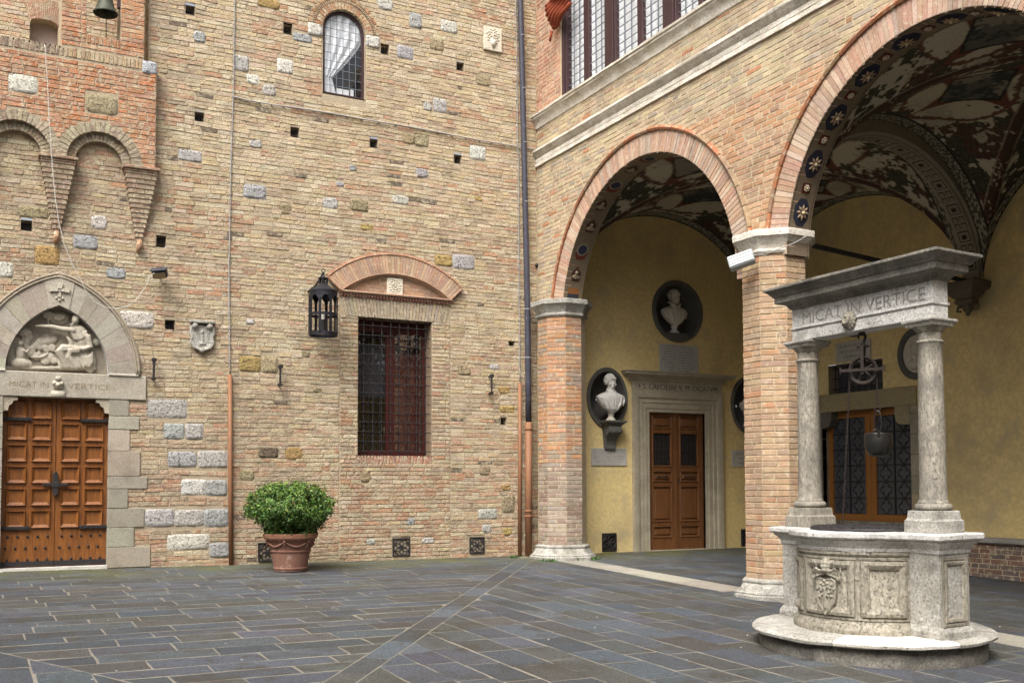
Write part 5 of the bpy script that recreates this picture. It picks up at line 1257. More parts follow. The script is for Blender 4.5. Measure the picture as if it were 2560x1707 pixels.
# --- end wall fittings
for k, (c_, a, b, name, lab) in enumerate(((nc_top, nr, nr, 'round_niche', 'round grey stone niche high above the inscribed doorway in the loggia'), (noL, ovw, ovh, 'oval_niche', 'oval grey niche left of the inscribed doorway'), (noR, ovw, ovh, 'oval_niche', 'oval grey niche right of the inscribed doorway, half hidden by the brick pier'))):
    nm = thing(name, (c_[0], 0, c_[1]), lab, 'niche'); m = MB(); m.loft([[PA.p(*p, d) for p in ell(c_[0], c_[1], a*f, b*f, 40)] for f, d in ((1, 0), (1, .03), (.97, .045), (.92, .035), (.90, .045), (.87, .04), (.855, .0), (.85, -.02))], caps=False); m.build('niche_rim', m_niche, nm, smooth=True, angle=40)
    m = MB(); depth = .34; m.loft([[PA.p(*p, -.02-depth*math.sqrt(max(0, 1-f*f))) for p in ell(c_[0], c_[1], a*f*.86, b*f*.86, 40)] for f in (1, .97, .9, .8, .65, .45, .25, .05)], caps=False); m.build('niche_bowl', m_niche, nm, smooth=True)
    if k == 0: m = MB(); m.rbox((c_[0]-.26, -.04, c_[1]-nr*.86-.02), (c_[0]+.22, .16, c_[1]-nr*.86+.10), .01); m.build('niche_shelf', m_niche, nm)
LAT = ['AVE PIVS SENEX VIR OPTIMVS', 'ET SCIENTIA MUSICAE PRAECLARVS', 'HONORIS CAVSA HIC POSITVS', 'QVI DOCENDO ET SCRIBENDO', 'ARTEM SVAM POPVLVM DOCVIT', 'ACADEMIA GRATA POSVIT', 'ANNO DOMINI MDCCCXCI']
def plaque(name, pl, u0, u1, z0_, z1_, lines, lab, size=.04):
    o = thing(name, tuple(pl.p((u0+u1)/2, (z0_+z1_)/2)), lab, 'plaque'); m = MB(); P = [(u0, z0_), (u1, z0_), (u1, z1_), (u0, z1_)]
    m.prism(P, lambda a, b: pl.p(a, b, 0.), lambda a, b: pl.p(a, b, .022)); m.build('marble_slab', m_plaq, o)
    n = len(lines)
    for i, s_ in enumerate(lines):
        hh = (z1_-z0_)/(n+.6); w_ = (u1-u0)*(.9 if len(s_) > 22 else .78 if len(s_) > 16 else .6)
        text_obj(s_, hh*.78, 'inscription', pl, (u0+u1)/2, z1_-hh*(i+1.1), .0225, m_ink, o, width=w_, extrude=.0008)
    return o
x0_, x1_ = XA(1648, 890)[0], XA(1744, 890)[0]
plaque('inscribed_plaque', PA, x0_, x1_, XA(1696, 932)[1], XA(1696, 862)[1], ['A RICORDO', 'DI CHI VOLLE CON ANIMO', 'LIBERALE E PREVIDENTE', 'RESTITVIRE ALLA MVSICA', 'LA NOBILE CASA AVITA', 'PER LA GIOIA DELLE ARTI', 'GLI AMICI RICONOSCENTI', 'QVI POSERO IL MARMO', 'A PERENNE MEMORIA', 'DELLA SVA OPERA'], 'grey marble plaque of ten lines of text just above the doorway cornice')
x0_, x1_ = XA(1477, 1140)[0], XA(1565, 1140)[0]
plaque('inscribed_plaque', PA, x0_, x1_, XA(1521, 1163)[1], XA(1521, 1120)[1], LAT[:7]+['POSTERI MDCCCXCI'], 'pale marble plaque with eight lines of capitals under the left bust bracket')
x0_ = XA(1829, 1145)[0]
plaque('inscribed_plaque', PA, x0_, x0_+.82, XA(1872, 1166)[1], XA(1872, 1125)[1], ['ANTONIO FRANCESCO', 'MVSICO INSIGNE', 'ANNO MDCCC'], 'marble plaque partly hidden behind the central brick pier')

# --- doorway of the end wall
dc = (cd0+cd1)/2; dh = (cd1-cd0)/2; cf0 = XA(1588, 1200)[0]; cf1 = XA(1809, 1200)[0]; fo = ((cf1-cf0)/2)
cw = thing('inscribed_doorway', (dc, 0, 0), 'moulded grey stone doorway with an inscribed lintel and panelled brown double door', 'doorway')
prof = [(0, -.06), (0, .02), (.055, .022), (.075, .035), (.16, .035), (.175, .05), (.25, .05), (.265, .075), (.31, .085), (fo-dh, .09), (fo-dh, -.0)]
m = MB(); prf = [(o_, d) for o_, d in prof]
def frame_ring(side_pts): pass
ztop = cdz
rings = []
for (sx_, zz, corner) in ((-1, -.02, 0), (-1, ztop, 1), (1, ztop, 1), (1, -.02, 0)):
    rings.append([PA.p(dc+sx_*(dh+o_), zz+(o_ if corner else 0), d) for o_, d in prf])
m.loft(rings, closed=False); m.build('moulded_surround', m_frame, cw, smooth=False)
zf0 = ztop+(fo-dh); zc0 = XA(1700, 958)[1]; zc1 = XA(1700, 936)[1]
m = MB(); m.rbox((dc-fo+.0, -.055, zf0-.0), (dc+fo, .0, zc0+.0), .005); m.build('frieze', m_frame, cw)
text_obj('+ S. CAECILIAE V. M. DICATVM', .15, 'inscription', PA, dc, (zf0+zc0)/2-.052, .0565, m_ink, cw, width=2*fo-.22, extrude=.003, thin=0.)
m = MB(); l_ = MB(); e = .004
for a, b, c, d in ((dc-fo+.06, dc+fo-.06, zf0+.035, zf0+.045), (dc-fo+.06, dc+fo-.06, zc0-.05, zc0-.04)): m.box((a, -.062, c), (b, -.054, d))
for a in (dc-fo+.06, dc+fo-.07): m.box((a, -.0615, zf0+.045), (a+.01, -.054, zc0-.05))
m.build('frieze_fillet', m_frame, cw)
m = MB(); pr_ = [(0, zc0-.002), (.06, zc0), (.085, zc0+.03), (.09, zc0+.06), (.14, zc0+.09), (.20, zc0+.115), (.215, zc0+.12), (.215, zc0+.15), (.24, zc0+.165), (.24, zc0+.18), (0, zc0+.19)]
prj = lambda u, s_: None
r_ = []
for sx_ in (-1, 1): r_.append([PA.p(dc+sx_*(fo+max(d, .0)), z, d) for d, z in pr_])
m.loft([[PA.p(dc-(fo+d), z, 0) for d, z in pr_], r_[0], r_[1], [PA.p(dc+(fo+d), z, 0) for d, z in pr_]], closed=False); m.build('door_cornice', m_frame, cw)
m = MB(); m.box((cd0-.05, -.05, -.03), (cd1+.05, .3, .012)); m.build('door_sill', m_frame, cw)
DYC = .065
for sg in (-1, 1):
    x0_, x1_ = (cd0, dc-.003) if sg < 0 else (dc+.003, cd1); wd = x1_-x0_
    zq = lambda f: .012+(cdz-.012)*f
    st_w = .10*wd/.635
    lf_ = MB(); lf_.rbox((x0_, DYC+.02, zq(0)), (x1_, DYC+.035, zq(1)), .003); leaf = lf_.build('door_leaf', m_wood2, cw)
    R_ = [(.88, .98), (.60, .86), (.49, .575), (.20, .465), (.085, .175)]
    lo_ = 0
    fr_ = MB(); ax0, ax1 = x0_+(.11 if sg < 0 else .085), x1_-(.085 if sg < 0 else .11)
    fr_.rbox((x0_, DYC-.01, zq(0)), (ax0, DYC+.02, zq(1)), .004); fr_.rbox((ax1, DYC-.01, zq(0)), (x1_, DYC+.02, zq(1)), .004)
    edges_ = [0]+[v for a, b in R_[::-1] for v in (a, b)]+[1]
    for a, b in zip(edges_[0::2], edges_[1::2]): fr_.rbox((ax0, DYC-.009, zq(a)), (ax1, DYC+.019, zq(b)), .003)
    fr_.build('door_rails', m_wood2, leaf)
    for ri_, (a, b) in enumerate(R_):
        A_, B_ = zq(a), zq(b); pm_ = MB()
        o_ = [(ax0, A_), (ax1, A_), (ax1, B_), (ax0, B_)]; ins = lambda k: [(x+(k if x == ax0 else -k), z+(k if z == A_ else -k)) for x, z in o_]
        if ri_ == 1:
            pm_.loft([[(x, DYC-.01, z) for x, z in o_], [(x, DYC-.025, z) for x, z in ins(.012)], [(x, DYC-.02, z) for x, z in ins(.03)], [(x, DYC+.03, z) for x, z in ins(.04)]], caps=False); pm_.build('grille_frame', m_wood2, leaf)
            gl = MB(); gl.box((ax0+.03, DYC+.012, A_+.03), (ax1-.03, DYC+.019, B_-.03)); gl.build('dark_pane', m_black, leaf)
            gr = MB(); W_ = ax1-ax0-.08; H_ = B_-A_-.08
            for q in range(4):
                xx = ax0+.04+W_*(q+.5)/4; gr.tube([(xx+.022*math.sin(t*.9*PI/2*2), DYC-.0+.006*math.cos(t*3), A_+.04+H_*t/16) for t in range(17)], .008, 5)
                for t in range(5): gr.ball((xx+.01, DYC-.006, A_+.04+H_*(t+.5)/5), .014, 6, 4)
            gr.build('scroll_grille', m_iron, leaf)
        else:
            pm_.loft([[(x, DYC+.015, z) for x, z in o_], [(x, DYC-.014, z) for x, z in ins(.004)], [(x, DYC-.026, z) for x, z in ins(.016)], [(x, DYC-.018, z) for x, z in ins(.026)], [(x, DYC+.017, z) for x, z in ins(.034)], [(x, DYC+.018, z) for x, z in ins(.05)], [(x, DYC-.006, z) for x, z in ins(.072)]]); pm_.build('door_panel', m_wood2, leaf)
        if ri_ == 2:
            h_ = MB(); cx, cz = (ax0+ax1)/2, (A_+B_)/2; h_.tube([(cx-.10, DYC-.01, cz+.01), (cx-.08, DYC-.045, cz), (cx, DYC-.055, cz-.012), (cx+.08, DYC-.045, cz), (cx+.10, DYC-.01, cz+.01)], .011, 7); h_.ball((cx-.1, DYC-.015, cz+.005), .022, 8, 5); h_.ball((cx+.1, DYC-.015, cz+.005), .022, 8, 5); h_.build('door_handle', m_iron, leaf, smooth=True)
m = MB(); m.rbox((dc-.028, DYC-.028, .02), (dc+.028, DYC-.011, cdz-.01), .006); m.build('cover_strip', m_wood2, cw)
m = MB(); m.rbox((dc+.05, DYC-.02, 1.28), (dc+.075, DYC-.01, 1.36), .002); m.build('keyhole_plate', m_iron, cw)
m = MB(); m.box((cd0-.1, .2, -.1), (cd1+.1, .21, cdz+.1)); revealpoly(m, PA, [(cd0, 0), (cd0, cdz), (cd1, cdz), (cd1, 0)], .0, -.2); m.build('door_reveal', m_frame, cw)

# --- rear wall fittings
gd = thing('quatrefoil_door', (DX, -(dd0+dd1)/2, ddb), 'glazed double door with black quatrefoil ironwork behind the well', 'door')
PDd = Plane((DX+.14, 0, 0), (0, -1, 0), (-1, 0, 0)); dm = (dd0+dd1)/2; zb_, zt_ = ddb-.02, ddz
m = MB(); m.box((DX+.30, -dd1-.1, -.4), (DX+.32, -dd0+.1, zt_+.1)); m.build('dark_backing', m_room, gd)
m = MB(); revealpoly(m, PD, [(dd0, -.3), (dd0, ddz), (dd1, ddz), (dd1, -.3)], .0, -.3); m.build('door_reveal', m_trav, gd)
for a, b in ((dd0, dm-.004), (dm+.004, dd1)):
    lf_ = MB(); fw_ = .115
    def pbx(u0_, u1_, z0__, z1__, d0, d1, e=.006): lf_.rbox((DX+.14-d1, -u1_, z0__), (DX+.14-d0, -u0_, z1__), e)
    pbx(a, a+fw_, zb_, zt_, -.05, .0); pbx(b-fw_, b, zb_, zt_, -.05, .0); pbx(a+fw_, b-fw_, zb_, zb_+.12, -.049, -.001); pbx(a+fw_, b-fw_, zt_-.12, zt_, -.049, -.001)
    pbx(a+fw_-.02, a+fw_, zb_+.12, zt_-.12, .0, .012, .004); pbx(b-fw_, b-fw_+.02, zb_+.12, zt_-.12, .0, .012, .004)
    lo_ = lf_.build('door_leaf', m_wood3, gd)
    g = MB(); g.add([PDd.p(a+fw_, zb_+.12, -.03), PDd.p(b-fw_, zb_+.12, -.03), PDd.p(b-fw_, zt_-.12, -.03), PDd.p(a+fw_, zt_-.12, -.03)], [(0, 1, 2, 3)]); g.build('glass', m_glasD, lo_)
    ga, gb, gz0, gz1 = a+fw_, b-fw_, zb_+.12, zt_-.12; nr_ = 6; ch = (gz1-gz0)/nr_; cwd = (gb-ga)/2
    g = MB()
    for i in range(nr_+1): g.box((DX+.15, -gb, gz0+ch*i-.01), (DX+.165, -ga, gz0+ch*i+.01))
    g.box((DX+.149, -(ga+gb)/2-.012, gz0), (DX+.166, -(ga+gb)/2+.012, gz1)); g.build('iron_bars', m_iron, lo_)
    for i in range(nr_):
        for j in range(2):
            cu_, cz_ = ga+cwd*(j+.5), gz0+ch*(i+.5); rr = min(cwd, ch)*.235; pts = []
            for q in range(4):
                an = q*PI/2; ox, oz_ = cu_+rr*.98*math.cos(an), cz_+rr*.98*math.sin(an)
                for t in range(7): th = an-PI*.62+PI*1.24*t/6; pts.append(PDd.p(ox+rr*.86*math.cos(th), oz_+rr*.86*math.sin(th), -.012))
            g = MB(); g.tube(pts, .0075, 4, closed=True); g.build('quatrefoil', m_iron, lo_)
m = MB(); m.box((DX+.05, -dd1, -.4), (DX+.29, -dd0, zb_)); m.build('door_step', m_trav, gd)
m = MB(); l0, l1 = XD(2035, 1000)[0]-.1, XD(2293, 1000)[0]; lzt = XD(2160, 977)[1]
m = MB(); m.rbox((DX-.03, -l1, ddz-.0), (DX+.1, -l0, lzt), .012, (.34, .28, .16)); m.build('stone_lintel', m_ashlar, gd)
for sg in (1,):
    P = [(dd1, ddz), (dd1-.32, ddz), (dd1-.325, ddz-.14), (dd1-.30, ddz-.24), (dd1-.24, ddz-.30), (dd1, ddz-.32)]
    m = MB(); m.prism(P, lambda a, b: PD.p(a, b, -.2), lambda a, b: PD.p(a, b, .03), (.34, .29, .18)); m.build('lintel_bracket', m_ashlar, gd)
    P = [(dd0, ddz), (dd0+.25, ddz), (dd0+.25, ddz-.14), (dd0+.2, ddz-.26), (dd0, ddz-.3)]
    m = MB(); m.prism(P[::-1], lambda a, b: PD.p(a, b, -.2), lambda a, b: PD.p(a, b, .03), (.13, .12, .10)); m.build('lintel_bracket', m_ashlar, gd)
z = -.2
while z < ddz-.02:
    h_ = min(R.uniform(.28, .4), ddz-z); m = MB(); wv = R.uniform(.2, .3)
    m.rbox((DX-.028, -(dd1+wv), z+.003), (DX+.1, -dd1, z+h_-.003), .006, jit(R.choice([(.33, .30, .22), (.30, .28, .22), (.36, .31, .2)]))); m.build('jamb_stone', m_ashlar, gd)
    m = MB(); m.rbox((DX-.028, -dd0, z+.003), (DX+.1, -(dd0-wv), z+h_-.003), .006, jit(R.choice([(.33, .30, .22), (.30, .28, .22)]))); m.build('jamb_stone', m_ashlar, gd); z += h_
gw = thing('grated_window', (DX, -(sw0+sw1)/2, swz0), 'low dark window with iron bars above the quatrefoil door', 'window')
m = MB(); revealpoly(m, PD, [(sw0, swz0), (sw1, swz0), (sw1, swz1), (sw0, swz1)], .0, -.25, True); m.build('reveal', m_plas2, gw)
m = MB(); m.box((DX+.25, -sw1-.05, swz0-.05), (DX+.26, -sw0+.05, swz1+.05)); m.build('dark_pane', m_glasD, gw)
m = MB()
for j in range(3): z = swz0+(swz1-swz0)*(j+.7)/3; m.tube([PD.p(sw0, z, -.10), PD.p(sw1, z, -.10)], .009, 5)
for j in range(9): u = sw0+(sw1-sw0)*(j+.5)/9; m.tube([PD.p(u, swz0, -.11), PD.p(u, swz1, -.11)], .009, 5)
m.build('iron_bars', m_iron, gw)
u0_, u1_ = XD(2092, 880)[0], XD(2178, 880)[0]
plaque('inscribed_plaque', PD, u0_, u1_, XD(2135, 900)[1], XD(2135, 852)[1], ['IN VIRTV DI CANTO', 'NEL III CENTENARIO', 'SI RINNOVA'], 'white marble plaque of three lines above the grated window behind the well')
ov = XD(2290, 884); o = thing('oval_relief', (DX, -ov[0], ov[1]), 'oval white portrait relief in a grey ring, partly behind the right well column', 'relief')
m = MB(); m.loft([[PD.p(*p, d) for p in ell(ov[0], ov[1], .36*f, .43*f)] for f, d in ((1, 0), (1, .04), (.95, .06), (.85, .05), (.76, .03), (.74, .0))], caps=False); m.build('ring_frame', m_niche, o, smooth=True, angle=40)
m = MB(); m.loft([[PD.p(*p, d) for p in ell(ov[0], ov[1], .36*f, .43*f)] for f, d in ((.75, .0), (.7, .01), (.4, .012))]); m.build('oval_ground', m_marble, o)
m = MB(); m.ball(PD.p(ov[0], ov[1]+.08, .02), .10, 12, 8, scale=(.5, .9, 1.15)); m.ball(PD.p(ov[0]-.07, ov[1]+.06, .03), .03, 8, 6); m.ball(PD.p(ov[0]+.01, ov[1]+.14, .03), .095, 10, 6, scale=(.5, 1, .7)); m.ball(PD.p(ov[0]+.01, ov[1]-.05, .02), .06, 10, 6); m.ball(PD.p(ov[0], ov[1]-.17, .02), .16, 12, 8, scale=(.4, 1, .6)); sculpt(m, 'carved_profile', m_marble, o, .012)
nm = thing('round_niche', (DX, -oc[0], ocz), 'round grey niche on the rear loggia wall, mostly behind the well cornice', 'niche')
m = MB(); m.loft([[PD.p(*p, d) for p in ell(oc[0], ocz, .6*f, .6*f, 40)] for f, d in ((1, 0), (1, .03), (.97, .045), (.90, .04), (.86, .0), (.85, -.02))], caps=False); m.build('niche_rim', m_niche, nm, smooth=True, angle=40)
m = MB(); m.loft([[PD.p(*p, -.02-.3*math.sqrt(max(0, 1-f*f))) for p in ell(oc[0], ocz, f*.52, f*.52, 40)] for f in (1, .97, .9, .8, .65, .45, .25, .05)], caps=False); m.build('niche_bowl', m_niche, nm, smooth=True)
# brick bench with a stone top along the rear wall
bn = thing('brick_bench', (DX-.2, -8, 0), 'low brick bench with a grey stone top along the ochre rear wall', 'bench')
bxf = DX-.38; bzt = onB(2480, 1346, bxf)[1]; b0 = 4.35; PBn = Plane((bxf, 0, 0), (0, -1, 0), (-1, 0, 0)); print('bench top', bzt)
m = MB(); m.rbox((bxf-.06, -13, bzt-.07), (DX-.002, -b0+.05, bzt), .012, (.30, .29, .27)); m.build('bench_top', m_ashlar, bn)
m = MB(); m.box((bxf, -13, -.4), (DX-.002, -b0, bzt-.071)); m.build('bench_core', m_mortB, bn)
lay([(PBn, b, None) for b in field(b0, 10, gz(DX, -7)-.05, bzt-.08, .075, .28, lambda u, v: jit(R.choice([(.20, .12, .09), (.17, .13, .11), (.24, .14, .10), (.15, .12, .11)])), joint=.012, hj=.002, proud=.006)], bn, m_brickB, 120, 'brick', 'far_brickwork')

# ================================================================== STONE WELL
wx, wy = -1.55, -9.04; wg = -.285
A1 = math.radians(89.3); A2 = math.radians(4.5)
exv = (math.cos(A2), math.sin(A2)); eyv = (math.cos(A1), math.sin(A1))
def W(x, y, z): return (wx+exv[0]*x+eyv[0]*y, wy+exv[1]*x+eyv[1]*y, z)
well = thing('stone_well', (wx, wy, wg), 'weathered white stone well with two columns, an inscribed lintel and a round step', 'well')
def wob(mb, n0, a, s_):
    for i in range(n0, len(mb.v)):
        p = Vector(mb.v[i]); n = Vector((mnoise.noise(p*s_), mnoise.noise(p*s_+Vector((7, 1, 3))), mnoise.noise(p*s_+Vector((2, 9, 5))))); mb.v[i] = tuple(p+n*a)
ZT = wg+.225
m = MB(); m.lathe([(1.02, wg-.12), (1.04, wg), (1.05, ZT-.06)], (0, 0, 0), 72); m.v = [W(*p) for p in m.v]; wob(m, 0, .012, 5); m.build('step_riser', m_capst, well, smooth=True)
# step top in cut slabs with a rounded worn nosing
cutsA = [0, 52, 96, 150, 205, 262, 318, 360]
for a, b in zip(cutsA[:-1], cutsA[1:]):
    m = MB(); n = max(4, int((b-a)/6)); rings = []
    hz = R.uniform(-.004, .004); ro = R.uniform(-.012, .012)
    for i in range(n+1):
        t = math.radians(a+.25+(b-a-.5)*i/n); rings.append([(r*math.cos(t), r*math.sin(t), z) for r, z in ((.4, ZT+hz), (.95, ZT+hz), (1.08+ro, ZT-.004+hz), (1.115+ro, ZT-.022+hz), (1.11+ro, ZT-.045+hz), (1.05+ro, ZT-.062+hz), (.4, ZT-.062+hz))])
    F_ = m.loft(rings, closed=True); m.v = [W(*p) for p in m.v]; wob(m, 0, .010, 6); m.build('step_slab', m_white if a in (205,) else m_travw, well, smooth=True, angle=40)
ZR = .82                       # rim top
RD = .655
m = MB(); prof = [(.0, ZT-.01), (RD+.055, ZT-.01), (RD+.06, ZT+.03), (RD+.045, ZT+.06), (RD+.02, ZT+.09), (RD+.0, ZT+.12), (RD, ZR-.22), (RD+.01, ZR-.21), (RD+.02, ZR-.19), (RD+.012, ZR-.17), (.5, ZR-.17)]
m.lathe(prof, (0, 0, 0), 64, caps=False); m.v = [W(*p) for p in m.v]; wob(m, 0, .006, 5); m.build('drum', m_trav, well, smooth=True, angle=35)
# drum panels on the courtyard side and the far side
def drum_pt(t, z, d=0): return W((RD+d)*math.cos(t), (RD+d)*math.sin(t), z)
z0p, z1p = ZT+.15, ZR-.25
pans = [(math.radians(c), math.radians(h)) for c, h in ((232.5, 17.5), (187, 23.5), (138, 19), (33, 24.5), (-33, 24.5))]
for c, hwp in pans:
    m = MB()
    def ringp(k, d):
        zc_, hz_ = (z0p+z1p)/2, (z1p-z0p)/2; A_, H_ = hwp-k/RD, hz_-k; pts = []
        for i in range(8): pts.append((c-A_+2*A_*i/8, zc_-H_))
        for i in range(8): pts.append((c+A_, zc_-H_+2*H_*i/8))
        for i in range(8): pts.append((c+A_-2*A_*i/8, zc_+H_))
        for i in range(8): pts.append((c-A_, zc_+H_-2*H_*i/8))
        return [drum_pt(t, z, d) for t, z in pts]
    m.loft([ringp(-.035, .0), ringp(-.03, .015), ringp(-.012, .015), ringp(-.006, .008), ringp(0, .008), ringp(.005, .030), ringp(.03, .036), ringp(.05, .028), ringp(.068, .016), ringp(.075, .006), ringp(.078, -.0)], caps=False); wob(m, 0, .003, 9); m.build('drum_panel', m_trav, well, smooth=True, angle=30)
# carved arms with keys and tiara on the left panel
c = math.radians(187)
m = MB()
def D_(x, z, d=.02): return drum_pt(c+x/RD, (z0p+z1p)/2+z, d)      # x increases away from the viewer's left
sx_ = -1
P = [(-.105, .06), (-.06, .085), (0, .07), (.06, .085), (.105, .06), (.108, -.06), (.09, -.14), (.05, -.20), (0, -.255), (-.05, -.20), (-.09, -.14), (-.108, -.06)]
m.loft([[D_(x, z, .0) for x, z in P], [D_(x, z, .030) for x, z in P], [D_(x*.93, z*.95, .045) for x, z in P], [D_(x*.8, z*.86, .036) for x, z in P]])
m.tube([D_(0, -.18, .04), D_(0, -.02, .045)], .010, 6)
for k in range(22): a = k*2.4; rr = .018*math.sqrt(k); m.ball(D_(rr*math.cos(a)*1.1, -.02+rr*math.sin(a), .042), .014, 6, 4)
for s_ in (-1, 1): m.tube([D_(-.125*s_, .085, .03), D_(.11*s_, .165, .045)], .013, 6); m.ball(D_(-.13*s_, .08, .035), .022, 8, 5); m.rbox(tuple(np.array(D_(.09*s_, .18, .03))-.012), tuple(np.array(D_(.09*s_, .21, .05))+.012), .003)
for z, r in ((.155, .048), (.185, .050), (.215, .046), (.24, .034), (.262, .016)): m.ball(D_(0, z, .02), r, 12, 6, scale=(1, 1, .55))
for s_ in (-1, 1): m.tube([D_(.04*s_, .20, .02), D_(.09*s_, .235, .02), D_(.14*s_, .205, .02), D_(.145*s_, .13, .015)], .009, 6)
wob(m, 0, .003, 20); sculpt(m, 'carved_arms', m_trav, well, .0055, 1)
# end blocks under the columns
ys = (.75, -.75)
for yb in ys:
    s_ = 1 if yb > 0 else -1; m = MB(); P = [(-.20, .36*s_), (.20, .36*s_), (.20, yb+.20*s_), (-.20, yb+.20*s_)]
    if s_ < 0: P = P[::-1]
    P = [(-.20, min(.36*s_, yb+.2*s_)), (.20, min(.36*s_, yb+.2*s_)), (.20, max(.36*s_, yb+.2*s_)), (-.20, max(.36*s_, yb+.2*s_))]
    skirt(m, P, [(.03, ZT-.01), (.03, ZT+.05), (.015, ZT+.08), (0, ZT+.10), (0, ZR-.17)], lambda x, y, z: W(x, y, z)); wob(m, 0, .006, 7); m.build('end_block', m_travw, well)
    m = MB(); yo = yb+.2*s_
    def eb(x, z, d): return W(x, yo+s_*d, z)
    def ringe(k, d): return [eb(x, z, d) for x, z in ((-.15+k, z0p-.03+k), (.15-k, z0p-.03+k), (.15-k, z1p+.03-k), (-.15+k, z1p+.03-k))]
    m.loft([ringe(-.02, 0), ringe(-.02, .012), ringe(0, .014), ringe(.01, .004), ringe(.02, .018), ringe(.04, .015), ringe(.055, .002)], caps=False); m.build('end_panel', m_trav, well)
# rim cornice follows drum and blocks
def rim_outline(e):
    pts = []; r = RD+e; hw = .20+e; n = 20
    a0 = math.asin(min(1, hw/r))
    for s_, base in ((1, 0), (-1, PI)):
        # arc from block to block on the +x side then block
        for i in range(n+1):
            t = -PI/2+a0+(PI-2*a0)*i/n; pts.append((r*math.cos(t)*s_, r*math.sin(t)*s_))
        pts += [(hw*s_, (.95+e)*s_), (-hw*s_, (.95+e)*s_)]
    return pts
m = MB(); pf_ = [(0, ZR-.175), (.012, ZR-.165), (.016, ZR-.145), (.012, ZR-.135), (.02, ZR-.12), (.04, ZR-.095), (.06, ZR-.08), (.065, ZR-.072), (.065, ZR-.062), (.088, ZR-.055), (.095, ZR-.045), (.095, ZR-.012), (.085, ZR)]
m.loft([[W(x, y, z) for x, y in rim_outline(e)] for e, z in pf_], caps=False)
hole = [(.50*math.cos(-PI/2+2*PI*(i+.5)/44), .50*math.sin(-PI/2+2*PI*(i+.5)/44)) for i in range(len(rim_outline(0)))]
ro_ = rim_outline(.085); nn = len(ro_)
hole = []
for x, y in ro_: a = math.atan2(y, x); hole.append((.50*math.cos(a), .50*math.sin(a)))
m.loft([[W(x, y, ZR) for x, y in ro_], [W(x, y, ZR+.001) for x, y in hole], [W(x, y, ZR-.3) for x, y in hole]], caps=False)
wob(m, 0, .007, 6); m.build('rim_cornice', m_lintst, well, smooth=True, angle=30)
gr = thing('well_grate', (wx, wy, ZR), 'dark woven iron grating laid over the well mouth', 'grating')
m = MB()
for k in range(-12, 13):
    q = k*.042; L_ = math.sqrt(max(0, .52**2-q*q))
    for ax in (0, 1): m.tube([W(*((q, -L_+2*L_*i/12) if ax else (-L_+2*L_*i/12, q)), ZR+.02+.009*math.sin(i*1.6+k*PI+ax*PI/2)) for i in range(13)], .008, 4)
m.tube([W(.53*math.cos(t), .53*math.sin(t), ZR+.012) for t in [i*PI/20 for i in range(40)]], .014, 5, closed=True)
m.build('grate_mesh', m_iron, gr)
m = MB(); m.lathe([(.5, ZR-.29), (.01, ZR-.295)], (wx, wy, 0), 24, caps=False); m.build('dark_shaft', m_black, gr)
# columns
for k, yb in enumerate(ys):
    co = MB(); 
    def sq(e, z): return [W(x, yb+y, z) for x, y in ((-e, -e), (e, -e), (e, e), (-e, e))]
    m = MB(); m.loft([sq(.175, ZR-.01), sq(.18, ZR+.01), sq(.178, ZR+.105), sq(.165, ZR+.115), sq(.160, ZR+.125), sq(.155, ZR+.185), sq(.15, ZR+.19)]); wob(m, 0, .005, 9); m.build('plinth', m_travcol if k == 0 else m_travw, well)
    zb_ = ZR+.19; zt_ = 2.665; r = .117; rt = .105
    prof = [(.10, zb_-.01), (.145, zb_), (.160, zb_+.012), (.165, zb_+.03), (.160, zb_+.048), (.148, zb_+.058), (.136, zb_+.06), (.134, zb_+.075), (.128, zb_+.08), (r+.004, zb_+.10)]
    for i in range(1, 9): t = i/8; prof.append((r+(rt-r)*t**1.6, zb_+.12+(zt_-.22-zb_-.12)*t))
    prof += [(rt+.012, zt_-.205), (rt+.018, zt_-.195), (rt+.012, zt_-.182), (rt, zt_-.178), (rt, zt_-.115), (rt+.008, zt_-.11), (rt+.012, zt_-.10), (rt+.035, zt_-.075), (rt+.045, zt_-.06), (.05, zt_-.058)]
    m.__init__(); m.lathe(prof, (0, 0, 0), 28); m.v = [W(a, yb+b, c_) for a, b, c_ in m.v]; wob(m, 0, .002, 9); m.build('column', m_travcol, well, smooth=True, angle=40)
    m = MB(); m.loft([sq(.145, zt_-.062), sq(.15, zt_-.05), sq(.155, zt_-.035), sq(.165, zt_-.03), sq(.172, zt_-.02), sq(.172, zt_-.004), sq(.165, zt_)]); wob(m, 0, .003, 12); m.build('abacus', m_travw, well)
# lintel with fillet, inscription and small boss
LH = .10; ya, yb_ = .86, -.87
def wb(x0_, y0_, z0_, x1_, y1_, z1_, e, name, mat, par, wa=.003):
    m = MB(); n = 10; rings = []
    for i in range(n+1):
        y = y0_+(y1_-y0_)*i/n; rings.append([W(x, y, z) for x, z in ((x0_+e, z0_), (x1_-e, z0_), (x1_, z0_+e), (x1_, z1_-e), (x1_-e, z1_), (x0_+e, z1_), (x0_, z1_-e), (x0_, z0_+e))])
    m.loft(rings); wob(m, 0, wa, 8); return m.build(name, mat, par)
zL = 2.668
lt = wb(-LH, yb_, zL, LH, ya, zL+.325, .006, 'lintel', m_lintst, well)
m = MB(); m.loft([[W(x, y, z) for x, z in ((-LH-.012, zL+.118), (-LH-.016, zL+.124), (-LH-.016, zL+.132), (-LH-.01, zL+.14), (LH+.01, zL+.14), (LH+.016, zL+.13), (LH+.012, zL+.118))] for y in (yb_-.012, ya+.012)]); m.build('lintel_fillet', m_lintst, lt)
PWl = Plane(W(-LH-.002, 0, 0), (-eyv[0], -eyv[1], 0), (-exv[0], -exv[1], 0))
text_obj('MICAT IN VERTICE', .165, 'inscription', PWl, .035, zL+.165, .0035, m_carve, lt, width=1.50, extrude=.001)
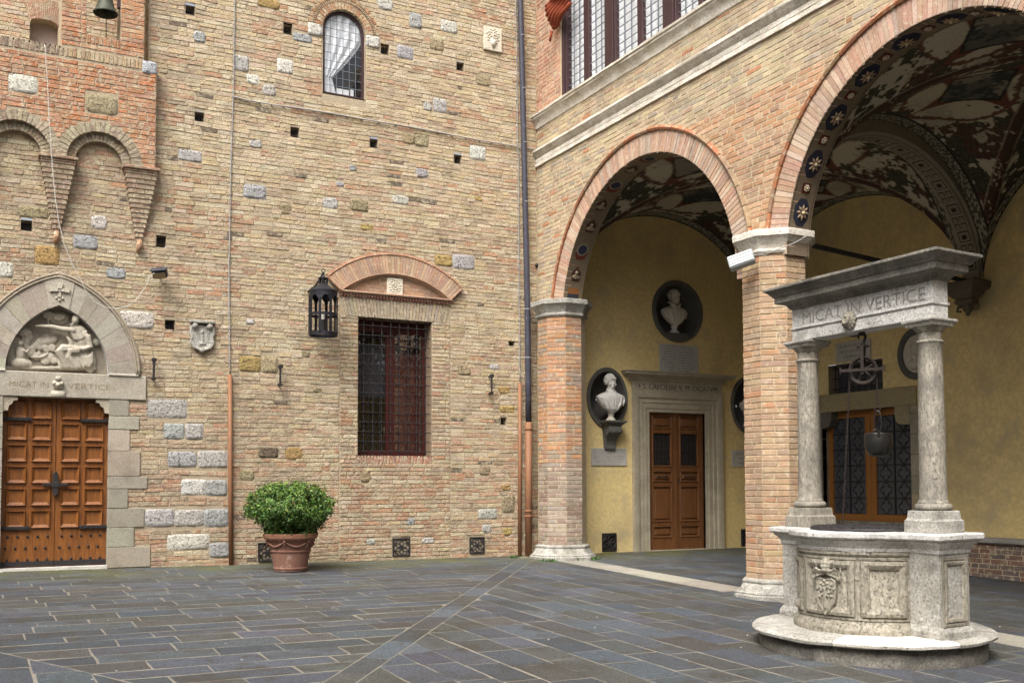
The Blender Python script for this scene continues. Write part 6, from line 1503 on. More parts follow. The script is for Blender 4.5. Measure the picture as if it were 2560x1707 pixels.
m = MB(); m.ball(W(-LH-.0, .085, zL+.11), .078, 16, 8); 
for k in range(14): a = k*PI/7; m.ball(W(-LH-.02, .085+.078*math.cos(a), zL+.11+.078*math.sin(a)), .016, 6, 4)
for k in range(8): a = k*PI/4; m.ball(W(-LH-.07, .085+.035*math.cos(a), zL+.11+.035*math.sin(a)), .014, 6, 4)
n0 = [i for i in range(len(m.v))]
m.v = [tuple(Vector(p)) for p in m.v]; sculpt(m, 'carved_boss', m_trav, lt, .008, 1)
zc = zL+.325; ya2, yb2 = ya, yb_
pfc = [(-.004, zc-.03), (.0, zc), (.02, zc+.006), (.03, zc+.03), (.05, zc+.05), (.10, zc+.062), (.125, zc+.066), (.13, zc+.07), (.13, zc+.125), (.145, zc+.132), (.155, zc+.15), (.18, zc+.175), (.205, zc+.19), (.215, zc+.195), (.215, zc+.215), (.20, zc+.222)]
m = MB(); Pc = [(-LH, yb_), (LH, yb_), (LH, ya), (-LH, ya)]; rings = []
for e, z in pfc:
    O_ = [tuple(q) for q in offset_poly(Pc, e)]; rr = []
    for i in range(4):
        a, b = O_[i], O_[(i+1) % 4]; nn = 12 if i % 2 else 4
        for q in range(nn): rr.append(W(a[0]+(b[0]-a[0])*q/nn, a[1]+(b[1]-a[1])*q/nn, z))
    rings.append(rr)
m.loft(rings); wob(m, 0, .004, 7); m.build('cornice', m_capst, well)

# pulley, chain and bucket
pu = thing('pulley_wheel', W(0, .02, 2.36), 'rusty iron pulley wheel hanging from the well lintel by a hook', 'pulley')
PWp = Plane(W(0, .02, 0), (-eyv[0]*.86+exv[0]*.5, -eyv[1]*.86+exv[1]*.5, 0), (-exv[0]*.86-eyv[0]*.5, -exv[1]*.86-eyv[1]*.5, 0))
zw = 2.305; rw = .132
wp = lambda a, r, d=0: PWp.p(r*math.cos(a), zw+r*math.sin(a), d)
m = MB(); m.loft([[wp(2*PI*i/36, r, d) for i in range(36)] for r, d in ((rw, -.028), (rw, -.022), (rw-.022, -.004), (rw-.022, .004), (rw, .022), (rw, .028), (rw-.012, .028), (rw-.030, .012), (rw-.030, -.012), (rw-.012, -.028), (rw, -.028))], caps=False); m.build('wheel_rim', m_rust, pu, smooth=True, angle=35)
for k in range(5): a = 2*PI*k/5+.5; m = MB(); m.tube([wp(a, .02), wp(a, rw-.022)], [.014, .010], 6); m.build('spoke', m_rust, pu)
m = MB(); m.tube([PWp.p(0, zw, -.06), PWp.p(0, zw, .06)], .018, 8); m.build('axle', m_rust, pu)
m = MB()
for d in (-.048, .048): m.loft([[PWp.p(x, z, d+e) for x, e in ((-.014, -.005), (.014, -.005), (.014, .005), (-.014, .005))] for z in (zw-.04, zw+.05, zw+.22)])
m.rbox(tuple(np.minimum(PWp.p(-.02, zw+.215, -.055), PWp.p(.02, zw+.235, .055))), tuple(np.maximum(PWp.p(-.02, zw+.215, -.055), PWp.p(.02, zw+.235, .055))), .004)
m.build('strap_frame', m_rust, pu)
m = MB(); m.loft([[PWp.p(x, z, d) for d, z in ((.055, zw-.012), (.062, zw-.012), (.062, zw+.015), (.055, zw+.015))] for x in (-.2, -.05, .05, .2)])
for s_ in (-1, 1): m.tube([PWp.p(s_*.2, zw-.03, .058), PWp.p(s_*.2, zw+.035, .058)], .008, 5); m.tube([PWp.p(s_*.2, zw, .055), PWp.p(s_*.15, zw, -.0), PWp.p(s_*.13, zw, -.05)], .008, 5)
m.build('cross_arm', m_rust, pu)
m = MB(); m.tube([W(0, .02, zL+.01), W(0, .02, zL-.035)], .022, 6); m.tube([PWp.p(x, z, 0) for x, z in ((-.035, 2.60), (-.04, 2.63), (-.02, 2.66), (.01, 2.655), (.025, 2.62), (.012, 2.58), (0, 2.545), (.0, 2.53))], [.006, .012, .014, .014, .014, .013, .012, .012], 7); m.build('hook', m_iron, pu, smooth=True)
def chain(mb, p0, p1, link=.03, r=.0035):
    p0, p1 = Vector(p0), Vector(p1); n = int((p1-p0).length/(link*.78)); d = (p1-p0).normalized(); a = d.cross(Vector((.3, .9, .1))).normalized(); b = d.cross(a)
    for i in range(n):
        c_ = p0+(p1-p0)*((i+.5)/n); s_ = a if i % 2 else b
        mb.tube([c_+d*(link*.5*math.sin(t))+s_*(link*.28*math.cos(t)) for t in [q*PI/4 for q in range(8)]], r, 4, closed=True)
cA, cB = PWp.p(-rw+.01, zw, 0), PWp.p(rw-.01, zw, 0)
m = MB(); chain(m, cA, W(-.05, .27, ZR+.03)); tag(m.build('slack_chain', m_rust), 'slack chain running from the pulley down to the well mouth, left of the bucket', 'chain')
bu = thing('well_bucket', (cB[0], cB[1], 1.55), 'round dark metal bucket hanging on a chain under the well lintel', 'bucket')
m = MB(); chain(m, cB, (cB[0], cB[1], 1.985)); m.build('hanging_chain', m_rust, bu)
m = MB(); m.tube([(cB[0]+.028*math.cos(t)*.7, cB[1]-.028*math.cos(t)*.7, 1.955+.036*math.sin(t)) for t in [q*PI/8 for q in range(16)]], .005, 5, closed=True); m.build('chain_ring', m_rust, bu)
bz = 1.71
m = MB(); m.tube([(cB[0]+.03*math.cos(t)*.4, cB[1]-.03*math.cos(t), bz+.10+.11*math.sin(t)) for t in [q*PI/8 for q in range(16)]], .008, 6, closed=True); m.tube([(cB[0]-.03+.02*math.cos(t), cB[1]-.02*math.cos(t), bz+.005+.03*math.sin(t)) for t in [q*PI/6 for q in range(12)]], .005, 5, closed=True); m.build('bail_handle', m_bucket, bu)
m = MB(); m.lathe([(.0, bz-.215), (.06, bz-.212), (.085, bz-.20), (.112, bz-.15), (.124, bz-.10), (.126, bz-.06), (.120, bz-.015), (.121, bz), (.117, bz+.003), (.115, bz-.01), (.118, bz-.06), (.11, bz-.14), (.07, bz-.195), (.0, bz-.2)], (cB[0], cB[1], 0), 32, caps=False); m.build('bowl', m_bucket, bu, smooth=True)
m = MB()
for s_ in (-1, 1): m.rbox((cB[0]-.1*.7-.025 if s_ < 0 else cB[0]+.05, cB[1]-.095 if s_ < 0 else cB[1]+.06, bz-.035), (cB[0]-.045 if s_ < 0 else cB[0]+.10, cB[1]-.06 if s_ < 0 else cB[1]+.09, bz+.01), .006)
m.build('handle_lug', m_bucket, bu)

# ================================================================== BUSTS
def bust(cx, cy, z0_, H, turn, mat, matb, label, name='marble_bust', collar=False, curly=False, cut=.0):
    """z0_ = top of what carries it, H = height of the whole bust with socle"""
    o = thing(name, (cx, cy, z0_), label, 'bust'); ca_, sa_ = math.cos(turn), math.sin(turn)
    k = H/.80
    def T(x, y, z, h=False):
        x, y, z = x*k, y*k, z*k
        if h: x, y = x*ca_-y*sa_, x*sa_+y*ca_
        return (cx+x, cy+y, z0_+z)
    m = MB(); m.lathe([(.095, 0), (.095, .02), (.08, .03), (.075, .045), (.055, .06), (.05, .10), (.058, .115), (.066, .125), (.066, .14), (.04, .15)], (0, 0, 0), 24); m.v = [T(*p) for p in m.v]; m.build('socle', matb, o, smooth=True, angle=40)
    s_ = MB()
    # torso: half-length cut, y- is the front
    def sec(z, hw, hd, y0, pw=2.3, n=28):
        out = []
        for i in range(n):
            a = 2*PI*i/n; c_, q = math.cos(a), math.sin(a); f = (abs(c_)**pw+abs(q)**pw)**(-1/pw); fold = 1+.025*math.sin(9*a+z*20)
            out.append(T(c_*f*hw*fold, y0+q*f*hd*fold, z))
        return out
    s_.loft([sec(.135, .04, .04, -.02), sec(.17, .10, .07, -.025), sec(.215, .165, .095, -.02), sec(.28, .225, .12, -.01), sec(.345, .27, .13, 0), sec(.405, .295, .13, 0), sec(.445, .285, .12, .0), sec(.475, .235, .105, .005), sec(.50, .16, .09, .005), sec(.52, .105, .085, .003), sec(.545, .08, .078, .0, 2), sec(.60, .068, .072, -.01, 2)])
    def hb(x, y, z, r, sc=(1, 1, 1)):
        n0 = len(s_.v); x, y, z, r = x*1.33, y*1.33, .70+(z-.66)*1.34, r*1.33; s_.ball((x, y, z), r, 14, 9, scale=sc); 
        for i in range(n0, len(s_.v)): a, b, c_ = s_.v[i]; s_.v[i] = T(a, b+.0, c_, True)
    hb(0, .012, .682, .080, (.92, 1.10, 1.05)); hb(0, -.028, .640, .064, (.88, .85, 1.15)); hb(0, -.058, .583, .026, (1.1, .9, .8)); hb(0, -.02, .60, .05, (1.05, 1.0, .7))      # skull, face, chin, jaw
    hb(0, -.084, .642, .010, (.7, 1.0, 2.2)); hb(0, -.091, .625, .0095, (1.1, .9, .8)); hb(0, -.076, .70, .04, (1.2, .5, .6))     # nose, forehead
    hb(-.028, -.074, .672, .014, (1.5, .45, .4)); hb(.028, -.074, .672, .014, (1.5, .45, .4)); hb(-.027, -.066, .652, .010); hb(.027, -.066, .652, .010)
    hb(0, -.086, .601, .013, (1.5, .7, .40)); hb(0, -.084, .592, .012, (1.3, .7, .5)); hb(-.040, -.058, .622, .018); hb(.040, -.058, .622, .018)
    hb(-.074, .0, .642, .016, (.5, .9, 1.4)); hb(.074, .0, .642, .016, (.5, .9, 1.4))
    Rr = random.Random(3)
    if curly:
        for i in range(90):
            a = Rr.uniform(0, 2*PI); e_ = Rr.uniform(.15, 1.45); x, y, z = .075*math.cos(e_)*math.cos(a), .012+.090*math.cos(e_)*math.sin(a), .682+.085*math.sin(e_)
            if y < -.035 and z < .725: continue
            hb(x, y, z, .0135)
    else:
        for i in range(150):
            a = Rr.uniform(-.35, PI+.35); e_ = Rr.uniform(-.6, 1.5); x, y, z = .075*math.cos(e_)*math.cos(a), .016+.088*math.cos(e_)*math.sin(a), .682+.082*math.sin(e_)
            hb(x*1.02, y, z, .0115, (1, 1, 1.5))
        for i in range(8): hb(-.05+.014*i, -.058+.008*abs(i-4), .735-.005*abs(i-4), .010)
    def tb(P, r):
        s_.tube([T(*p) for p in P], [q*k for q in (r if isinstance(r, list) else [r]*len(P))], 7)
    for s2 in (-1, 1):
        tb([(s2*.065, .03, .575), (s2*.085, -.03, .53), (s2*.04, -.10, .475), (s2*.028, -.14, .36), (s2*.02, -.12, .20)], [.012, .018, .013, .009, .006])
        tb([(s2*.14, -.05, .49), (s2*.16, -.115, .41), (s2*.13, -.135, .30), (s2*.07, -.105, .19)], .009)
        tb([(s2*.22, -.03, .465), (s2*.24, -.10, .385), (s2*.19, -.115, .27)], .009)
        if collar: tb([(s2*.02, .09, .60), (s2*.10, .04, .60), (s2*.11, -.06, .56), (s2*.035, -.12, .50)], .024)
    for p in range(5): hb(0, 0, 0, .0001)
    sculpt(s_, 'figure', mat, o, 0.0072, 1)
    return o
# left bust on a scroll bracket inside the oval niche
def bracket(cx, ztop, label):
    o = thing('scroll_bracket', (cx, -.1, ztop), label, 'bracket'); m = MB()
    skirt(m, [(cx-.19, -.26), (cx+.19, -.26), (cx+.19, 0.), (cx-.19, 0.)], [(-.05, ztop-.10), (-.03, ztop-.075), (.0, ztop-.05), (.03, ztop-.03), (.035, ztop-.005), (.03, ztop)]); m.build('bracket_shelf', m_niche, o)
    m = MB(); P = [(0, ztop-.10), (-.22, ztop-.10), (-.245, ztop-.15), (-.24, ztop-.20), (-.20, ztop-.24), (-.14, ztop-.28), (-.09, ztop-.36), (-.07, ztop-.44), (-.075, ztop-.50), (-.06, ztop-.53), (0, ztop-.54)]
    m.prism(P, lambda a, b: (cx-.14+(.035 if b < ztop-.3 else 0), a, b), lambda a, b: (cx+.14-(.035 if b < ztop-.3 else 0), a, b)); 
    for s_ in (-1, 1): m.tube([(cx+s_*.143, -.15+.055*math.cos(t)*(1-t/9), ztop-.17+.055*math.sin(t)*(1-t/9)) for t in [i*.5 for i in range(14)]], .010, 5)
    for q in range(4): m.tube([(cx-.09+.06*q, -.235, ztop-.12), (cx-.09+.06*q, -.225, ztop-.22)], .016, 6)
    m.build('scroll', m_niche, o)
zbl = XA(1531, 1052, -.1)[1]; bracket(noL[0]+.03, zbl, 'dark stone scroll bracket under the left bust')
bust(noL[0]+.02, -.10, zbl, .82, -.02, m_marblew, m_marble, 'white marble bust of a man with downcast eyes on the left bracket', collar=False)
zb3 = zbl+(noR[1]-noL[1]); bracket(noR[0]+.03, zb3, 'dark scroll bracket right of the doorway, mostly hidden by the pier')
bust(noR[0]+.02, -.10, zb3, .82, .1, m_marble, m_marble, 'marble bust in the right oval niche, almost hidden behind the brick pier')
bust(nc_top[0]-.06, .02, nc_top[1]-nr*.86+.095, .80, .30, m_marble, m_marblew, 'curly-haired marble bust with a high collar in the round niche above the doorway', collar=True, curly=True)

# ================================================================== WALL-MOUNTED THINGS
# coat of arms
sx1_, sz1_ = XA(504, 841); sh = thing('carved_shield', (sx1_, 0, sz1_), 'white carved stone coat of arms with scrolls beside a square hole, right of the portal', 'coat of arms')
m = MB(); m.rbox((sx1_-.19, -.10, sz1_+.19), (sx1_+.19, .0, sz1_+.235), .01); m.build('top_ledge', m_travw, sh)
m = MB(); P = [(-.17, .16), (-.10, .13), (0, .17), (.10, .13), (.17, .16), (.155, .02), (.17, -.08), (.10, -.19), (0, -.24), (-.10, -.19), (-.17, -.08), (-.155, .02)]
m.loft([[PA.p(sx1_+x, sz1_+z, d) for x, z in [(a*f, b*f) for a, b in P]] for f, d in ((1, -.01), (1, .04), (.92, .065), (.84, .05))])
for s_ in (-1, 1):
    m.ball(PA.p(sx1_+s_*.11, sz1_+.15, .06), .05, 10, 7); m.tube([PA.p(sx1_+s_*x, sz1_+z, .05) for x, z in ((.15, .13), (.18, .05), (.15, -.03), (.175, -.1), (.12, -.18), (.04, -.21))], .018, 6); m.ball(PA.p(sx1_+s_*.165, sz1_+.11, .04), .032, 8, 6)
m.ball(PA.p(sx1_, sz1_-.22, .05), .04, 8, 6); m.tube([PA.p(sx1_, sz1_-.12, .06), PA.p(sx1_, sz1_+.05, .06)], .009, 5); m.tube([PA.p(sx1_-.04, sz1_-.12, .06), PA.p(sx1_+.04, sz1_-.12, .06)], .009, 5); m.ball(PA.p(sx1_, sz1_+.06, .06), .02, 8, 5)
sculpt(m, 'shield', m_travw, sh, .010, 1)
# iron hooks
hk = []
for k, (px, y0_, y1_, lab) in enumerate(((383, 901, 948, 'black iron bracket rod on the wall between the portal and the carved shield'), (697, 917, 963, 'black iron bracket rod on the wall above and left of the potted bush'), (1222, 941, 984, 'black iron bracket rod right of the barred window'))):
    x, za = XA(px, y0_); _, zb_ = XA(px, y1_); m = MB()
    m.tube([(x, .0, za), (x, -.10, za), (x-.01, -.13, za-.03), (x-.01, -.13, zb_+.03), (x, -.10, zb_), (x, .0, zb_)], .016, 6); m.rbox((x-.035, -.15, za-.03), (x+.03, -.09, za+.025), .006); m.rbox((x-.04, -.14, zb_-.02), (x+.025, -.08, zb_+.02), .006)
    tag(m.build('iron_bracket', m_iron), lab, 'bracket', 'iron bracket rods on the brick facade')
# vents
def vent(cx, cz, a, label, grp):
    o = thing('floor_vent', (cx, -.02, cz), label, 'vent', grp)
    m = MB(); w_ = .02
    for P in (((cx-a, cz-a), (cx+a, cz-a+w_)), ((cx-a, cz+a-w_), (cx+a, cz+a)), ((cx-a, cz-a+w_), (cx-a+w_, cz+a-w_)), ((cx+a-w_, cz-a+w_), (cx+a, cz+a-w_))): m.rbox((P[0][0], -.022, P[0][1]), (P[1][0], .01, P[1][1]), .003)
    m.build('vent_frame', m_iron, o)
    m = MB()
    for q in range(6):
        an = q*PI/3; rr = a*.48; m.tube([(cx+rr*.95*math.cos(an)+rr*.93*math.cos(t), -.012, cz+rr*.95*math.sin(an)+rr*.93*math.sin(t)) for t in [i*PI/8 for i in range(16)]], .0075, 4, closed=True)
    m.tube([(cx+a*.9*math.cos(t), -.012, cz+a*.9*math.sin(t)) for t in [i*PI/12 for i in range(24)]], .007, 4, closed=True); m.tube([(cx+a*.2*math.cos(t), -.012, cz+a*.2*math.sin(t)) for t in [i*PI/6 for i in range(12)]], .007, 4, closed=True); m.build('rosette_grille', m_iron, o)
    m = MB(); m.box((cx-a, .03, cz-a), (cx+a, .035, cz+a)); m.build('dark_back', m_black, o)
    return o
vent(*vents[0], .15, 'black cast-iron rosette vent below the barred window', 'cast-iron vents near the ground'); vent(*vents[1], .14, 'black cast-iron rosette vent just left of the drainpipes', 'cast-iron vents near the ground'); vent(*vents[2], .145, 'black cast-iron vent half hidden behind the terracotta pot', 'cast-iron vents near the ground')
vent(*vC[0], .155, 'black vent in the ochre wall left of the inscribed doorway', 'cast-iron vents near the ground'); vent(*vC[1], .155, 'black vent in the ochre wall half hidden behind the central pier', 'cast-iron vents near the ground')
# pipes
def XAy(px, py, y): x, z = onA(px, py, y); return (x, y, z)
dp = thing('drainpipe', XAy(1320, 1200, -.12), 'long dark blue drainpipe with a terracotta-coloured foot in the corner', 'drainpipe')
pts = [XAy(px, py, -.12) for px, py in ((1299, -60), (1301, 0), (1306, 200), (1311, 420), (1315, 600), (1318.5, 760), (1320.5, 960), (1321.5, 1055))]
m = MB(); m.tube(pts, .052, 12); m.build('upper_pipe', m_pipe, dp, smooth=True)
m = MB(); p0, p1 = XAy(1321.5, 1055, -.12), XAy(1321.5, 1388, -.12); m.tube([p0, p1], .060, 12); m.build('lower_pipe', m_terp, dp, smooth=True)
for py in (1072, 1277, 1290): q = XAy(1321.5, py, -.12); m = MB(); m.lathe([(.062, -.02), (.07, -.015), (.07, .015), (.062, .02)], q, 12); m.build('collar', m_terp, dp, smooth=True)
for px, py in ((1304.5, 90), (1308, 222), (1311, 357), (1314, 505), (1318.6, 773), (1320, 894)): q = XAy(px, py, -.12); m = MB(); m.lathe([(.054, -.008), (.058, -.006), (.058, .006), (.054, .008)], q, 12); m.rbox((q[0]-.01, -.12, q[2]-.01), (q[0]+.01, .0, q[2]+.01), .002); m.build('pipe_bracket', m_wire, dp, smooth=False)
cp1 = MB(); cp1.tube([XAy(574.5, 936, -.05), XAy(576, 1200, -.05), XAy(577.5, 1411, -.05)], .034, 10); tag(cp1.build('cable_conduit', m_terp, smooth=True), 'slim orange conduit rising from the ground between the portal and the potted bush', 'pipe', 'slim orange conduits on the facade')
cp2 = MB(); cp2.tube([XAy(1299.5, 958, -.05), XAy(1299.5, 1389, -.05)], .034, 10); tag(cp2.build('cable_conduit', m_terp, smooth=True), 'slim orange conduit just left of the drainpipe', 'pipe', 'slim orange conduits on the facade')
def cable(P, r, mat, name, lab, y=-.03, clips=0, extra=None):
    o = MB(); pts = []
    for a, b in zip(P[:-1], P[1:]):
        for i in range(4): t = i/4; pts.append(XAy(a[0]+(b[0]-a[0])*t+R.uniform(-.5, .5), a[1]+(b[1]-a[1])*t, y))
    pts.append(XAy(*P[-1], y)); o.tube(pts, r, 5)
    for p in pts[::2] if clips else []: o.rbox((p[0]-.012, p[1]-.01, p[2]-.008), (p[0]+.012, .0, p[2]+.008), .002)
    return tag(o.build(name, mat, smooth=True), lab, 'cable')
cable([(587, -40), (586, 60), (584, 150), (583, 240), (580, 330), (577, 430), (574.5, 540), (573, 640), (573, 780), (574, 860), (574.5, 940)], .010, m_wire, 'vertical_cable', 'grey cable running down the facade into the left orange conduit', clips=1)
cable([(1289, -20), (1291, 90), (1292.5, 200), (1293.5, 300), (1296, 440), (1297, 600), (1298, 740), (1299.5, 860), (1300, 960)], .010, m_wire, 'vertical_cable', 'grey cable running down beside the drainpipe', clips=1)
cable([(583, 242), (617, 251), (680, 262), (740, 270), (830, 284), (905, 298), (990, 312), (1060, 324), (1130, 338), (1200, 351), (1260, 361), (1297, 367), (1343, 374)], .012, m_wire, 'horizontal_cable', 'long cable running almost level across the facade under the arched window', clips=1)
cable([(112, 112), (115, 150), (115.5, 168), (118, 190), (121, 260), (126, 340), (131, 420), (138, 490), (148, 560), (160, 610), (176, 650), (196, 690), (215, 727), (236, 755), (262, 768), (290, 772), (318, 766), (342, 748), (362, 720), (376, 690), (386, 682)], .0062, m_wirew, 'loose_cable', 'loose white cable hanging from the parapet over the portal arch to the floodlight', y=-.33)
# junction knob near the respond
x, z = XA(1341, 664); m = MB(); m.ball((x, -.02, z), .035, 8, 6); tag(m.build('wall_stud', m_iron, smooth=True), 'small dark stud on the wall beside the drainpipe at the first arch', 'fitting')
# dark floodlight
fx, fy_, fz = XAy(400, 683, -.20); fl = thing('wall_floodlight', (fx, fy_, fz), 'small dark floodlight on the brick wall above the portal, cable attached', 'floodlight')
Mr = Matrix.Rotation(-.35, 4, 'Y') @ Matrix.Rotation(.45, 4, 'X') @ Matrix.Rotation(-.5, 4, 'Z')
B_ = lambda x, y, z: tuple(Vector((fx, fy_, fz))+Mr @ Vector((x, y, z)))
m = MB(); m.rbox((-.105, -.05, -.07), (.105, .05, .07), .015, B=B_); m.build('lamp_body', m_dklamp, fl)
m = MB(); m.rbox((-.09, -.058, -.058), (.09, -.049, .02), .004, B=B_); m.build('lamp_glass', m_amber, fl)
m = MB(); m.rbox((-.12, -.07, .055), (.12, .02, .08), .008, B=B_); m.build('visor', m_dklamp, fl)
m = MB(); m.tube([B_(0, .05, 0), (fx+.02, 0, fz-.02)], .015, 6); m.build('mount_arm', m_dklamp, fl)
# pale floodlight on the central pier
px_, pz_ = onB(1866, 652, -.38); q = (-.46, -px_, pz_); fl = thing('pier_floodlight', q, 'pale grey ribbed floodlight tilted on the central pier just below the capital', 'floodlight')
Mr = Matrix.Rotation(math.radians(-48), 4, 'Z') @ Matrix.Rotation(-.28, 4, 'Y') @ Matrix.Rotation(-.35, 4, 'X')
B_ = lambda x, y, z: tuple(Vector(q)+Mr @ Vector((x, y, z)))
m = MB(); m.rbox((-.16, -.05, -.09), (.16, .06, .09), .012, B=B_); m.build('lamp_body', m_lamp, fl)
m = MB(); m.rbox((-.145, -.06, -.075), (.145, -.049, .075), .003, B=B_); m.build('lamp_glass', m_lampg, fl)
for k in range(3): m = MB(); m.rbox((-.145, -.066, -.05+.045*k), (.145, -.06, -.042+.045*k), .001, B=B_); m.build('glass_rib', m_lamp, fl)
m = MB(); m.tube([B_(0, .06, 0), B_(.02, .22, .04)], .014, 6); m.build('mount_arm', m_lamp, fl)
m = MB(); pts = [B_(.13, 0, 0), B_(.17, .0, .0)]
for px, py in ((1906, 636), (1914, 640), (1916, 634), (1930, 630), (1960, 618), (1990, 606), (2005, 597), (2021, 586)):
    u, v = onB(px, py, -.36+(px-1906)*.0030); pts.append((-.36+(px-1906)*.0030, -u, v))
m.tube(pts, .007, 5); tag(m.build('floodlight_cable', m_wire, smooth=True), 'thin cable looping from the pale floodlight up over the pier capital', 'cable')

# lantern
lx, ly, _ = XAy(808, 765, -.42); lzt = onA(808, 728, -.42)[1]; lzb = onA(808, 840, -.42)[1]; ln = thing('iron_lantern', (lx, ly, lzt), 'large cylindrical wrought-iron lantern hanging on the wall left of the barred window', 'lantern')
LR = .215; H_ = lzt-lzb
def cyl(mb, r, z0_, z1_, th=.008, seg=32): mb.loft([[(lx+rr*math.cos(2*PI*i/seg), ly+rr*math.sin(2*PI*i/seg), z) for i in range(seg)] for rr, z in ((r, z0_), (r, z1_), (r-th, z1_), (r-th, z0_), (r, z0_))], caps=False)
m = MB(); cyl(m, LR, lzt-.087, lzt); cyl(m, LR+.006, lzt-.02, lzt+.004, .012); m.build('top_band', m_lant, ln, smooth=True, angle=30)
m = MB(); cyl(m, LR+.004, lzb, lzb+.055); cyl(m, LR+.01, lzb+.0, lzb+.012, .02); m.build('bottom_band', m_lant, ln, smooth=True, angle=30)
m = MB(); zm = lzb+H_*.47; cyl(m, LR+.005, zm-.022, zm+.022); m.build('middle_band', m_lant, ln, smooth=True, angle=30)
for k in range(8):
    a = 2*PI*k/8+.25; ca_, sa_ = math.cos(a), math.sin(a); tx_, ty_ = -sa_, ca_
    def S(w_, z, r=LR): return (lx+ca_*r+tx_*w_, ly+sa_*r+ty_*w_, z)
    m = MB(); w_ = .022
    m.loft([[S(-w_, z, LR-.003), S(w_, z, LR-.003), S(w_, z, LR+.005), S(-w_, z, LR+.005)] for z in (lzb+.05, lzt-.10)])
    m.prism([(-.062, lzt-.085), (-.046, lzt-.125), (-.03, lzt-.13), (-.03, lzt-.16), (.03, lzt-.16), (.03, lzt-.13), (.046, lzt-.125), (.062, lzt-.085)], lambda u, z: S(u, z, LR-.003), lambda u, z: S(u, z, LR+.004))
    m.tube([S(0, lzb+.03, LR+.012), S(0, lzt-.12, LR+.012)], .007, 5)
    for z in (lzb+.03, zm, lzt-.06, lzt-.16, lzb+.12): m.ball(S(.02, z, LR+.008), .008, 6, 4); m.ball(S(-.02, z, LR+.008), .008, 6, 4)
    m.build('cage_strap', m_lant, ln)
m = MB(); m.lathe([(LR+.004, 0), (LR-.02, .02), (LR-.07, .05), (.11, .075), (.09, .095), (.072, .10), (.07, .11)], (lx, ly, lzt), 32, caps=False); m.build('roof', m_lant, ln, smooth=True)
for k in range(6): a = k*PI/3; m = MB(); m.rbox((lx+.062*math.cos(a)-.012, ly+.062*math.sin(a)-.012, lzt+.10), (lx+.062*math.cos(a)+.012, ly+.062*math.sin(a)+.012, lzt+.20), .003); m.build('chimney_post', m_lant, ln)
m = MB(); m.lathe([(.08, .195), (.085, .20), (.08, .21), (.03, .225), (.018, .24), (.014, .28), (.02, .285), (.02, .30), (.01, .305)], (lx, ly, lzt), 20); m.tube([(lx+.028*math.cos(t), ly, lzt+.325+.028*math.sin(t)) for t in [i*PI/6 for i in range(12)]], .007, 5, closed=True); m.build('crown_cap', m_lant, ln, smooth=True)
m = MB(); m.tube([(lx, ly, lzt+.30), (lx-.02, ly+.04, lzt+.24), (lx-.06, ly+.2, lzt+.12), (lx-.12, .0, lzt+.05)], [.012, .014, .016, .018], 6); m.build('wall_arm', m_lant, ln)
m = MB(); m.lathe([(.048, .05), (.048, .24), (.03, .245), (.03, .26)], (lx, ly, lzb), 16); m.build('candle_holder', m_iron, ln, smooth=True, angle=40)
m = MB(); m.lathe([(.028, .26), (.028, .34), (.01, .345)], (lx, ly, lzb), 12); m.build('candle_lamp', m_wirew, ln, smooth=True, angle=40)

# bell in the belfry opening
bx_, bz_ = onA(264, 30, -.1); be = thing('bronze_bell', (bx_, -.1, bz_), 'small green bronze bell hanging in the brick belfry opening', 'bell')
bzz = onA(264, 36, -.1)[1]
m = MB(); m.lathe([(.17, 0), (.175, .012), (.165, .03), (.135, .08), (.11, .15), (.095, .24), (.085, .30), (.06, .335), (.0, .345)], (bx_, -.1, bzz), 32, caps=False); m.lathe([(.17, 0.001), (.155, .02), (.12, .09), (.09, .2), (.07, .29), (.0, .31)], (bx_, -.1, bzz), 32, caps=False); m.build('bell_body', m_bronze, be, smooth=True)
m = MB(); m.ball((bx_, -.1, bzz+.03), .028, 8, 6); m.tube([(bx_, -.1, bzz+.04), (bx_, -.1, bzz+.3)], .008, 5); m.build('clapper', m_iron, be)
m = MB(); m.rbox((bx_-.2, -.14, bzz+.36), (bx_+.2, -.06, bzz+.46), .01); m.tube([(bx_, -.1, bzz+.33), (bx_, -.1, bzz+.38)], .02, 6); m.rbox((bx_+.16, -.13, bzz+.12), (bx_+.21, -.07, bzz+.5), .008); m.rbox((bx_-.22, -.13, bzz+.22), (bx_-.15, -.07, bzz+.5), .02); m.build('headstock', m_dkwood, be)
m = MB(); chain(m, (bx_+.01, -.1, bzz+.02), (bx_+.02, -.1, bzz-.62)); m.build('bell_chain', m_iron, be)

# ================================================================== POTTED BUSH
gx_, gy_ = onG(726, 1427); gy_ = gy_; g0 = gz(gx_, gy_)
k = abs(1/((onA(730, 1300, gy_)[0]-onA(729, 1300, gy_)[0])))      # px per metre across
pr_ = .395; pb = .235; ph = onA(726, 1332, gy_)[1]-g0
pt = thing('terracotta_pot', (gx_, gy_, g0), 'large weathered terracotta pot with swags standing by the brick wall', 'plant pot')
m = MB(); m.lathe([(pb-.02, 0), (pb, .01), (pb+.005, .04), (pb+.012, .045), (pb+.012, .06), (pb+.004, .065), (pb+.045, ph*.52), (pb+.06, ph*.53), (pb+.06, ph*.56), (pb+.05, ph*.57), (pr_-.045, ph*.86), (pr_-.03, ph*.87)], (gx_, gy_, g0), 48); m.build('pot_body', m_terra, pt, smooth=True, angle=50)
m = MB(); m.lathe([(pr_-.035, ph*.85), (pr_-.018, ph*.855), (pr_-.015, ph*.885), (pr_-.004, ph*.89), (pr_+.0, ph*.93), (pr_+.004, ph*.98), (pr_-.008, ph), (pr_-.04, ph), (pr_-.05, ph*.95), (pr_-.05, ph*.9)], (gx_, gy_, g0), 48, caps=False); m.build('pot_rim', m_terra2, pt, smooth=True, angle=50)
m = MB()
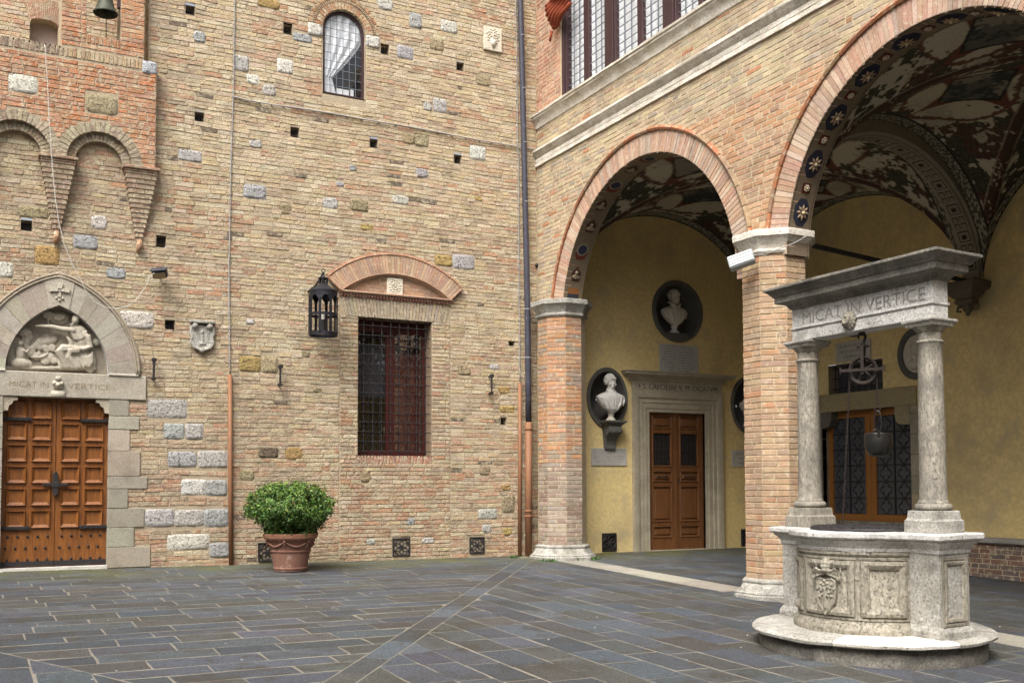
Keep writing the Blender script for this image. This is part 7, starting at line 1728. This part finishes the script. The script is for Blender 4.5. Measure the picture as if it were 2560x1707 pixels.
for s_ in range(6):
    a0 = s_*PI/3; pts = []
    for i in range(9):
        t = i/8; a = a0+t*PI/3; z = ph*(.80-.13*math.sin(PI*t)); r = pb+.05+(pr_-.045-pb-.05)*((z/ph-.57)/.29); pts.append((gx_+(r+.006)*math.cos(a), gy_+(r+.006)*math.sin(a), g0+z))
    m.tube(pts, [.009+.009*math.sin(PI*i/8) for i in range(9)], 6); q = pts[0]; m.ball(q, .03, 8, 6); m.tube([q, (q[0], q[1], q[2]-.07)], [.018, .008], 6)
m.build('swag_relief', m_terra, pt, smooth=True)
m = MB(); m.lathe([(0, ph*.9), (pr_-.05, ph*.9)], (gx_, gy_, g0), 24, caps=False); m.build('soil', m_bark, pt)
bh = thing('round_bush', (gx_, gy_, g0+ph*.9), 'dense round green bush growing in the terracotta pot', 'bush')
zb0 = g0+ph-.02; ztp = onA(719, 1203, gy_)[1]; BH = ztp-zb0; BW = .66
m = MB()
for s_ in range(26):
    a = R.uniform(0, 2*PI); e_ = R.uniform(.2, 1.1); p = Vector((gx_+R.uniform(-.08, .08), gy_+R.uniform(-.08, .08), zb0-.05)); pts = [p]
    for i in range(4): p = p+Vector((math.cos(a)*math.cos(e_), math.sin(a)*math.cos(e_), math.sin(e_)))*.13+Vector((R.uniform(-.02, .02), R.uniform(-.02, .02), R.uniform(-.01, .02))); pts.append(p)
    m.tube(pts, [.011, .009, .006, .004, .003], 5)
m.build('stems', m_bark, bh)
lv, lf_, lc = [], [], []
clumps = []
for i in range(520):
    a = R.uniform(0, 2*PI); e_ = math.asin(R.uniform(-.42, 1)); rr = R.uniform(.62, 1.0) if R.random() < .8 else R.uniform(.3, .6)
    lump = 1+.12*mnoise.noise(Vector((math.cos(a)*2.2, math.sin(a)*2.2, e_*2.5)))
    x = BW*rr*lump*math.cos(e_)*math.cos(a)*1.0; y = BW*.95*rr*lump*math.cos(e_)*math.sin(a); z = BH*.47+BH*.53*rr*lump*math.sin(e_)*(1.0 if e_ > 0 else .85)
    if e_ < 0: x *= 1-.28*(-e_); y *= 1-.28*(-e_)
    clumps.append((x, y, max(z, .03), rr))
for i in range(230):
    a = R.uniform(0, 2*PI); rr = math.sqrt(R.uniform(0, 1)); zz = R.uniform(.0, .5)*BH; wz = BW*(.55+.45*min(1, zz/(.42*BH)))
    clumps.append((wz*rr*math.cos(a)*.92, wz*rr*math.sin(a)*.9, zz, rr))
for i in range(34):
    a = R.uniform(0, 2*PI); e_ = math.asin(R.uniform(-.2, 1)); rr = R.uniform(1.0, 1.09)
    clumps.append((BW*rr*math.cos(e_)*math.cos(a), BW*.95*rr*math.cos(e_)*math.sin(a), BH*.47+BH*.53*rr*math.sin(e_), 2))
for cx, cy, cz, rr in clumps:
    tone = R.uniform(.75, 1.3)
    for q in range(46 if rr < 1.5 else 12):
        d = Vector((R.gauss(0, 1), R.gauss(0, 1), R.gauss(0, 1))).normalized()*R.uniform(.01, .088); c_ = Vector((gx_+cx, gy_+cy, zb0+cz))+d
        n_ = (d.normalized()+Vector((R.uniform(-.7, .7), R.uniform(-.7, .7), R.uniform(-.2, .9)))+Vector((cx, cy, cz-BH*.4)).normalized()*.6).normalized(); t_ = n_.cross(Vector((R.uniform(-1, 1), R.uniform(-1, 1), R.uniform(-1, 1)))).normalized(); b_ = n_.cross(t_); L_ = R.uniform(.014, .023); W_ = L_*.55
        i0 = len(lv); lv += [c_-t_*L_, c_+b_*W_+n_*.002, c_+t_*L_, c_-b_*W_+n_*.002]; lf_.append((i0, i0+1, i0+2, i0+3))
        young = R.random() < .12+.4*max(0, cz/BH-.4)*(rr > .7); g_ = (.135, .215, .025) if young else ((.05, .11, .018) if R.random() < .985 else (.16, .10, .03)); lc.append(tuple(v*tone*R.uniform(.8, 1.2) for v in g_))
m = MB(); m.v = [tuple(v) for v in lv]; m.f = lf_; m.c = lc; m.build('foliage', m_leaf, bh, kind='stuff')
# weeds at the first pier foot, litter specks on the paving
m = MB()
for cx, cy in ((-.42, -.98), (-.3, -1.02), (.55, -1.02), (.1, -1.08), (-.62, -.25)):
    for q in range(26):
        a = R.uniform(0, 2*PI); p = Vector((cx+R.gauss(0, .05), cy+R.gauss(0, .04), gz(cx, cy))); d = Vector((math.cos(a)*.02, math.sin(a)*.02, R.uniform(.02, .05))); s_ = Vector((-math.sin(a), math.cos(a), 0))*.009
        m.add([p-s_, p+s_, p+d+s_*.6, p+d-s_*.6], [(0, 1, 2, 3)])
tag(m.build('weeds', m_weed), 'small green weeds at the foot of the first arcade pier', 'weeds', kind='stuff')
m = MB()
for q in range(60):
    x, y = R.uniform(-9, 1), R.uniform(-11, -.4); z = gz(x, y)+.008; r = R.uniform(.006, .016); m.add([(x-r, y, z), (x, y-r*.6, z), (x+r, y, z+.003), (x, y+r*.6, z)], [(0, 1, 2, 3)])
tag(m.build('pale_litter', m_curt), 'tiny pale specks of litter and petals scattered on the dark paving', 'litter', kind='stuff')
